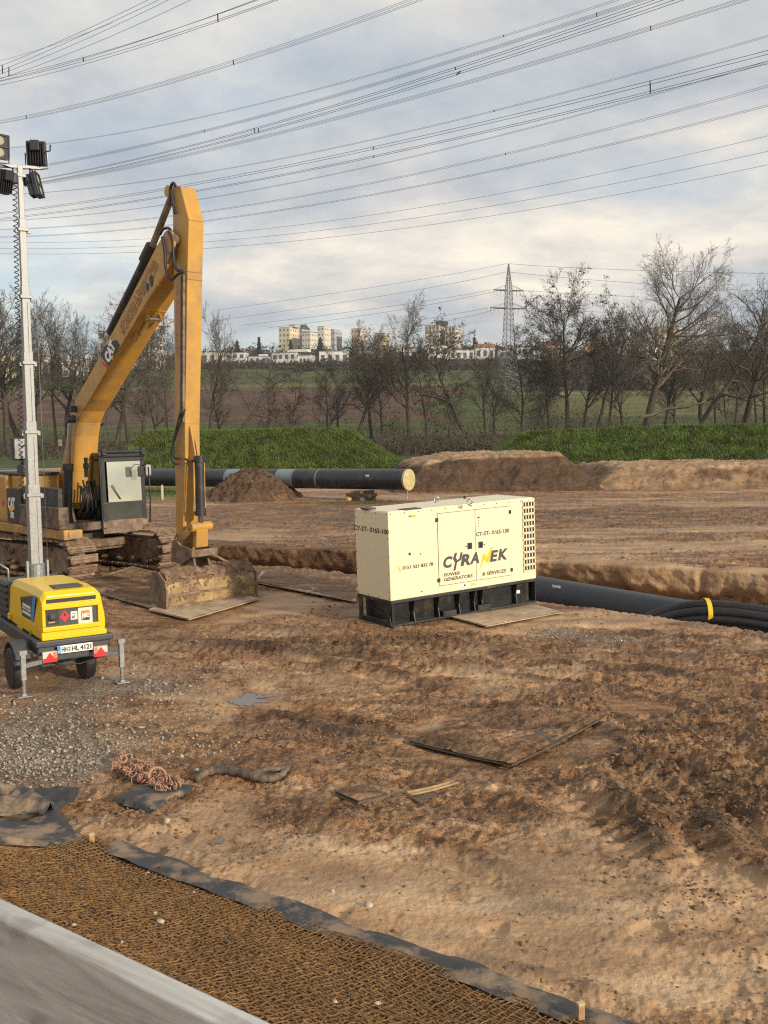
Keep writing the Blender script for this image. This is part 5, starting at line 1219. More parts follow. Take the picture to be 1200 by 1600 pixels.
    # stabilisers
    for (fx, fy), (tx, ty_), (ax_, ay_) in (((38, 1089), (37, 1026), (62, 1043)), ((191, 1067), (190, 1010), (150, 1028))):
        f = G(fx, fy); f = LF.I @ f; s = -1 if fx < 100 else 1
        zt = 0.62; m = MB(); m.tube([(f.x, f.y, 0.02), (f.x, f.y, 0.34)], .026, 10); m.build('leg', galv, e, smooth=False)
        m = MB(); m.box((f.x, f.y, 0.42), (.07, .07, .36)); m.build('sleeve', galv, e, bevel=.005); m = MB(); m.box((f.x, f.y, .63), (.10, .08, .06)); m.tube([(f.x, f.y, .63), (f.x + .05, f.y - .03, .66), (f.x + .05, f.y - .03, .60)], .012, 6); m.build('crank', galv, e, bevel=.004)
        m = MB(); m.box((f.x, f.y, .012), (.19, .15, .016)); m.box((f.x, f.y, .03), (.07, .07, .03)); m.build('foot', galv, e, bevel=.003)
        m = MB(); m.bar((f.x, f.y, .44), (xc0 + s * .15, 0.12, .44), .06); m.build('arm', galv, e, bevel=.004)
    MB().tube([(xc0 + .1, 2.4, .35), (xc0 + .1, 2.4, .03)], .03, 8).build('leg', galv, e); MB().lathe((xc0 + .1, 2.4, 0.0), (0, 0, 1), [(0, .11), (.015, .11), (.02, .05)], 14).build('foot', galv, e)
    MB().tube([(xc0 - .35, .1, .40), (xc0 - .2, .02, .34), (xc0 + .1, .05, .32), (xc0 + .45, .08, .40)], .012, 6).build('cable', black_rubber, e, smooth=True)
    # mast
    my = 2.25; mx = LF.on(56, 880, 'y', my).x
    z_at = lambda py: LF.on(56 - (890 - py) * 0.048, py, 'y', my).z
    J = [z_at(905) - .35, z_at(776), z_at(678), z_at(570), z_at(467), z_at(362), z_at(268)]; Wd = [.19, .165, .145, .125, .105, .08]
    for i in range(6):
        w = Wd[i]; m = MB(); m.box((mx, my, (J[i] + J[i + 1]) / 2 + .1), (w, w, J[i + 1] - J[i] + (.2 if i < 5 else 0))); mo = m.build('mast_section', galv, e, bevel=.006)
        if i < 5:
            c = MB(); c.box((mx, my, J[i + 1] + .03), (w + .055, w + .055, .05)); c.box((mx + w / 2 + .04, my - .02, J[i + 1] + .01), (.05, .05, .07)); c.box((mx - w / 2 - .04, my - .02, J[i + 1] + .01), (.05, .05, .07)); c.build('collar', galv, mo, bevel=.004)
        if i < 4:
            MB().box((mx + w / 2 * .45, my - w / 2 - .006, (J[i] + J[i + 1]) / 2), (.022, .014, J[i + 1] - J[i] - .1)).build('guide_rail', galv, mo)
    for sx in (-.16, .16): MB().box((mx + sx, my - .1, J[0] + .42), (.035, .05, .5)).build('mast_bracket', galv, e, bevel=.004)
    MB().lathe((mx, my, J[0]), (0, 0, 1), [(0, .15), (.6, .15), (.62, .12)], 20).build('mast_socket', galv, e)
    MB().tube([(mx + .16, my - .06, J[4]), (mx + .17, my - .06, J[2]), (mx + .18, my - .06, J[0] + .3)], .005, 4).build('winch_rope', steel, e)
    hel = []; zt = J[6] - .18
    for i in range(1500):
        f = i / 1499; t = f * 2 * math.pi * 62; z = zt - f * (zt - J[1]); hel.append((mx - .10 - .035 * f - (Wd[0] * .3) * f + .032 * math.cos(t), my - .05 + .032 * math.sin(t), z))
    MB().tube(hel, .008, 4).build('coiled_cable', black_rubber, e, smooth=True)
    # crossbar and lamp heads
    ct = J[6]; bar = MB(); a = LF.on(66, 263, 'y', my); b = Vector((mx * 2 - a.x, my, ct + (ct - a.z)))
    bar.bar((a.x, my, a.z), (mx - .55, my, ct + .045), .06, .05); bar.box((mx + .03, my, ct - .06), (.24, .10, .05)); bar.build('crossbar', galv, e, bevel=.004)
    MB().lathe((mx - .10, my - .02, ct - .20), (0, 0, 1), [(0, .05), (.02, .065), (.13, .07), (.16, .05)], 14).build('junction_box', lt_grey, e)
    MB().tube([(mx + .08, my, ct - .1), (mx + .22, my - .05, ct - .13), (mx + .30, my - .02, ct - .28)], .012, 6).build('cable', black_rubber, e, smooth=True)
    lamp_black = mat('lamp_housing', (.020, .022, .026), .45, var=.2)
    def lamp(c, yaw, pitch, up):
        r = empty('lamp_head', c, (pitch, 0, yaw)); r.parent = e; r.scale = (1.15, 1.15, 1.2)        # faces local -y
        h = MB(); h.prism([(-.13, -.155), (.13, -.155), (.13, .155), (-.13, .155)], -.02, .055); h.build('housing', lamp_black, r, bevel=.012)
        f = MB()
        for k in range(7): f.box((-.105 + k * .035, .09, 0), (.010, .07, .27))
        tag(f.build('cooling_fins', lamp_black, r), kind='stuff'); g = MB(); g.box((0, .14, .09), (.12, .09, .13)); g.build('driver_box', lamp_black, r, bevel=.01)
        for k in (-1, 1): MB().lathe((0, -.014, k * .075), (0, -1, 0), [(0, .055), (.012, .055), (.016, .03), (.018, .0)], 16).build('lens', lens_mat, r)
        fr = MB()
        for k in (-1, 0, 1): fr.box((0, -.028, k * .148), (.25, .016, .022))
        for k in (-1, 1): fr.box((k * .122, -.028, 0), (.018, .016, .30))
        fr.build('bezel', lamp_black, r); br = MB(); s = -1 if up else 1
        br.tube([(-.145, .03, .0), (-.15, .03, s * .19), (0, .03, s * .205), (.15, .03, s * .19), (.145, .03, 0)], .011, 6); br.build('bracket', steel if up else lamp_black, r)
        MB().tube([(-.13, .1, .02), (-.19, .08, .03), (-.20, .08, .11)], .011, 6).build('knob_lever', lamp_black, r)
    P = lambda x, y: LF.on(x, y, 'y', my)
    c = P(57, 240); lamp((c.x, my, c.z), R(158), R(-8), True)
    c = P(59, 289); lamp((c.x, my, c.z), R(62), R(-12), False)
    c = P(-1, 229); lamp((c.x, my, c.z), R(14), R(4), True)
    c = P(1, 283); lamp((c.x, my, c.z), R(205), R(-14), False)
light_tower()
# ------------------------------------------------------------------ tracked excavator
XO = Vector((EX[0], EX[1], 0.25))
XF = Frame(XO, EX_YAW)
zE = lambda x, y: (x / 3.0, 180 + y / 3.0)                 # survey sheet of boom and stick
zU = lambda x, y: (x / 2.857, 660 + y / 2.857)             # survey sheet of upper body and bucket
def excavator():
    e = XF.root('excavator'); tag(e, 'yellow tracked excavator with raised boom, its wide muddy bucket resting on a steel plate', 'excavator')
    on = XF.on
    def prof(pts, y): return [(q.x, q.z) for q in (on(px, py, 'y', y) for px, py in pts)]
    # ---- undercarriage, turned a little against the upper body
    U = Matrix.Rotation(R(-39) - EX_YAW, 4, 'Z')
    ue = lambda: MB(U)
    RS, RI, xf, xr, zc = 0.44, 0.44, 1.80, -2.4, 0.50
    path = []
    nseg = 46
    straight = xf - xr; tot = 2 * straight + 2 * math.pi * RS
    def along(s):
        s %= tot
        if s < straight: return Vector((xr + s, 0, zc + RS)), 0.0
        s -= straight
        if s < math.pi * RS: a = s / RS; return Vector((xf + RS * math.sin(a), 0, zc + RS * math.cos(a))), -a
        s -= math.pi * RS
        if s < straight: return Vector((xf - s, 0, zc - RS)), math.pi
        s -= straight; a = s / RS; return Vector((xr - RS * math.sin(a), 0, zc - RS * math.cos(a))), math.pi - a
    sh = MB(); sh.box((0, 0, 0), (0.185, 0.72, 0.035))
    for k in (-.075, -.005, .065): sh.box((k, 0, 0.034), (0.018, 0.70, 0.034))
    shoe = sh.mesh('track_shoe', shoe_mat)
    for yc in (-1.30, 1.30):
        tr = ue(); c = Vector((0, yc, 0))
        tr.prism([(xr - .15, zc - .30), (xf + .1, zc - .30), (xf + .1, zc + .18), (xf - .3, zc + .26), (xr + .2, zc + .26), (xr - .15, zc + .18)], yc - .20, yc + .20)
        root = tr.build('track', mud_steel, e, bevel=.03)
        for i in range(nseg):
            p, a = along(i * tot / nseg); sag = -0.04 * math.sin(math.pi * min(max((p.x - xr) / straight, 0), 1)) if p.z > zc + .3 else 0
            Mx = U @ Matrix.Translation(Vector((p.x, yc + random.uniform(-.006, .006), p.z + sag))) @ Matrix.Rotation(-a, 4, 'Y')
            o = link('track_shoe', shoe, root); o.matrix_local = Mx
        for x in (xf, xr): w = ue(); w.lathe((x, yc - .11, zc), (0, 1, 0), [(0, .30), (.03, .395), (.19, .395), (.22, .30)], 24); w.build('idler' if x == xf else 'sprocket', mud_steel, root)
        for x in np.linspace(xr + .45, xf - .45, 7): w = ue(); w.lathe((x, yc - .24, zc - .32), (0, 1, 0), [(0, .06), (.02, .11), (.46, .11), (.48, .06)], 12); w.build('roller', mud_steel, root)
        # mud packed on the frame and the top run
        g = ue(); rg_ = random.Random(int(yc * 10))
        for i in range(46):
            x = rg_.uniform(xr, xf - .1); s = rg_.uniform(.05, .13); yy = yc + rg_.choice([-.27, .27, rg_.uniform(-.3, .3)]); z = rg_.uniform(zc - .36, zc + .30) if abs(yy - yc) > .25 else zc + RS + .05
            g.lathe((x, yy, z - s * .4), (rg_.uniform(-.3, .3), rg_.uniform(-.3, .3), 1), [(0, s * .5), (s * .3, s), (s * .7, s * .6), (s * .9, s * .1)], 6)
        tag(g.build('caked_mud', mud_mat, root), kind='stuff')
    cf = ue(); cf.box((-.25, 0, .62), (1.7, 2.3, .30)); cf.box((.55, 0, .66), (.35, 2.35, .22)); cf.box((-.9, 0, .66), (.35, 2.35, .22)); cf.build('car_body', mud_steel, e, bevel=.04)
    MB().lathe((0, 0, .76), (0, 0, 1), [(0, .72), (.06, .74), (.22, .74), (.27, .66)], 32).build('swing_ring', digger_muddy, e)
    # ---- upper body
    zd = 1.04; yr = -1.45
    fl = MB(); fl.box((-1.0, 0, zd + .10), (4.2, 2.86, .20)); fl.build('deck', digger_muddy, e, bevel=.02)
    zs0 = on(60, 838, 'y', yr).z; zs1 = on(60, 824, 'y', yr).z; xe = on(101, 832, 'y', yr).x
    sl = MB(); sl.box(((xe - 3.1) / 2, yr + .06, (zs0 + zs1) / 2), (xe + 3.1, .16, abs(zs1 - zs0) + .02)); sl.box((xe - .10, yr + .25, (zs0 + zs1) / 2), (.2, .4, abs(zs1 - zs0))); sl.build('side_sill', yellow_dirty, e, bevel=.03)
    zt = on(60, 742, 'y', yr + .1).z
    xa = on(11, 790, 'y', yr).x; xb = on(33, 790, 'y', yr).x; xc_ = on(97, 790, 'y', yr).x
    zp = on(60, 766, 'y', yr).z
    cw = MB(); cw.prism([(-3.3, zs1), (xa + .02, zs1), (xa - .02, zp + .3), (-3.1, zp + .34)], yr, 1.42); cw.build('counterweight', yellow, e, bevel=.08, seg=3)
    xh = on(94, 790, 'y', -.42).x; hd = MB(); hd.prism([(xa + .03, zs1), (xh, zs1), (xh, zp + .30), (xa + .03, zp + .30)], yr + .12, -.42); hd.build('engine_housing', yellow, e, bevel=.03)
    h2 = MB(); h2.box((-1.3, .2, zp + .10), (2.5, 2.2, .5)); h2.build('engine_hood', yellow, e, bevel=.06); MB().box((-.6, -.9, zp + .34), (1.6, .9, .07)).build('hood_mat', digger_dark, e, bevel=.02)
    pa = MB(); pa.box(((xa + xb) / 2 + .02, yr + .05, (zp + zs1) / 2), (xb - xa, .12, zp - zs1 - .02)); pd = pa.build('side_panel', digger_dark, e, bevel=.015)
    p2 = MB(); p2.box(((xb + xc_) / 2 - .05, yr + .07, (zp + zs1) / 2 + .27), (xc_ - xb - .32, .12, (zp - zs1) * .55)); p2.build('pump_door', digger_dark, e, bevel=.02)
    p3 = MB(); p3.box(((xb + xc_) / 2 + .0, yr + .05, zs1 + .27), (xc_ - xb - .06, .26, .50)); p3.build('tool_box', digger_muddy, e, bevel=.025)
    A = on(13, 800, 'y', yr - .012); B = on(23.5, 794, 'y', yr - .012); letter('CAT', white_print, pd, (A.x, yr - .012, on(18, 796, 'y', yr).z), (1, 0, 0), (0, 0, 1), B.x - A.x, .30, .06)
    t0 = on(18, 797, 'y', yr); MB().prism([(t0.x - .10, t0.z - .03), (t0.x + .12, t0.z - .03), (t0.x + .01, t0.z + .12)], yr - .016, yr - .0145).build('logo_triangle', amber_print, pd)
    A = on(17, 806, 'y', yr); letter('330E', white_print, pd, (A.x, yr - .012, A.z - .05), (1, 0, 0), (0, 0, 1), B.x - A.x - .08, .15, .05)
    c3 = [on(*p, 'y', yr) for p in ((14, 815), (17, 815), (23, 826), (18, 826))]; MB().prism([(p.x, p.z) for p in c3], yr - .018, yr - .006).build('red_stripe', red_print, e)
    A = on(5, 786, 'y', yr - .004); MB().box((A.x, yr - .004, A.z), (.16, .004, .12)).build('sticker', red_print, e)
    # handrail and mirror posts by the platform
    for dx in (0.0, .42): MB().tube([(xa + .3 + dx, yr + .3, zp), (xa + .3 + dx, yr + .3, zp + 1.0), (xa + .55 + dx, yr + .3, zp + 1.06)], .03, 8).build('handrail', digger_dark, e, smooth=True)
    m = MB(); m.box((xa + .25, yr + .25, zp + .95), (.16, .34, .55)); o = m.build('mirror', digger_dark, e, bevel=.03); MB().box((xa + .335, yr + .25, zp + .95), (.006, .29, .48)).build('mirror_glass', steel, o)
    m = MB(); m.box((xa + .45, yr + .30, zp + .38), (.34, .3, .36)); m.build('lamp_box', digger_dark, e, bevel=.04)
    m = MB(); m.lathe((xc_ - .62, -.5, zp + .28), (0, 0, 1), [(0, .05), (.2, .05), (.22, .07), (.32, .07), (.34, .04), (.46, .05)], 12); m.build('exhaust_stack', digger_dark, e)
    # ---- cab
    cx0, cx1, cy0, cy1 = -.55, 1.18, .14, 1.40
    fz = lambda py: on(200, py, 'x', cx1).z
    z0, z1 = fz(831), fz(712)
    post = mat('cab_black', (.014, .015, .017), .4, var=.15, col2=(.05, .04, .03), mixlo=.6, mixhi=.8)
    cabr = MB(); w = .09
    for (x, y) in ((cx1 - .05, cy0 + .05), (cx1 - .05, cy1 - .05), (cx0 + .05, cy0 + .05), (cx0 + .05, cy1 - .05), (.30, cy0 + .05), (.30, cy1 - .05)): cabr.bar((x, y, z0), (x - (.10 if x > 1 else 0), y, z1), w)
    for y in (cy0 + .05, cy1 - .05): cabr.bar((cx0, y, z1 - .03), (cx1 - .1, y, z1 - .03), .10); cabr.bar((cx0, y, z0 + .1), (cx1, y, z0 + .1), .12)
    for x in (cx0 + .05, cx1 - .14): cabr.bar((x, cy0, z1 - .03), (x, cy1, z1 - .03), .10)
    cabr.bar((cx1 - .05, cy0, z0 + .06), (cx1 - .05, cy1, z0 + .06), .10)
    cab = cabr.build('cab', post, e, bevel=.02)
    MB().box(((cx0 + cx1) / 2 - .05, (cy0 + cy1) / 2, z1 + .04), (cx1 - cx0, cy1 - cy0 + .04, .09)).build('roof', digger_dark, cab, bevel=.035)
    MB().box((cx0 + .02, (cy0 + cy1) / 2, (z0 + z1) / 2), (.03, cy1 - cy0 - .1, z1 - z0)).build('rear_panel', digger_dark, cab)
    MB().box(((cx0 + .35) / 2, cy0 + .04, z0 + .55), (.9, .03, 1.0)).build('side_sheet', digger_dark, cab)
    zsp = fz(783); zlo = fz(826)
    lean = lambda z: cx1 - .01 - .10 * (z - z0) / (z1 - z0)
    def pane(name, y0, y1, a, b, m, dx=0.0):
        q = MB(); q.prism([(lean(a) + dx, a), (lean(a) + .012 + dx, a), (lean(b) + .012 + dx, b), (lean(b) + dx, b)], y0, y1); return q.build(name, m, cab)
    pane('windscreen', cy0 + .20, cy1 - .13, zsp, z1 - .14, glass_mat)
    dark_glass = mat('dark_glass', (.035, .04, .035), .08, var=.3, scale=3, rvar=.03)
    pane('lower_windscreen', cy0 + .11, cy1 - .11, zlo + .24, zsp - .04, dark_glass)
    pane('front_apron', cy0 + .02, cy1 - .02, z0 + .0, zlo + .24, mud_steel, .004)
    pane('window_bar', cy0 + .05, cy1 - .05, zsp - .04, zsp, digger_dark, .012)
    for y in (cy0 + .09, cy1 - .08): pane('windscreen_seal', y - .05, y + .05, z0 + .3, z1 - .05, post, .008)
    pane('windscreen_seal', cy0 + .05, cy1 - .05, z1 - .14, z1 - .02, post, .008)
    for (xw0, xw1) in ((-.45, .25), (.36, 1.02)):
        MB().box(((xw0 + xw1) / 2, cy0 + .03, (z1 + z0) / 2 + .35), (xw1 - xw0, .015, z1 - z0 - .95)).build('side_window', dark_glass, cab); MB().box(((xw0 + xw1) / 2, cy1 - .03, (z1 + z0) / 2 + .2), (xw1 - xw0, .015, z1 - z0 - .6)).build('side_window', dark_glass, cab)
    MB().tube([(lean(zsp) + .03, cy0 + .30, zsp + .42), (lean(zsp) + .035, cy0 + .36, zsp + .30), (lean(zsp) + .03, cy0 + .52, zsp + .06)], .012, 5).build('wiper', black_rubber, cab)
    # visor rails and lamps over the windscreen
    for dz, dx in ((.10, .16), (.0, .10)): MB().tube([(lean(z1) + dx - .06, cy0 + .05, z1 + dz), (lean(z1) + dx - .06, cy1 - .02, z1 + dz)], .035, 8).build('visor_rail', digger_dark, cab)
    for y in (cy0 + .10, cy1 - .08): m = MB(); m.box((lean(z1) + .06, y, z1 + .10), (.14, .12, .16)); m.build('work_lamp', digger_dark, cab, bevel=.015)
    m = MB(); m.box((cx1 + .22, cy1 - .30, on(206, 737, 'x', cx1 + .2).z), (.05, .17, .26)); m.build('mirror', black_rubber, cab, bevel=.04)
    MB().tube([(cx1 - .05, cy1 - .05, z1 - .25), (cx1 + .2, cy1 - .12, z1 - .2), (cx1 + .22, cy1 - .25, z1 - .35)], .014, 6).build('mirror_arm', digger_dark, cab, smooth=True)
    m = MB(); m.box((cx1 - .2, cy1 + .14, on(232, 735, 'x', cx1).z), (.14, .16, .28)); m.build('side_mirror', mat('mirror_grey', (.35, .36, .36), .35, var=.1), cab, bevel=.03)
    MB().tube([(cx1 + .03, cy1 + .03, z1 - .3), (cx1 + .06, cy1 + .05, z0 + .9), (cx1 + .04, cy1 + .03, z0 + .2)], .022, 6).build('grab_rail', digger_dark, cab, smooth=True)
    # ---- boom
    hb = .31
    side = [(92, 790), (87, 776), (98, 715), (110, 650), (121, 618), (143, 580), (200, 473), (247, 380), (255, 368), (263, 364), (270, 370), (268, 388), (257, 425), (187, 543), (140, 625), (128, 643), (121, 662), (118, 682), (114, 740), (112, 786), (104, 796)]
    bp = prof(side, -hb)
    b = MB(); b.prism(bp, -hb, hb); boom = b.build('boom', yellow, e, bevel=.012)
    # welded edge strips, plate seams and brackets
    def strip(p0, p1, yy, w, m, name='weld_seam', parent=boom): a = on(*p0, 'y', yy); c = on(*p1, 'y', yy); MB().bar(a, c, w, w).build(name, m, parent)
    for (p0, p1) in (((245, 446), None), ((222, 484), None), ((155, 598), None), ((121, 662), None)):
        a = on(p0[0], p0[1], 'y', -hb); MB().tube([(a.x + .004, -hb, a.z), (a.x + .004, hb, a.z)], .010, 5).build('weld_seam', yellow, boom)
    def under(px, py):        # point on the underside edge line of the near side, then moved across
        return on(px, py, 'y', -hb)
    nrm = Vector((bp[12][1] - bp[13][1], 0, -(bp[12][0] - bp[13][0]))).normalized()
    for px, py in ((218, 492), (200, 523)):
        a = under(px, py)
        for yy in (-.14, .16) if py < 500 else (-.14,):
            m = MB(); m.bar(a + Vector((0, hb + yy, 0)) - nrm * .02, a + Vector((0, hb + yy, 0)) + nrm * .13, .03, .16); m.build('bracket', yellow, boom, bevel=.01)
        if py < 500: MB().cyl(a + Vector((0, hb - .18, 0)) + nrm * .10, a + Vector((0, hb + .20, 0)) + nrm * .10, .035, 10).build('pin', rod_chrome, boom)
    a = under(214, 500); c = under(203, 519); MB().bar(a + Vector((0, hb - .02, 0)) + nrm * .012, c + Vector((0, hb - .02, 0)) + nrm * .012, .07, .03).build('patch_strip', mat('yellow_pale', (.62, .42, .16), .5), boom)
    # logo plate and lettering on the near side
    zc7 = lambda x, y: (150 + x / 6.667, 360 + y / 6.667)
    yb = -hb - .003
    pts = [zc7(*p) for p in ((48, 1305), (85, 1215), (155, 1160), (212, 1140), (247, 1195), (225, 1255), (130, 1415))]
    MB().prism(prof(pts, yb), yb - .003, yb).build('logo_plate', black_print, boom)
    pts = [zc7(*p) for p in ((60, 1365), (130, 1415), (118, 1442), (70, 1400))]; MB().prism(prof(pts, yb), yb - .003, yb).build('logo_stripe', red_print, boom)
    def boom_text(body, q0, q1, hgt, m, bold=.03, name='lettering'):
        A = on(*zc7(*q0), 'y', yb - .004); B = on(*zc7(*q1), 'y', yb - .004); d = (B - A); upv = Vector((-d.z, 0, d.x)).normalized()
        if upv.x > 0: upv = upv
        return letter(body, m, boom, A, d, upv, d.length, hgt, bold, name=name)
    boom_text('CAT', (135, 1395), (205, 1215), .30, white_print, .07)
    pts = [zc7(*p) for p in ((150, 1340), (185, 1290), (172, 1345))]; MB().prism(prof(pts, yb - .006), yb - .007, yb - .005).build('logo_triangle', amber_print, boom)
    faded = mat('faded_lettering', (.29, .125, .06), .6, var=.15, scale=12, col2=(.50, .27, .07), mixlo=.5, mixhi=.65, mscale=7)
    boom_text('www.kurzaruni', (285, 1110), (540, 600), .24, faded, .015); boom_text('.com', (590, 520), (655, 380), .24, faded, .015)
    boom_text('Mietservice & Baumaschinen', (265, 1030), (610, 340), .15, mat('ghost_lettering', (.42, .215, .09), .6), .005)
    for q, s in (((537, 590), .055), ((578, 525), .075)):
        A = on(*zc7(*q), 'y', yb); MB().prism([(A.x + s * math.cos(t) * (1 + .25 * math.sin(3 * t)), A.z + s * 1.7 * math.sin(t)) for t in np.linspace(0, 6.0, 12)], yb - .008, yb - .001).build('oil_smudge', black_print, boom)
    # lamp and hose port low on the boom
    A = on(119, 639, 'y', -hb); m = MB(); m.box((A.x, -hb - .09, A.z), (.14, .14, .16)); m.build('work_lamp', digger_dark, boom, bevel=.02)
    A = on(95, 692, 'y', -hb - .1); m = MB(); m.box((A.x, -hb - .12, A.z), (.07, .08, .16)); m.build('marker_lamp', mat('lamp_cream', (.6, .5, .35), .4), boom, bevel=.01)
    # boom cylinders
    for s, yy in ((0, -.50), (1, .50)):
        if s == 0: top, mid, foot = on(110, 655, 'y', yy), on(106.5, 725, 'y', yy), on(106, 830, 'y', yy)
        else: top, mid, foot = on(153, 660, 'y', yy), on(149.5, 727, 'y', yy), on(147, 826, 'y', yy)
        m = MB(); m.cyl(foot, mid, .105, 18); m.cyl(mid + (foot - mid) * .10, mid, .13, 18); m.lathe(foot - Vector((0, .10, 0)), (0, 1, 0), [(0, .14), (.2, .14)], 16); c = m.build('boom_cylinder', digger_dark, e); autosmooth(c)
        m = MB(); m.cyl(mid, top, .058, 16); r_ = m.build('rod', rod_chrome, c); autosmooth(r_); m = MB(); m.lathe(top - Vector((0, .11, 0)), (0, 1, 0), [(0, .095), (.22, .095)], 16); o = m.build('rod_eye', digger_dark, c); autosmooth(o)
        m = MB(); m.lathe(foot - Vector((0, .2, 0)), (0, 1, 0), [(0, .16), (.06, .16)], 16); m.lathe(foot + Vector((0, .14, 0)), (0, 1, 0), [(0, .16), (.06, .16)], 16); m.build('foot_bracket', yellow_dirty, c)
    # boom foot brackets and hoses at the swivel
    for yy in (-.36, .36): A = on(103, 785, 'y', yy); MB().prism([(A.x - .35, zd + .15), (A.x + .45, zd + .15), (A.x + .25, A.z + .05), (A.x - .05, A.z + .22), (A.x - .28, A.z)], yy - .03, yy + .03).build('foot_bracket', yellow_dirty, e)
    rg_ = random.Random(4)
    for k in range(9):
        y0 = -.28 + .07 * k; A = on(118 + k * 2.6, 790, 'y', y0); MB().tube([(A.x + .25, y0, A.z + .55 + rg_.uniform(-.1, .1)), (A.x + .38, y0 + .02, A.z + .2), (A.x + .30 + rg_.uniform(-.1, .1), y0 + rg_.uniform(-.08, .08), A.z - .1), (A.x + .05, y0, A.z - .3)], .026, 6).build('hose', black_rubber, e, smooth=True)
    # ---- stick cylinder along the back of the boom
    top = on(271, 300, 'y', 0); mid = on(238, 385, 'y', 0); foot = on(172, 520, 'y', 0)
    m = MB(); m.cyl(foot, mid, .10, 18); m.cyl(mid + (foot - mid) * .16, mid, .15, 18); c = m.build('stick_cylinder', digger_dark, e); autosmooth(c); m = MB(); m.cyl(mid, top, .075, 16); o = m.build('rod', mud_steel, c); autosmooth(o)
    m = MB(); m.lathe(top - Vector((0, .15, 0)), (0, 1, 0), [(0, .12), (.3, .12)], 16); m.build('rod_eye', yellow_dirty, c)
    m = MB(); m.lathe(on(268, 374, 'y', -hb - .02), (0, 1, 0), [(0, .12), (.66, .12)], 18); m.build('boom_tip_pin', digger_muddy, e)
    for yy in (-.34, .30): A = on(262, 378, 'y', yy); MB().lathe((A.x, yy, A.z), (0, 1, 0), [(0, .24), (.05, .24)], 20).build('boom_tip_boss', yellow_dirty, boom)
    # ---- stick
    hs = .185
    sp = [(267, 300), (270, 290), (282, 291), (295, 343), (294, 385), (293, 423), (291, 560), (289, 662), (289.5, 720), (287, 800), (285, 850), (282, 862), (277, 858), (275, 835), (273, 700), (272.5, 560), (271, 423), (270, 385), (270, 340)]
    b = MB(); b.prism(prof(sp, -hs), -hs, hs); stick = b.build('stick', yellow, e, bevel=.014)
    for py, px in ((343, 295), (424, 293), (436, 292.8), (662, 289)):
        a = on(px, py, 'y', -hs); MB().tube([(a.x + .003, -hs, a.z), (a.x + .003, hs, a.z)], .009, 5).build('weld_seam', yellow, stick)
    # lower web plates that carry the bucket cylinder
    for yy in (-.07, .07):
        a = on(290 + 9 + yy * 30, 665, 'y', yy); c = on(292 + 9 + yy * 30, 715, 'y', yy); MB().prism([(a.x - .02, a.z), (a.x + .03, a.z - .05), (c.x + .16, c.z + .1), (c.x + .16, c.z - .05), (c.x - .1, c.z - .05)], yy - .016, yy + .016).build('web_plate', yellow, stick)
    st = [(273, 560), (283, 560), (284, 660), (275, 660)]
    pts = prof([(275, 445), (284, 445), (283, 560), (275, 560)], -hs); MB().prism(pts, -hs - .003, -hs - .001).build('faded_sign', mat('faded_sign', (.40, .20, .09), .6, var=.2, scale=9), stick)
    strip((287, 430), (286, 660), -hs - .03, .05, mud_steel, 'grease_pipe', stick); strip((284, 430), (283, 660), -hs - .03, .03, digger_dark, 'grease_pipe', stick)
    # hoses looping at the boom tip
    zt1 = lambda x, y, yy: on(x / 3.0, 180 + y / 3.0, 'y', yy)
    for pts, yy in (([(750, 560), (765, 535), (790, 530), (808, 555), (815, 610), (812, 680)], -.26), ([(760, 570), (772, 640), (775, 700), (785, 750), (805, 770), (835, 745), (860, 735)], -.40), ([(800, 400), (798, 350), (810, 318), (822, 330)], -.25), ([(800, 345), (812, 420), (822, 460)], -.24), ([(790, 545), (808, 590), (815, 680), (830, 725), (855, 728)], -.34)):
        P = [zt1(x, y, yy) for x, y in pts]; MB().tube(smooth_path(P, 5), .032, 7).build('hose', black_rubber, e, smooth=True)
    for pts, yy in (([(289, 640), (272, 690), (268, 705), (270, 722), (277, 725)], -.25), ([(283, 640), (270, 695), (272, 715), (281, 716)], -.28)):
        P = [on(x, y, 'y', yy) for x, y in pts]; MB().tube(smooth_path(P, 5), .024, 6).build('hose', black_rubber, e, smooth=True)
    P = [on(x, y, 'y', -.22) for x, y in ((276, 835), (270, 850), (268, 868), (270, 880))]; MB().tube(smooth_path(P, 5), .016, 6).build('hose', mud_steel, e, smooth=True)
    # ---- bucket cylinder and linkage
    xo = .26
    top = on(289, 715, 'y', -hs); top = Vector((top.x + xo, 0, top.z)); q = on(287, 805, 'y', -hs); mid = Vector((q.x + xo + .10, 0, q.z)); q = on(286, 822, 'y', -hs); end = Vector((q.x + xo + .12, 0, q.z))
    m = MB(); m.cyl(top, mid, .095, 18); m.cyl(mid + (top - mid) * .13, mid, .12, 18); m.cyl(top + Vector((0, 0, .04)), top - Vector((0, 0, .10)), .12, 18); c = m.build('bucket_cylinder', digger_dark, e); autosmooth(c); m = MB(); m.cyl(mid, end, .06, 14); m.build('rod', rod_chrome, c)
    for dy in (-.13, .13): MB().tube([(top.x - .02, dy, top.z - .1), (mid.x - .02, dy, mid.z + .1)], .016, 6).build('cylinder_pipe', yellow_dirty, c)
    for yy in (-.24, .24): MB().tube([(top.x - .1, yy * .4, top.z - .06), (top.x + .02, yy, top.z - .08), (top.x - .1, yy * 1.2, top.z - .02)], .02, 6).build('hose', black_rubber, e, smooth=True)
    m = MB(); m.lathe((end.x, -.26, end.z), (0, 1, 0), [(0, .10), (.52, .10)], 16); m.build('link_pin', yellow_dirty, e, bevel=.01)
    q = on(285, 852, 'y', -hs); pin = Vector((q.x - .02, 0, q.z))
    for yy in (-.235, .235): m = MB(); m.bar((end.x, yy, end.z), (pin.x + .1, yy, pin.z + .18), .05, .15); m.build('side_link', yellow_dirty, e, bevel=.02)
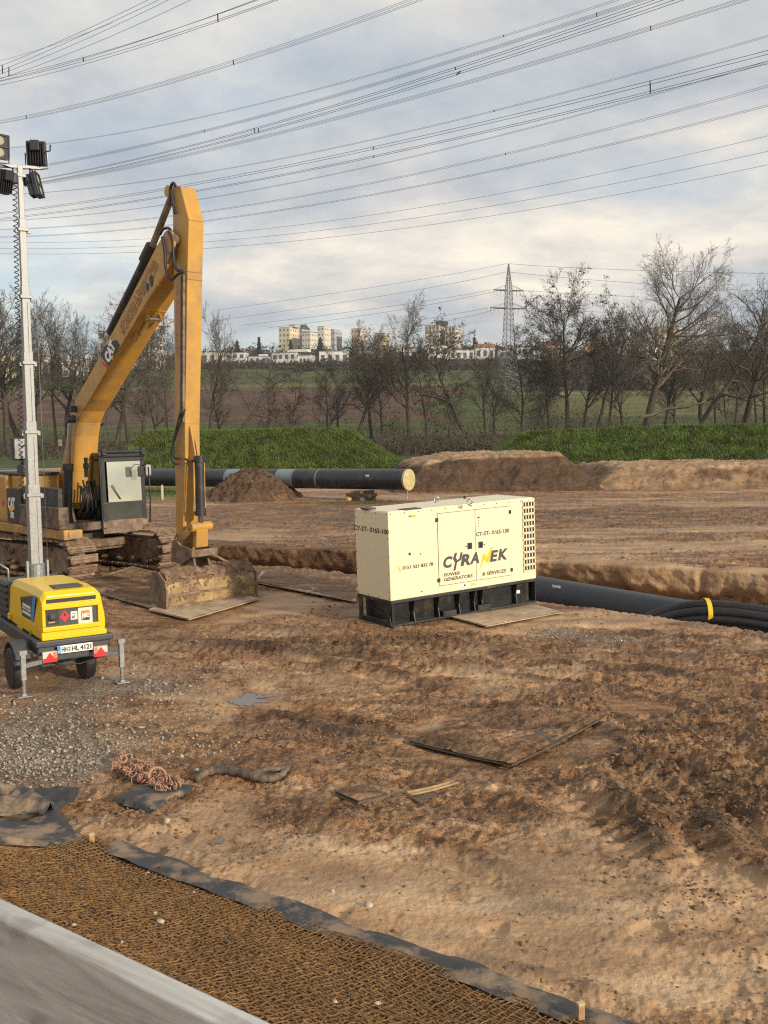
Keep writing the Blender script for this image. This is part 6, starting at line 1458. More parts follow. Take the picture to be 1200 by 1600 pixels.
    q = on(295, 862, 'y', -.1); m = MB(); m.bar((end.x + .02, 0, end.z), (pin.x + .42, 0, pin.z - .02), .30, .14); m.build('bucket_link', yellow, e, bevel=.02)
    # ---- quick coupler
    zq = pin.z
    cp = MB(); cp.prism([(pin.x - .22, zq - .36), (pin.x + .1, zq - .40), (pin.x + .55, zq - .20), (pin.x + .60, zq - .06), (pin.x + .1, zq + .02), (pin.x - .1, zq + .14), (pin.x - .24, zq + .05)], -.30, -.24)
    cp.prism([(pin.x - .22, zq - .36), (pin.x + .1, zq - .40), (pin.x + .55, zq - .20), (pin.x + .60, zq - .06), (pin.x + .1, zq + .02), (pin.x - .1, zq + .14), (pin.x - .24, zq + .05)], .24, .30)
    cp.box((pin.x + .56, 0, zq - .13), (.06, .66, .16)); cp.box((pin.x + .2, 0, zq - .22), (.5, .46, .06)); cp.build('quick_coupler', mud_steel, e, bevel=.015)
    # ---- bucket
    zB = lambda x, y: (220 + x / 5.4545, 820 + y / 5.4545)
    bw = 1.12
    A = [on(*zB(*p), 'y', -bw) for p in ((225, 772), (212, 500), (140, 412), (104, 440), (112, 560), (190, 775))]
    pr = [(p.x, max(p.z, -.20)) for p in A]
    top_x, top_z = pr[2]
    zg = pr[0][1]
    lip = [(pr[0][0], zg), (pr[0][0] + .02, zg + .28), (pr[1][0] + .03, pr[1][1] - .12), (pr[1][0], pr[1][1]), (pr[2][0] + .10, pr[2][1]), (pr[2][0] - .12, pr[2][1] - .02), (pr[3][0] - .08, pr[3][1] - .12), (pr[4][0] - .06, pr[4][1] - .1), (pr[5][0] - .1, zg + .02)]
    m = MB(); m.prism(lip, -bw, bw); bk = m.build('bucket', mat('bucket_muddy', (.36, .25, .105), .6, var=.25, scale=5, bump=.5, bscale=18, col2=(.17, .105, .058), mixlo=.42, mixhi=.62, mscale=3.2), e, bevel=.02)
    for s in (-1, 1):
        m = MB(); m.prism([(x + (.03 if i in (0, 1, 2, 3) else -.02), z + (.03 if i in (3, 4, 5) else -.0)) for i, (x, z) in enumerate(lip)], *sorted((s * bw, s * (bw + .035)))); m.build('side_plate', mud_steel, bk, bevel=.008)
    m = MB(); m.box((lip[1][0] + .014, 0, zg + .30), (.03, 2 * bw, .05)); m.build('wear_strip', mud_steel, bk); m = MB(); m.box((lip[0][0] - .0, 0, zg + .04), (.06, 2 * bw, .09)); m.build('cutting_edge', mud_steel, bk)
    for s in (-.20, .16): m = MB(); m.prism([(pin.x - .1, top_z - .05), (pin.x + .55, top_z - .02), (pin.x + .45, top_z + .30), (pin.x + .34, top_z + .38), (pin.x + .22, top_z + .30)], s - .025, s + .025); m.build('ear', mud_steel, bk, bevel=.01)
    m = MB(); m.cyl((pin.x + .36, -.30, top_z + .30), (pin.x + .36, .30, top_z + .30), .06, 14); m.build('ear_pin', mud_steel, bk)
    m = MB(); m.tube([(pin.x + .4, .0, top_z + .3), (pin.x + .7, .25, top_z + .22), (pin.x + .85, .5, top_z + .04)], .03, 6); m.build('hose', mud_steel, bk, smooth=True)
    # mud heaped on the bucket's back
    gx = np.linspace(lip[6][0] + .1, lip[3][0] + .01, 40); gy = np.linspace(-bw + .02, bw - .02, 90); X, Y = np.meshgrid(gx, gy)
    topz = np.interp(X, [lip[6][0], lip[5][0], lip[4][0], lip[3][0], lip[3][0] + .1], [lip[6][1], lip[5][1], lip[4][1], lip[3][1], lip[3][1] - .2])
    Zv = topz + .045 + .09 * fbm(X * 3, Y * 2.0, 4, 801) + .05 * fbm(X * 9, Y * 9, 3, 802)
    link('mud_layer', grid_mesh('mud_layer', X, Y, Zv, mud_mat), bk)
    g = MB(); rg_ = random.Random(31)
    for i in range(260):
        t = rg_.random(); z = zg + .12 + (lip[3][1] - zg) * rg_.random() ** .8; yy = rg_.uniform(-bw, bw); s = rg_.uniform(.010, .032) * (1.4 if z > zg + .5 else 1); x = np.interp(z, [lip[0][1], lip[1][1], lip[2][1], lip[3][1]], [lip[0][0], lip[1][0], lip[2][0], lip[3][0]])
        if fbm(np.array([yy * 1.6]), np.array([z * 2.2]), 3, 811)[0] < 0.02: continue
        g.lathe((x - s * .3, yy, z), (1, rg_.uniform(-.4, .4), rg_.uniform(-.2, .5)), [(0, s * 1.6), (s * .2, s * 1.2), (s * .4, s * .6), (s * .45, .01)], 6)
    tag(g.build('mud_splats', mud_mat, bk), kind='stuff')
    return e
def smooth_path(P, k):
    """Catmull-Rom through the points."""
    P = [Vector(p) for p in P]; out = []
    for i in range(len(P) - 1):
        p0 = P[max(i - 1, 0)]; p1 = P[i]; p2 = P[i + 1]; p3 = P[min(i + 2, len(P) - 1)]
        for j in range(k):
            t = j / k; out.append(0.5 * ((2 * p1) + (p2 - p0) * t + (2 * p0 - 5 * p1 + 4 * p2 - p3) * t * t + (3 * p1 - p0 - 3 * p2 + p3) * t ** 3))
    out.append(P[-1]); return out
excavator()
# ------------------------------------------------------------------ pipes, plates, boards
def pipeline():
    A = Vector((1.25, 50.0, 1.10)); D = Vector((-15.1, 11.0, -0.25)); L = D.length; D.normalize(); r = .515
    e = empty('pipeline', (A.x, A.y, 0)); tag(e, 'long black steel pipe with a yellow end cap lying on timber blocks', 'pipe'); T = Matrix.Translation((-A.x, -A.y, 0))
    P = lambda t: A + D * t
    def seg(a, b, rr, m, name, n=40): x = MB(T); x.lathe(P(a), D, [(0, rr), (b - a, rr)], n); o = x.build(name, m, e); autosmooth(o); return o
    t1 = 7.25; t2 = 12.2
    seg(.02, t1, r, pipe_black, 'pipe_section'); seg(t1, t1 + 1.15, r * .985, pipe_grey, 'primer_band'); seg(t1 + 1.15, t2 - 1.0, r, pipe_black, 'pipe_section'); seg(t2 - 1.0, t2, r * .985, pipe_grey, 'primer_band'); seg(t2, 52, r, pipe_black, 'pipe_section')
    seg(5.55, 5.63, r + .008, roof_grey, 'joint_ring'); seg(t1 - .06, t1, r + .010, roof_grey, 'joint_ring'); seg(.0, .10, r + .012, mat('cap_rim', (.40, .34, .16), .5), 'joint_ring')
    c = MB(T); c.lathe(P(0), -D, [(-.02, r * .99), (0.0, r * .97), (.03, r * .6), (.035, .01)], 36); o = c.build('end_cap', mat('end_cap_film', (.50, .43, .20), .38, var=.25, scale=5, col2=(.36, .30, .13), mixlo=.5, mixhi=.7), e); autosmooth(o, 50)
    s = MB(T); nrm = D.cross(Vector((0, 0, 1))).normalized(); nrm = nrm if nrm.y < 0 else -nrm
    q = P(2.2) + (nrm * .93 + Vector((0, 0, .38))).normalized() * (r + .004); s.bar(q - D * .1, q + D * .1, .012, .12); s.build('label_sticker', white_print, e)
    q = P(15.0) + (nrm * .8 + Vector((0, 0, .6))).normalized() * (r + .004); s = MB(T); s.bar(q - D * .15, q + D * .15, .012, .10); s.build('label_sticker', white_print, e)
    tp = MB(T); q = P(.12) + Vector((0, 0, -r)); tp.tube([q, q + Vector((.02, 0, -.25)), q + Vector((-.03, 0, -.5))], .02, 5); tp.build('rope_end', mat('rope', (.45, .42, .34), .8), e)
    return P, D
Pp, Dp = pipeline()
def block_stack(t, label, lay):
    c = Pp(t); zg = bh(c.x, c.y); side = Vector((-Dp.y, Dp.x, 0)).normalized(); ang = math.atan2(side.y, side.x)
    e = empty('timber_blocks', (c.x, c.y, zg), (0, 0, ang)); tag(e, label, 'timber blocks', 'timber supports under the pipe')
    for (x, y, z, sx, sy, sz, m) in lay: MB().box((x, y, z), (sx, sy, sz)).build('beam', m, e, bevel=.012)
lit = mat('sunlit_timber', (.58, .33, .14), .7, var=.15, scale=9)  # orange sunlight on these beams is painted into the colour
h = c_z = Pp(2.9).z - .515
block_stack(2.9, 'stacked timber blocks under the near end of the black pipe', [(0, .3, .09, 1.3, .18, .18, timber_grey), (0, -.5, .09, 1.3, .2, .18, lit), (.3, 0, .27, .2, 1.5, .17, timber_grey), (-.55, -.1, .27, .2, 1.4, .17, lit), (-.2, -.5, .41, .9, .22, .10, lit), (0, .25, .43, 1.2, .18, .13, timber_grey)])
block_stack(15.2, 'timber blocks under the black pipe next to the digger stick', [(0, .3, .06, 1.3, .18, .12, timber_grey), (0, -.5, .06, 1.3, .2, .12, timber_grey), (-.4, -.1, .18, .25, 1.5, .12, lit)])
p = G(254, 781); e = empty('marker_post', (p.x, p.y, bh(p.x, p.y))); tag(e, 'short pale wooden marker post in the grass left of the digger stick', 'post'); m = MB(); m.box((0, 0, .36), (.10, .10, .76)); m.box((0, 0, .76), (.085, .085, .06), taper=.5); m.build('post', mat('pale_wood', (.55, .48, .36), .8), e)

def trench_pipe():
    A = Vector((3.9, 26.2, -.66)); B = Vector((6.95, 22.0, -.68)); D = (B - A).normalized()
    e = empty('trench_pipe', (A.x, A.y, -1.5)); tag(e, 'big black pipe lying in the trench behind the generator', 'pipe'); T = Matrix.Translation((-A.x, -A.y, 1.5)); r = .50
    m = MB(T); m.lathe(A - D * 3.2, D, [(0, r - .02), (0, r), (22, r), (22, r - .02)], 44); o = m.build('pipe_section', mat('pipe_blueblack', (.016, .020, .027), .42, var=.15, scale=2, col2=(.07, .06, .05), mixlo=.55, mixhi=.8, mscale=2), e); autosmooth(o)
    m = MB(T); m.lathe(A - D * 3.3, D, [(0, r * .6), (.02, r + .02), (.16, r + .02), (.17, r)], 40); m.build('end_collar', black_rubber, e)
    q = plane_hit(867, 908, A + Vector((-.40, -.28, .30)), Vector((-.72, -.5, .47)).normalized()); up_ = Vector((0, 0, 1)); nrm = D.cross(Vector((0, 0, 1))).normalized(); nrm = nrm if nrm.y < 0 else -nrm
    t = (q - A).dot(D); c = A + D * t + (nrm * .68 + up_ * .73) * (r + .004); MB(T).bar(c - D * .13, c + D * .13, .012, .10).build('label_sticker', white_print, e)
trench_pipe()
def hose_bundle():
    O = G(1105, 968); e = empty('hose_bundle', (O.x, O.y, 0)); tag(e, 'bundle of thick black hoses held by a yellow strap at the trench edge', 'hoses'); T = Matrix.Translation((-O.x, -O.y, 0))
    base = [(985, 972, 21.2), (1030, 958, 21.0), (1070, 948, 20.8), (1105, 946, 20.5), (1160, 950, 20.1), (1230, 962, 19.6), (1330, 985, 18.9)]
    for k, (dz, dy, r) in enumerate(((0, 0, .105), (-.10, -.20, .105), (-.12, .20, .10), (-.26, .02, .10), (-.24, -.26, .10))):
        P = []
        for i, (x, y, Y) in enumerate(base): q = PY(x, y, Y); P.append(Vector((q.x, q.y + dy * (1 if i > 1 else .6), q.z + dz - (.10 * (1 - i) if i < 1 else 0))))
        MB(T).tube(smooth_path(P, 6), r, 14).build('hose', black_rubber, e, smooth=True)
    q = PY(1104, 946, 20.5); c = Vector((q.x, q.y, q.z - .13)); m = MB(T); n = 22; a = Vector((0, .36, 0)); b = Vector((0, 0, .27)); d = Vector((.99, -.12, 0)) * .045
    vs = []
    for i in range(n):
        t = 2 * math.pi * i / n; v = c + a * math.cos(t) + b * math.sin(t) + d * math.cos(t) * .6; o = (a * math.cos(t) + b * math.sin(t)).normalized() * .008; vs += [v - d - o, v + d - o, v + d + o, v - d + o]
    m.add(vs, [(i * 4 + k, i * 4 + (k + 1) % 4, ((i + 1) % n) * 4 + (k + 1) % 4, ((i + 1) % n) * 4 + k) for i in range(n) for k in range(4)]); m.build('strap', mat('strap_yellow', (.72, .50, .03), .6, var=.1), e)
hose_bundle()

def slab(name, corners, th, lift, m, label, cat, amp=.004, mudamp=0.0, n=(40, 40), group=None, seed=0, bend=0.0, mud_m=None, lifts=(0, 0, 0, 0)):
    """A sheet or plate through four surveyed ground corners, with a real edge and, if wanted, mud spread over it."""
    C_ = [G(*c) for c in corners]; zc = [bh(c.x, c.y) + lift + q for c, q in zip(C_, lifts)]
    u, v = np.meshgrid(np.linspace(0, 1, n[0]), np.linspace(0, 1, n[1]))
    f = lambda a: (1 - u) * (1 - v) * a[0] + u * (1 - v) * a[1] + u * v * a[2] + (1 - u) * v * a[3]
    X = f([c.x for c in C_]); Y = f([c.y for c in C_]); Z = f(zc) + amp * fbm(X * 1.5, Y * 1.5, 3, seed) + bend * ((u - .5) ** 2 + (v - .5) ** 2)
    cxm, cym = float(X.mean()), float(Y.mean()); e = empty(name, (cxm, cym, float(np.mean(zc)) - th)); tag(e, label, cat, group); zo = float(np.mean(zc)) - th
    co = np.stack([X - cxm, Y - cym, Z - zo], -1).reshape(-1, 3); lo = co.copy(); lo[:, 2] -= th
    N_ = len(co); idx = np.arange(N_).reshape(n[1], n[0])
    q = np.stack([idx[:-1, :-1], idx[:-1, 1:], idx[1:, 1:], idx[1:, :-1]], -1).reshape(-1, 4); per = np.concatenate([idx[0, :-1], idx[:-1, -1], idx[-1, :0:-1], idx[:0:-1, 0]])
    sk = np.stack([per, np.roll(per, -1), np.roll(per, -1) + N_, per + N_], -1)
    link('sheet', mesh_q('sheet', np.concatenate([co, lo]), np.concatenate([q, q[:, ::-1] + N_, sk]), m, smooth=False), e)
    if mudamp:
        k = mudamp * (0.25 + fbm(X * 1.1 + 3, Y * 1.1, 4, seed + 3)) + mudamp * .9 * np.abs(fbm(X * 4.5, Y * 4.5, 3, seed + 4)) + mudamp * .5 * fbm(X * 13, Y * 13, 3, seed + 5)
        edge = np.minimum(np.minimum(u, 1 - u), np.minimum(v, 1 - v)); k = k - mudamp * .8 * (1 - sst(0, .06, edge))
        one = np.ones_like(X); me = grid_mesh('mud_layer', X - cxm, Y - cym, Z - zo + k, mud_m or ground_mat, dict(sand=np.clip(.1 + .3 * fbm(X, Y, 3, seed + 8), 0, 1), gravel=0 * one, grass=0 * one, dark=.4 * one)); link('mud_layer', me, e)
    return e
plate_steel = mat('road_plate', (.33, .26, .185), .55, var=.2, scale=4, bump=.3, bscale=30, col2=(.21, .145, .095), mixlo=.42, mixhi=.62, mscale=1.8)
plate_pale = mat('road_plate_pale', (.46, .35, .235), .6, var=.2, scale=4, bump=.3, bscale=30, col2=(.27, .185, .115), mixlo=.46, mixhi=.66, mscale=1.6)
mat_dark = mat('mat_edge', (.09, .065, .045), .7, var=.3, scale=8)
slab('steel_plate', [(112, 928), (262, 961), (350, 925), (208, 902)], .025, .045, plate_steel, 'muddy steel plate between the light tower and the digger bucket', 'steel plate', seed=11, mudamp=.022)
slab('steel_plate', [(232, 958), (296, 972), (406, 941), (345, 927)], .025, .055, plate_pale, 'steel plate with the digger bucket resting on it', 'steel plate', seed=12)
slab('steel_plate', [(398, 918), (556, 944), (560, 921), (410, 902)], .025, .06, plate_pale, 'pale clay-smeared steel plate between the bucket and the generator', 'steel plate', seed=13, mudamp=.016)
slab('plywood_sheet', [(700, 966), (760, 982), (880, 960), (822, 944)], .022, .055, plate_pale, 'pale board lying in front of the generator base', 'board', seed=14)
slab('road_mat', [(640, 1166), (800, 1206), (942, 1130), (800, 1094)], .028, .065, mat_dark, 'square mat buried under brown mud with its dark front edges showing', 'ground mat', seed=15, mudamp=.055, n=(120, 120), bend=.05, lifts=(-.02, .0, -.01, -.09))
slab('broken_board', [(524, 1243), (560, 1259), (606, 1247), (566, 1232)], .05, .05, timber_grey, 'thick muddy board half sunk in the ground', 'board', 'boards in the mud' and .004, mudamp=.010, seed=16, n=(24, 24), group='boards in the mud')
slab('broken_board', [(636, 1247), (642, 1251), (716, 1232), (710, 1229)], .02, .05, timber, 'narrow splintered batten lying right of the thick board', 'board', seed=17, n=(14, 6), group='boards in the mud', bend=.05)
slab('broken_board', [(640, 1250), (654, 1258), (690, 1246), (676, 1241)], .02, .035, timber_grey, 'dark flat piece of board under the splintered batten', 'board', seed=18, n=(14, 8), group='boards in the mud')
water = mat('puddle_water', (.15, .115, .08), .035, var=.1, scale=3, rvar=.02, spec=.6)
def puddle(px, py, rx, ry, seed):
    c = G(px, py); n = 40; rx_ = rx * c.y / F; ry_ = ry * c.y ** 2 / (EYE.z * F); z = bh(c.x, c.y) - .005
    pts = []
    for i in range(n): t = 2 * math.pi * i / n; k = .8 + 1.1 * float(fbm(np.array([math.cos(t) * 2.3 + seed]), np.array([math.sin(t) * 2.3]), 4, seed)[0]); pts.append((rx_ * k * math.cos(t) + ry_ * .25 * math.sin(t), ry_ * k * math.sin(t), 0))
    me = bpy.data.meshes.new('puddle'); me.from_pydata(pts, [], [tuple(range(n))]); me.materials.append(water); tag(link('puddle', me, None, (c.x, c.y, z)), kind='structure')
puddle(390, 1091, 30, 9, 1); puddle(252, 1330, 12, 10, 2); puddle(338, 1313, 10, 8, 3)

# ------------------------------------------------------------------ embankment: coir netting, weed membrane, stakes, plank
def bank_point(a, b):
    x = NP0[0] + ND[0] * a + NN[0] * b; y = NP0[1] + ND[1] * a + NN[1] * b; return x, y
def coir():
    rg = np.random.default_rng(8); A0, A1, B1 = 0.0, 7.2, 4.6
    def surf(a, b):
        x, y = bank_point(a, b); z = base_h(x, y) + .05 * fbm(x * 1.2, y * 1.2, 3, 901) + .022 + .10 * np.exp(-((a / .25) ** 2 + (b / .35) ** 2)) * .8; return x, y, z
    # backing mat
    a, b = np.meshgrid(np.linspace(0, 1, 160), np.linspace(0, 1, 110)); bb = b * B1 + .015; aa = -.32 * bb + a * (A1 + .32 * bb)
    x, y, z = surf(aa, bb)
    tag(link('coir_mat', grid_mesh('coir_mat', x, y, z - .014 + .008 * fbm(x * 16, y * 16, 3, 905), mat('coir_backing', (.165, .098, .046), .95, var=.5, scale=30, bump=.9, bscale=90, col2=(.09, .055, .028), mixlo=.45, mixhi=.6, mscale=9))), kind='structure')
    segs = []
    def yarn(aa, bb, r):
        x, y, z = surf(aa, bb); n = len(aa); z = z + rg.normal(0, .0035, n) + .004 * np.sin(np.arange(n) * 2.6 + rg.uniform(0, 6)); P = np.stack([x, y, z], 1); P[:, :2] += rg.normal(0, .0045, (n, 2))
        segs.append((P[:-1], P[1:], r * rg.uniform(.75, 1.3, n - 1)))
    nb = 122
    for i in range(nb):
        b0 = i * B1 / nb; a = np.arange(-.32 * b0, A1, .052); w = .020 * fbm(a * 1.7, a * 0 + i * .35, 3, 911) + .10 * fbm(a * .35, a * 0 + b0 * .4, 2, 912); yarn(a, np.maximum(b0 + w * min(1, b0 * 3 + .12), 0), .0062)
    na = 180
    for i in range(na):
        a0 = -1.5 + i * (A1 + 1.5) / na; b = np.arange(max(0, -a0 / .32), B1, .046); 
        if len(b) < 4: continue
        w = .020 * fbm(b * 1.9, b * 0 + i * .3, 3, 921) + .12 * fbm(b * .4, b * 0 + a0 * .4, 2, 922); yarn(a0 + w, b, .0062)
    Aall = np.concatenate([s[0] for s in segs]); Ball = np.concatenate([s[1] for s in segs]); Rr = np.concatenate([s[2] for s in segs])
    # loose fibres
    n = 42000; a = rg.uniform(-1.2, A1, n); b = rg.uniform(0, B1, n); k = a > -.32 * b; a, b = a[k], b[k]; x, y, z = surf(a, b); n = len(a); d = rg.normal(0, .020, (n, 3)); d[:, 2] = np.abs(d[:, 2]) * .6; P = np.stack([x, y, z + .003], 1)
    fib = np.stack([P, P + d, P + np.roll(d, 1, 1) * .16], 1).reshape(-1, 3)
    S = [(Aall[i], Ball[i], Rr[i], Rr[i]) for i in range(len(Aall))]
    V, Q = frusta(S, 3); nv = len(V); V = np.concatenate([V, fib]); T = nv + np.arange(len(fib)).reshape(-1, 3)
    o = link('coir_netting', mesh_q('coir_netting', V, Q, T=T, mats=mat('coir_yarn', (.25, .142, .063), .9, var=.35, scale=18, col2=(.20, .115, .052), mixlo=.42, mixhi=.62, mscale=2.2, spec=.15))); tag(o, 'brown woven coir netting pegged over the embankment slope', 'netting', kind='stuff')
    return surf
coir_surf = coir()
membrane = mat('membrane', (.040, .041, .043), .58, var=.2, scale=6, bump=.25, bscale=25, col2=(.25, .175, .11), mixlo=.50, mixhi=.62, mscale=3.0)
def strip_sheet():
    a, b = np.meshgrid(np.linspace(.12, 7.4, 260), np.linspace(-.20, .10, 18)); bb = b + .05 * fbm(a * 1.1, a * 0, 3, 931) * (b < 0.0); x, y = bank_point(a, bb)
    z = base_h(x, y) + .045 + .030 * fbm(x * 1.5, y * 1.5, 3, 932) + .018 * fbm(x * 5, y * 5, 3, 933) - .02 * sst(-.10, -.20, b)
    X0, Y0 = float(x.mean()), float(y.mean()); o = link('membrane_strip', grid_mesh('membrane_strip', x - X0, y - Y0, z, membrane), None, (X0, Y0, 0)); tag(o, 'black weed membrane strip showing along the edge of the coir netting', 'membrane', 'weed membrane sheets')
strip_sheet()
def fabric(corners, label, seed, amp, lift, n=(120, 90)):
    C_ = [G(*c) for c in corners]; u, v = np.meshgrid(np.linspace(0, 1, n[0]), np.linspace(0, 1, n[1])); f = lambda a: (1 - u) * (1 - v) * a[0] + u * (1 - v) * a[1] + u * v * a[2] + (1 - u) * v * a[3]
    X = f([c.x for c in C_]) + .05 * fbm(u * 4, v * 4, 3, seed + 9); Y = f([c.y for c in C_]) + .05 * fbm(u * 4, v * 4, 3, seed + 8)
    fold = 1 - np.abs(fbm(X * 1.1, Y * 2.8, 3, seed)) * 2.6; fold2 = 1 - np.abs(fbm(X * 3.3 + 4, Y * 4.4, 2, seed + 1)) * 2.4
    edge = np.minimum(np.minimum(u, 1 - u), np.minimum(v, 1 - v)); Z = base_h(X, Y) + lift + amp * np.maximum(fold, -.2) + amp * .3 * fold2 + .008 * fbm(X * 9, Y * 9, 3, seed + 2) - .05 * (1 - sst(0, .05, edge))
    X0, Y0 = float(X.mean()), float(Y.mean()); o = link('membrane_sheet', grid_mesh('membrane_sheet', X - X0, Y - Y0, Z, membrane), None, (X0, Y0, 0)); tag(o, label, 'membrane', 'weed membrane sheets')
fabric([(-140, 1350), (152, 1330), (95, 1275), (-160, 1280)], 'smooth black membrane sheet at the top corner of the coir netting', 41, .020, .05)
fabric([(-150, 1300), (60, 1290), (128, 1244), (-150, 1238)], 'crumpled black membrane heap at the left edge beside the gravel', 47, .12, .05)
fabric([(170, 1250), (232, 1268), (312, 1232), (240, 1222)], 'torn piece of black membrane under the orange chain', 53, .012, .03, (50, 40))
for (px, py, h, lb) in ((145, 1330, .15, 'short wooden stake at the top corner of the coir netting'), (907, 1600, .13, 'short wooden stake at the lower end of the black membrane strip')):
    c = G(px, py); e = empty('stake', (c.x, c.y, bh(c.x, c.y)), (R(3), R(-2), R(20))); tag(e, lb, 'stake', 'wooden stakes'); m = MB(); m.box((0, 0, h / 2 - .1), (.045, .035, h + .2)); m.build('shaft', timber, e, bevel=.004); MB().box((0, 0, h + .008), (.047, .037, .018)).build('split_top', mat('split_wood', (.55, .40, .24), .8), e, bevel=.004)

def plank():
    A = PY(0, 1402, 1.62); B = PY(429, 1600, 1.24); d = (B - A); d.z = (B.z - A.z); d.normalize(); L0 = A - d * 1.6; L1 = B + d * 1.8
    up_ = Vector((0, 0, 1)); side = d.cross(up_).normalized()
    if side.y > 0: side = -side                # towards the viewer
    up_ = side.cross(d); up_ = up_ if up_.z > 0 else -up_
    e = empty('plank_rail'); e.matrix_world = Matrix.Translation(L0) @ Matrix((d, side, up_)).transposed().to_4x4(); tag(e, 'weathered grey wooden plank rail crossing the bottom left corner close by', 'railing')
    m = bpy.data.materials.new('weathered_plank'); m.use_nodes = True; nt = m.node_tree; N = nt.nodes; L = nt.links; p = N['Principled BSDF']; p.inputs['Roughness'].default_value = .75
    tc = N.new('ShaderNodeTexCoord'); mp = N.new('ShaderNodeMapping'); mp.inputs[3].default_value = (1.6, 20, 16); L.new(tc.outputs['Object'], mp.inputs[0])
    n1 = N.new('ShaderNodeTexNoise'); n1.inputs['Scale'].default_value = 1.6; n1.inputs['Detail'].default_value = 9; n1.inputs['Roughness'].default_value = .65; n1.inputs['Distortion'].default_value = .8; L.new(mp.outputs[0], n1.inputs[0])
    r = N.new('ShaderNodeValToRGB'); el = r.color_ramp.elements; el.new(.5); 
    for i, (q, c) in enumerate(((.32, (.30, .27, .235)), (.48, (.44, .42, .385)), (.66, (.58, .56, .525)))): el[i].position = q; el[i].color = (*c, 1)
    L.new(n1.outputs[0], r.inputs[0])
    n2 = N.new('ShaderNodeTexNoise'); n2.inputs['Scale'].default_value = 9; n2.inputs['Detail'].default_value = 6; L.new(tc.outputs['Object'], n2.inputs[0]); r2 = N.new('ShaderNodeValToRGB'); r2.color_ramp.elements[0].position = .36; r2.color_ramp.elements[0].color = (.5, .5, .5, 1); r2.color_ramp.elements[1].position = .46; L.new(n2.outputs[0], r2.inputs[0])
    mx = N.new('ShaderNodeMixRGB'); mx.blend_type = 'MULTIPLY'; mx.inputs[0].default_value = .6; L.new(r.outputs[0], mx.inputs[1]); L.new(r2.outputs[0], mx.inputs[2]); L.new(mx.outputs[0], p.inputs['Base Color'])
    b = N.new('ShaderNodeBump'); b.inputs['Strength'].default_value = .4; b.inputs['Distance'].default_value = .004; L.new(n1.outputs[0], b.inputs['Height']); L.new(b.outputs[0], p.inputs['Normal'])
    LL = (L1 - L0).length; q = MB(); q.box((LL / 2, .021, -.11), (LL, .042, .22)); q.build('board', m, e, bevel=.004)
    q = MB(); q.box((.35, .085, -.55), (.09, .09, 1.15)); q.build('post', m, e, bevel=.004)
    for dz in (-.06, -.16): MB().cyl((.35, -.004, dz), (.35, .004, dz), .009, 10).build('screw_head', steel, e)
plank()

# ------------------------------------------------------------------ chain, hose roll, stones, clods, gravel
def chain():
    c = G(228, 1218); e = empty('lifting_chain', (c.x, c.y, bh(c.x, c.y) + .02)); tag(e, 'faded orange lifting chain heaped on the gravel with a big ring', 'chain')
    cm = mat('chain_paint', (.44, .21, .14), .65, var=.25, scale=20, col2=(.30, .22, .15), mixlo=.40, mixhi=.60, mscale=12)
    def lk(L, W, r):
        m = MB(); P = []
        for k in range(16): t = 2 * math.pi * k / 16; P.append(Vector((W * math.cos(t), (L - W) * (1 if math.sin(t) > 0.01 else -1 if math.sin(t) < -.01 else 0) + W * math.sin(t), 0)))
        P.append(P[0]); m.tube(P, r, 5, False); return m.mesh('chain_link', cm, smooth=True)
    A = lk(.034, .017, .0065); rg = random.Random(3)
    W = lambda x, y: (lambda q: Vector((q.x - c.x, q.y - c.y, 0)))(G(x, y))
    keys = [(192, 1184), (187, 1196), (178, 1206), (192, 1212), (206, 1216), (218, 1208), (232, 1203), (240, 1212), (226, 1220), (214, 1222), (230, 1232), (246, 1234), (258, 1228), (272, 1226), (280, 1236), (262, 1240), (246, 1240), (236, 1226), (222, 1214), (205, 1208), (196, 1214), (210, 1224), (225, 1226), (250, 1222), (268, 1234)]
    P = smooth_path([W(*k) for k in keys], 7)
    for i in range(len(P) - 1):
        p = P[i] + Vector((rg.gauss(0, .012), rg.gauss(0, .02), .012 + rg.random() * .05)); d = P[i + 1] - P[i]
        o = link('chain_link', A, e, p, (rg.choice([0.2, 1.3]) + rg.gauss(0, .3), rg.gauss(0, .3), math.atan2(d.y, d.x) - math.pi / 2 + rg.gauss(0, .25)))
        s = rg.uniform(.9, 1.15); o.scale = (s, s, s)
    q = W(246, 1226); m = MB(); m.ring((q.x, q.y, .075), (.35, -.8, .55), .088, .014, 24, 8); m.build('master_ring', cm, e, smooth=True)
    q = W(192, 1196); m = MB(); m.ring((q.x, q.y, .05), (.1, -.6, .8), .045, .012, 18, 8); m.tube([(q.x - .02, q.y, .05), (q.x - .03, q.y + .08, .05), (q.x + .03, q.y + .16, .06)], .013, 6); m.build('hook', cm, e, smooth=True)
chain()
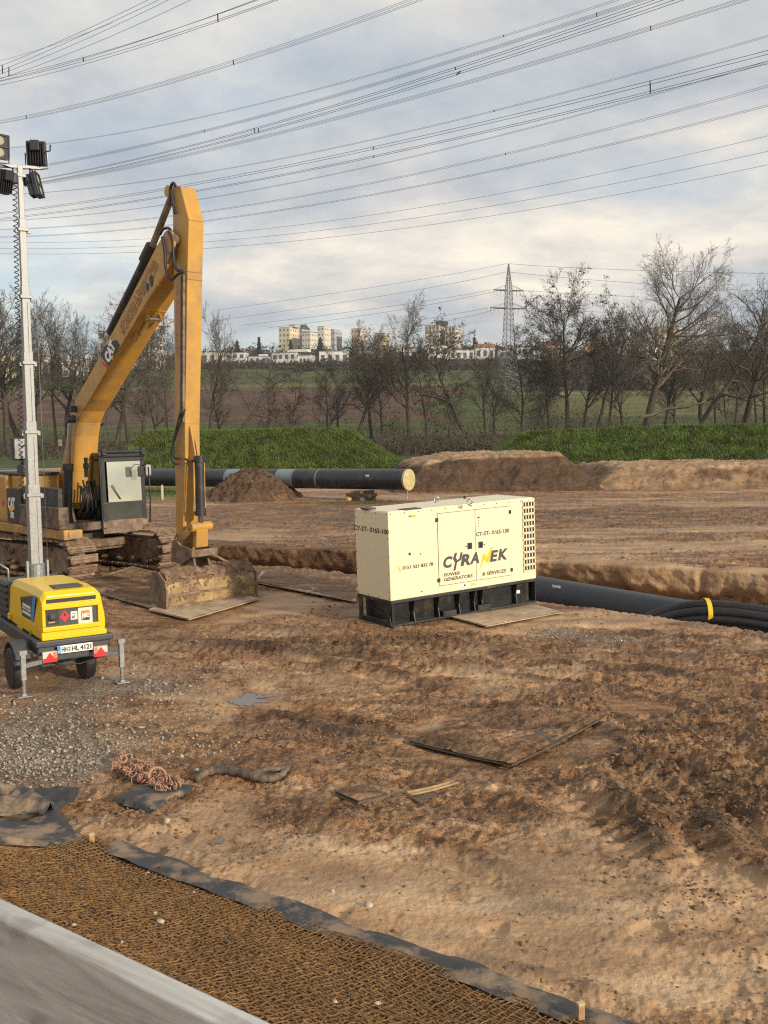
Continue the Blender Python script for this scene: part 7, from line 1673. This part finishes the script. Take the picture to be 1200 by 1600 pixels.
def hose_roll():
    c = G(380, 1216); e = empty('fabric_hose', (c.x, c.y, bh(c.x, c.y))); tag(e, 'dark muddy rolled-up hose lying right of the orange chain', 'hose'); hm = mat('hose_fabric', (.095, .078, .060), .75, var=.3, scale=14, bump=.4, bscale=30, col2=(.20, .14, .09), mixlo=.5, mixhi=.65, mscale=7)
    W = lambda x, y, z: (lambda q: Vector((q.x - c.x, q.y - c.y, z)))(G(x, y))
    m = MB(); P = smooth_path([W(306, 1222, .02), (W(322, 1214, .05)), W(345, 1213, .07), W(375, 1217, .07), W(402, 1223, .06), W(420, 1224, .05), W(438, 1219, .05), W(450, 1208, .05), W(456, 1198, .03)], 6); m.tube(P, [.018 + .030 * math.sin(math.pi * min(1, .15 + i / len(P))) ** .5 + .006 * math.sin(i * 1.7) for i in range(len(P))], 10); m.build('roll', hm, e, smooth=True)
    m = MB(); P = smooth_path([W(396, 1214, .04), W(415, 1212, .07), W(436, 1212, .07), W(450, 1204, .04)], 6); m.tube(P, .030, 9); m.build('loose_end', hm, e, smooth=True)
hose_roll()
ICO = None
OCT = (np.array([(1, 0, 0), (-1, 0, 0), (0, 1, 0), (0, -1, 0), (0, 0, 1), (0, 0, -1.0)]), np.array([(0, 2, 4), (2, 1, 4), (1, 3, 4), (3, 0, 4), (2, 0, 5), (1, 2, 5), (3, 1, 5), (0, 3, 5)]))
def rocks(pts, sizes, seed, flatten=.7, low=False, rough=.17):
    """Deformed icosahedra, all at once."""
    global ICO
    if ICO is None:
        bm = bmesh.new(); bmesh.ops.create_icosphere(bm, subdivisions=1, radius=1); bm.verts.ensure_lookup_table(); ICO = (np.array([v.co[:] for v in bm.verts]), np.array([[v.index for v in f.verts] for f in bm.faces])); bm.free()
    g = np.random.default_rng(seed); n = len(pts); V0, F0 = OCT if low else ICO
    a = g.uniform(0, 6.28, n); sc = np.stack([g.uniform(.7, 1.3, n), g.uniform(.6, 1.1, n), g.uniform(.4, .9, n) * flatten / .7], 1) * np.asarray(sizes)[:, None]
    V = V0[None] * (1 + g.normal(0, rough, (n, len(V0), 1))) * sc[:, None, :]; ca, sa = np.cos(a)[:, None], np.sin(a)[:, None]
    V = np.stack([V[..., 0] * ca - V[..., 1] * sa, V[..., 0] * sa + V[..., 1] * ca, V[..., 2]], -1) + np.asarray(pts)[:, None, :]
    T = F0[None] + (np.arange(n) * len(V0))[:, None, None]
    return V.reshape(-1, 3), T.reshape(-1, 3)
stone_mat = mat('pale_stone', (.42, .375, .31), .85, var=.25, scale=9, bump=.3)
STONES = [(260, 1283, .045, 'largest pale stone lying above the two small puddles'), (410, 1410, .05, 'pale stone to the right of the black membrane strip, biggest there'), (349, 1405, .032, 'small pale stone on the upper edge of the black membrane strip'), (304, 1404, .04, 'flat pale stone lying on the black membrane strip'), (231, 1368, .035, 'pale stone on the membrane near the top of the strip'), (370, 1391, .025, 'tiny pale stone on the clay just above the membrane strip'),
          (308, 1209, .05, 'pale stone at the left end of the rolled-up hose'), (238, 1258, .035, 'pale stone below the orange chain'), (576, 1420, .035, 'pale stone in the mud above the middle of the membrane strip'), (652, 1480, .03, 'pale stone among dark clods right of the membrane strip'), (520, 1396, .03, 'pale stone in the clay to the upper right of the strip'), (160, 1060, .05, 'pale stone on the ground behind the right stabiliser foot')]
for i, (px, py, s, lb) in enumerate(STONES):
    c = G(px, py); V, T = rocks([(0, 0, 0)], [s * .85], 70 + i, rough=.24); o = link('stone', mesh_q('stone', V, np.zeros((0, 4), int), stone_mat, T=T, smooth=False), None, (c.x, c.y, gh(c.x, c.y) + s * .25)); tag(o, lb, 'stone', 'loose pale stones')
for i, (px, py, s, lb) in enumerate(((250, 1442, .035, 'pale stone on the coir netting, largest near its middle'), (242, 1428, .02, 'small pale stone just above the largest one on the netting'), (190, 1475, .022, 'small pale stone on the netting close to the plank rail'), (115, 1448, .022, 'small pale stone on the netting left of the others'), (523, 1568, .026, 'pale stone low on the coir netting, left of a pair'), (590, 1571, .026, 'pale stone low on the coir netting, right of a pair'))):
    lo_, hi_ = .0, 6.0; d = ray(px, py)
    t = 3.0
    for _ in range(400):
        q = EYE + d * t; s_ = bank_s(q.x, q.y); aa = (q.x - NP0[0]) * ND[0] + (q.y - NP0[1]) * ND[1]; zz = float(coir_surf(np.array([aa]), np.array([s_]))[2][0])
        if q.z <= zz: break
        t += .02
    V, T = rocks([(0, 0, 0)], [s * .85], 90 + i, rough=.24); o = link('stone', mesh_q('stone', V, np.zeros((0, 4), int), stone_mat, T=T, smooth=False), None, (q.x, q.y, zz + s * .35)); tag(o, lb, 'stone', 'loose pale stones')
def scatter(n, seed, pxr, pyr, weight):
    g = np.random.default_rng(seed); px = g.uniform(*pxr, n); py = g.uniform(*pyr, n); Y = EYE.z * F / (py - 665); X = (px - 600) / F * Y
    Z = zones(X, Y); k = (g.random(n) < weight(X, Y, Z)) & (bank_s(X, Y) < -.28) & ~((Y > near_y(X) - .4) & (Y < far_y(X) + .3))
    for (fx, fy, fr, fs) in FLAT: k &= np.hypot(X - fx, Y - fy) > fr * .95
    X, Y = X[k], Y[k]; return X, Y, [z[k] for z in Z], g
X, Y, Z, g = scatter(80000, 5, (-120, 1320), (790, 1660), lambda X, Y, Z: np.clip(Z[3] * .62 * (0.25 + 1.5 * sst(-.1, .5, fbm(X * .9, Y * .9, 3, 950))), 0, 1))
X, Y = X[:9500], Y[:9500]; h = ground_h(X, Y); s = np.exp(g.normal(0, .48, len(X))) * .0115 * (Y / 10) ** .62; s = np.minimum(s, .055)
V, T = rocks(np.stack([X, Y, h + s * .15], 1), s, 6, rough=.30, flatten=.6)
clod_mat = mat('clods', (.175, .108, .063), .85, var=.45, scale=2.5, bump=.5, bscale=50, col2=(.28, .185, .11), mixlo=.48, mixhi=.68, mscale=1.1, spec=.25)
tag(link('mud_clods', mesh_q('mud_clods', V, np.zeros((0, 4), int), clod_mat, T=T, smooth=False)), 'brown clods of churned mud scattered over the site', 'mud', kind='stuff')
X, Y, Z, g = scatter(90000, 15, (-120, 1320), (950, 1400), lambda X, Y, Z: np.clip(Z[1] * .75 - .1 + .012, 0, 1))
X, Y = X[:16000], Y[:16000]; h = ground_h(X, Y); s = np.exp(g.normal(0, .38, len(X))) * .0135 * (Y / 11) ** .4
V, T = rocks(np.stack([X, Y, h + s * .3], 1), s * 1.15, 16, low=True, rough=.25)
tag(link('gravel', mesh_q('gravel', V, np.zeros((0, 4), int), mat('gravel_stones', (.33, .285, .23), .85, var=.6, scale=26, detail=2, spec=.25), T=T, smooth=False)), 'grey crushed stone gravel around the light tower', 'gravel', kind='stuff')

# ------------------------------------------------------------------ air
def haze():
    m = bpy.data.materials.new('haze'); m.use_nodes = True; nt = m.node_tree; N = nt.nodes; N.clear()
    out = N.new('ShaderNodeOutputMaterial'); v = N.new('ShaderNodeVolumePrincipled'); v.inputs['Density'].default_value = HAZE; v.inputs['Color'].default_value = (.86, .89, .94, 1); v.inputs['Anisotropy'].default_value = .2
    nt.links.new(v.outputs[0], out.inputs['Volume'])
    tag(MB().box((0, 640, 60), (3600, 1500, 130)).build('haze', m), kind='stuff')
HAZE = 0.00018
haze()
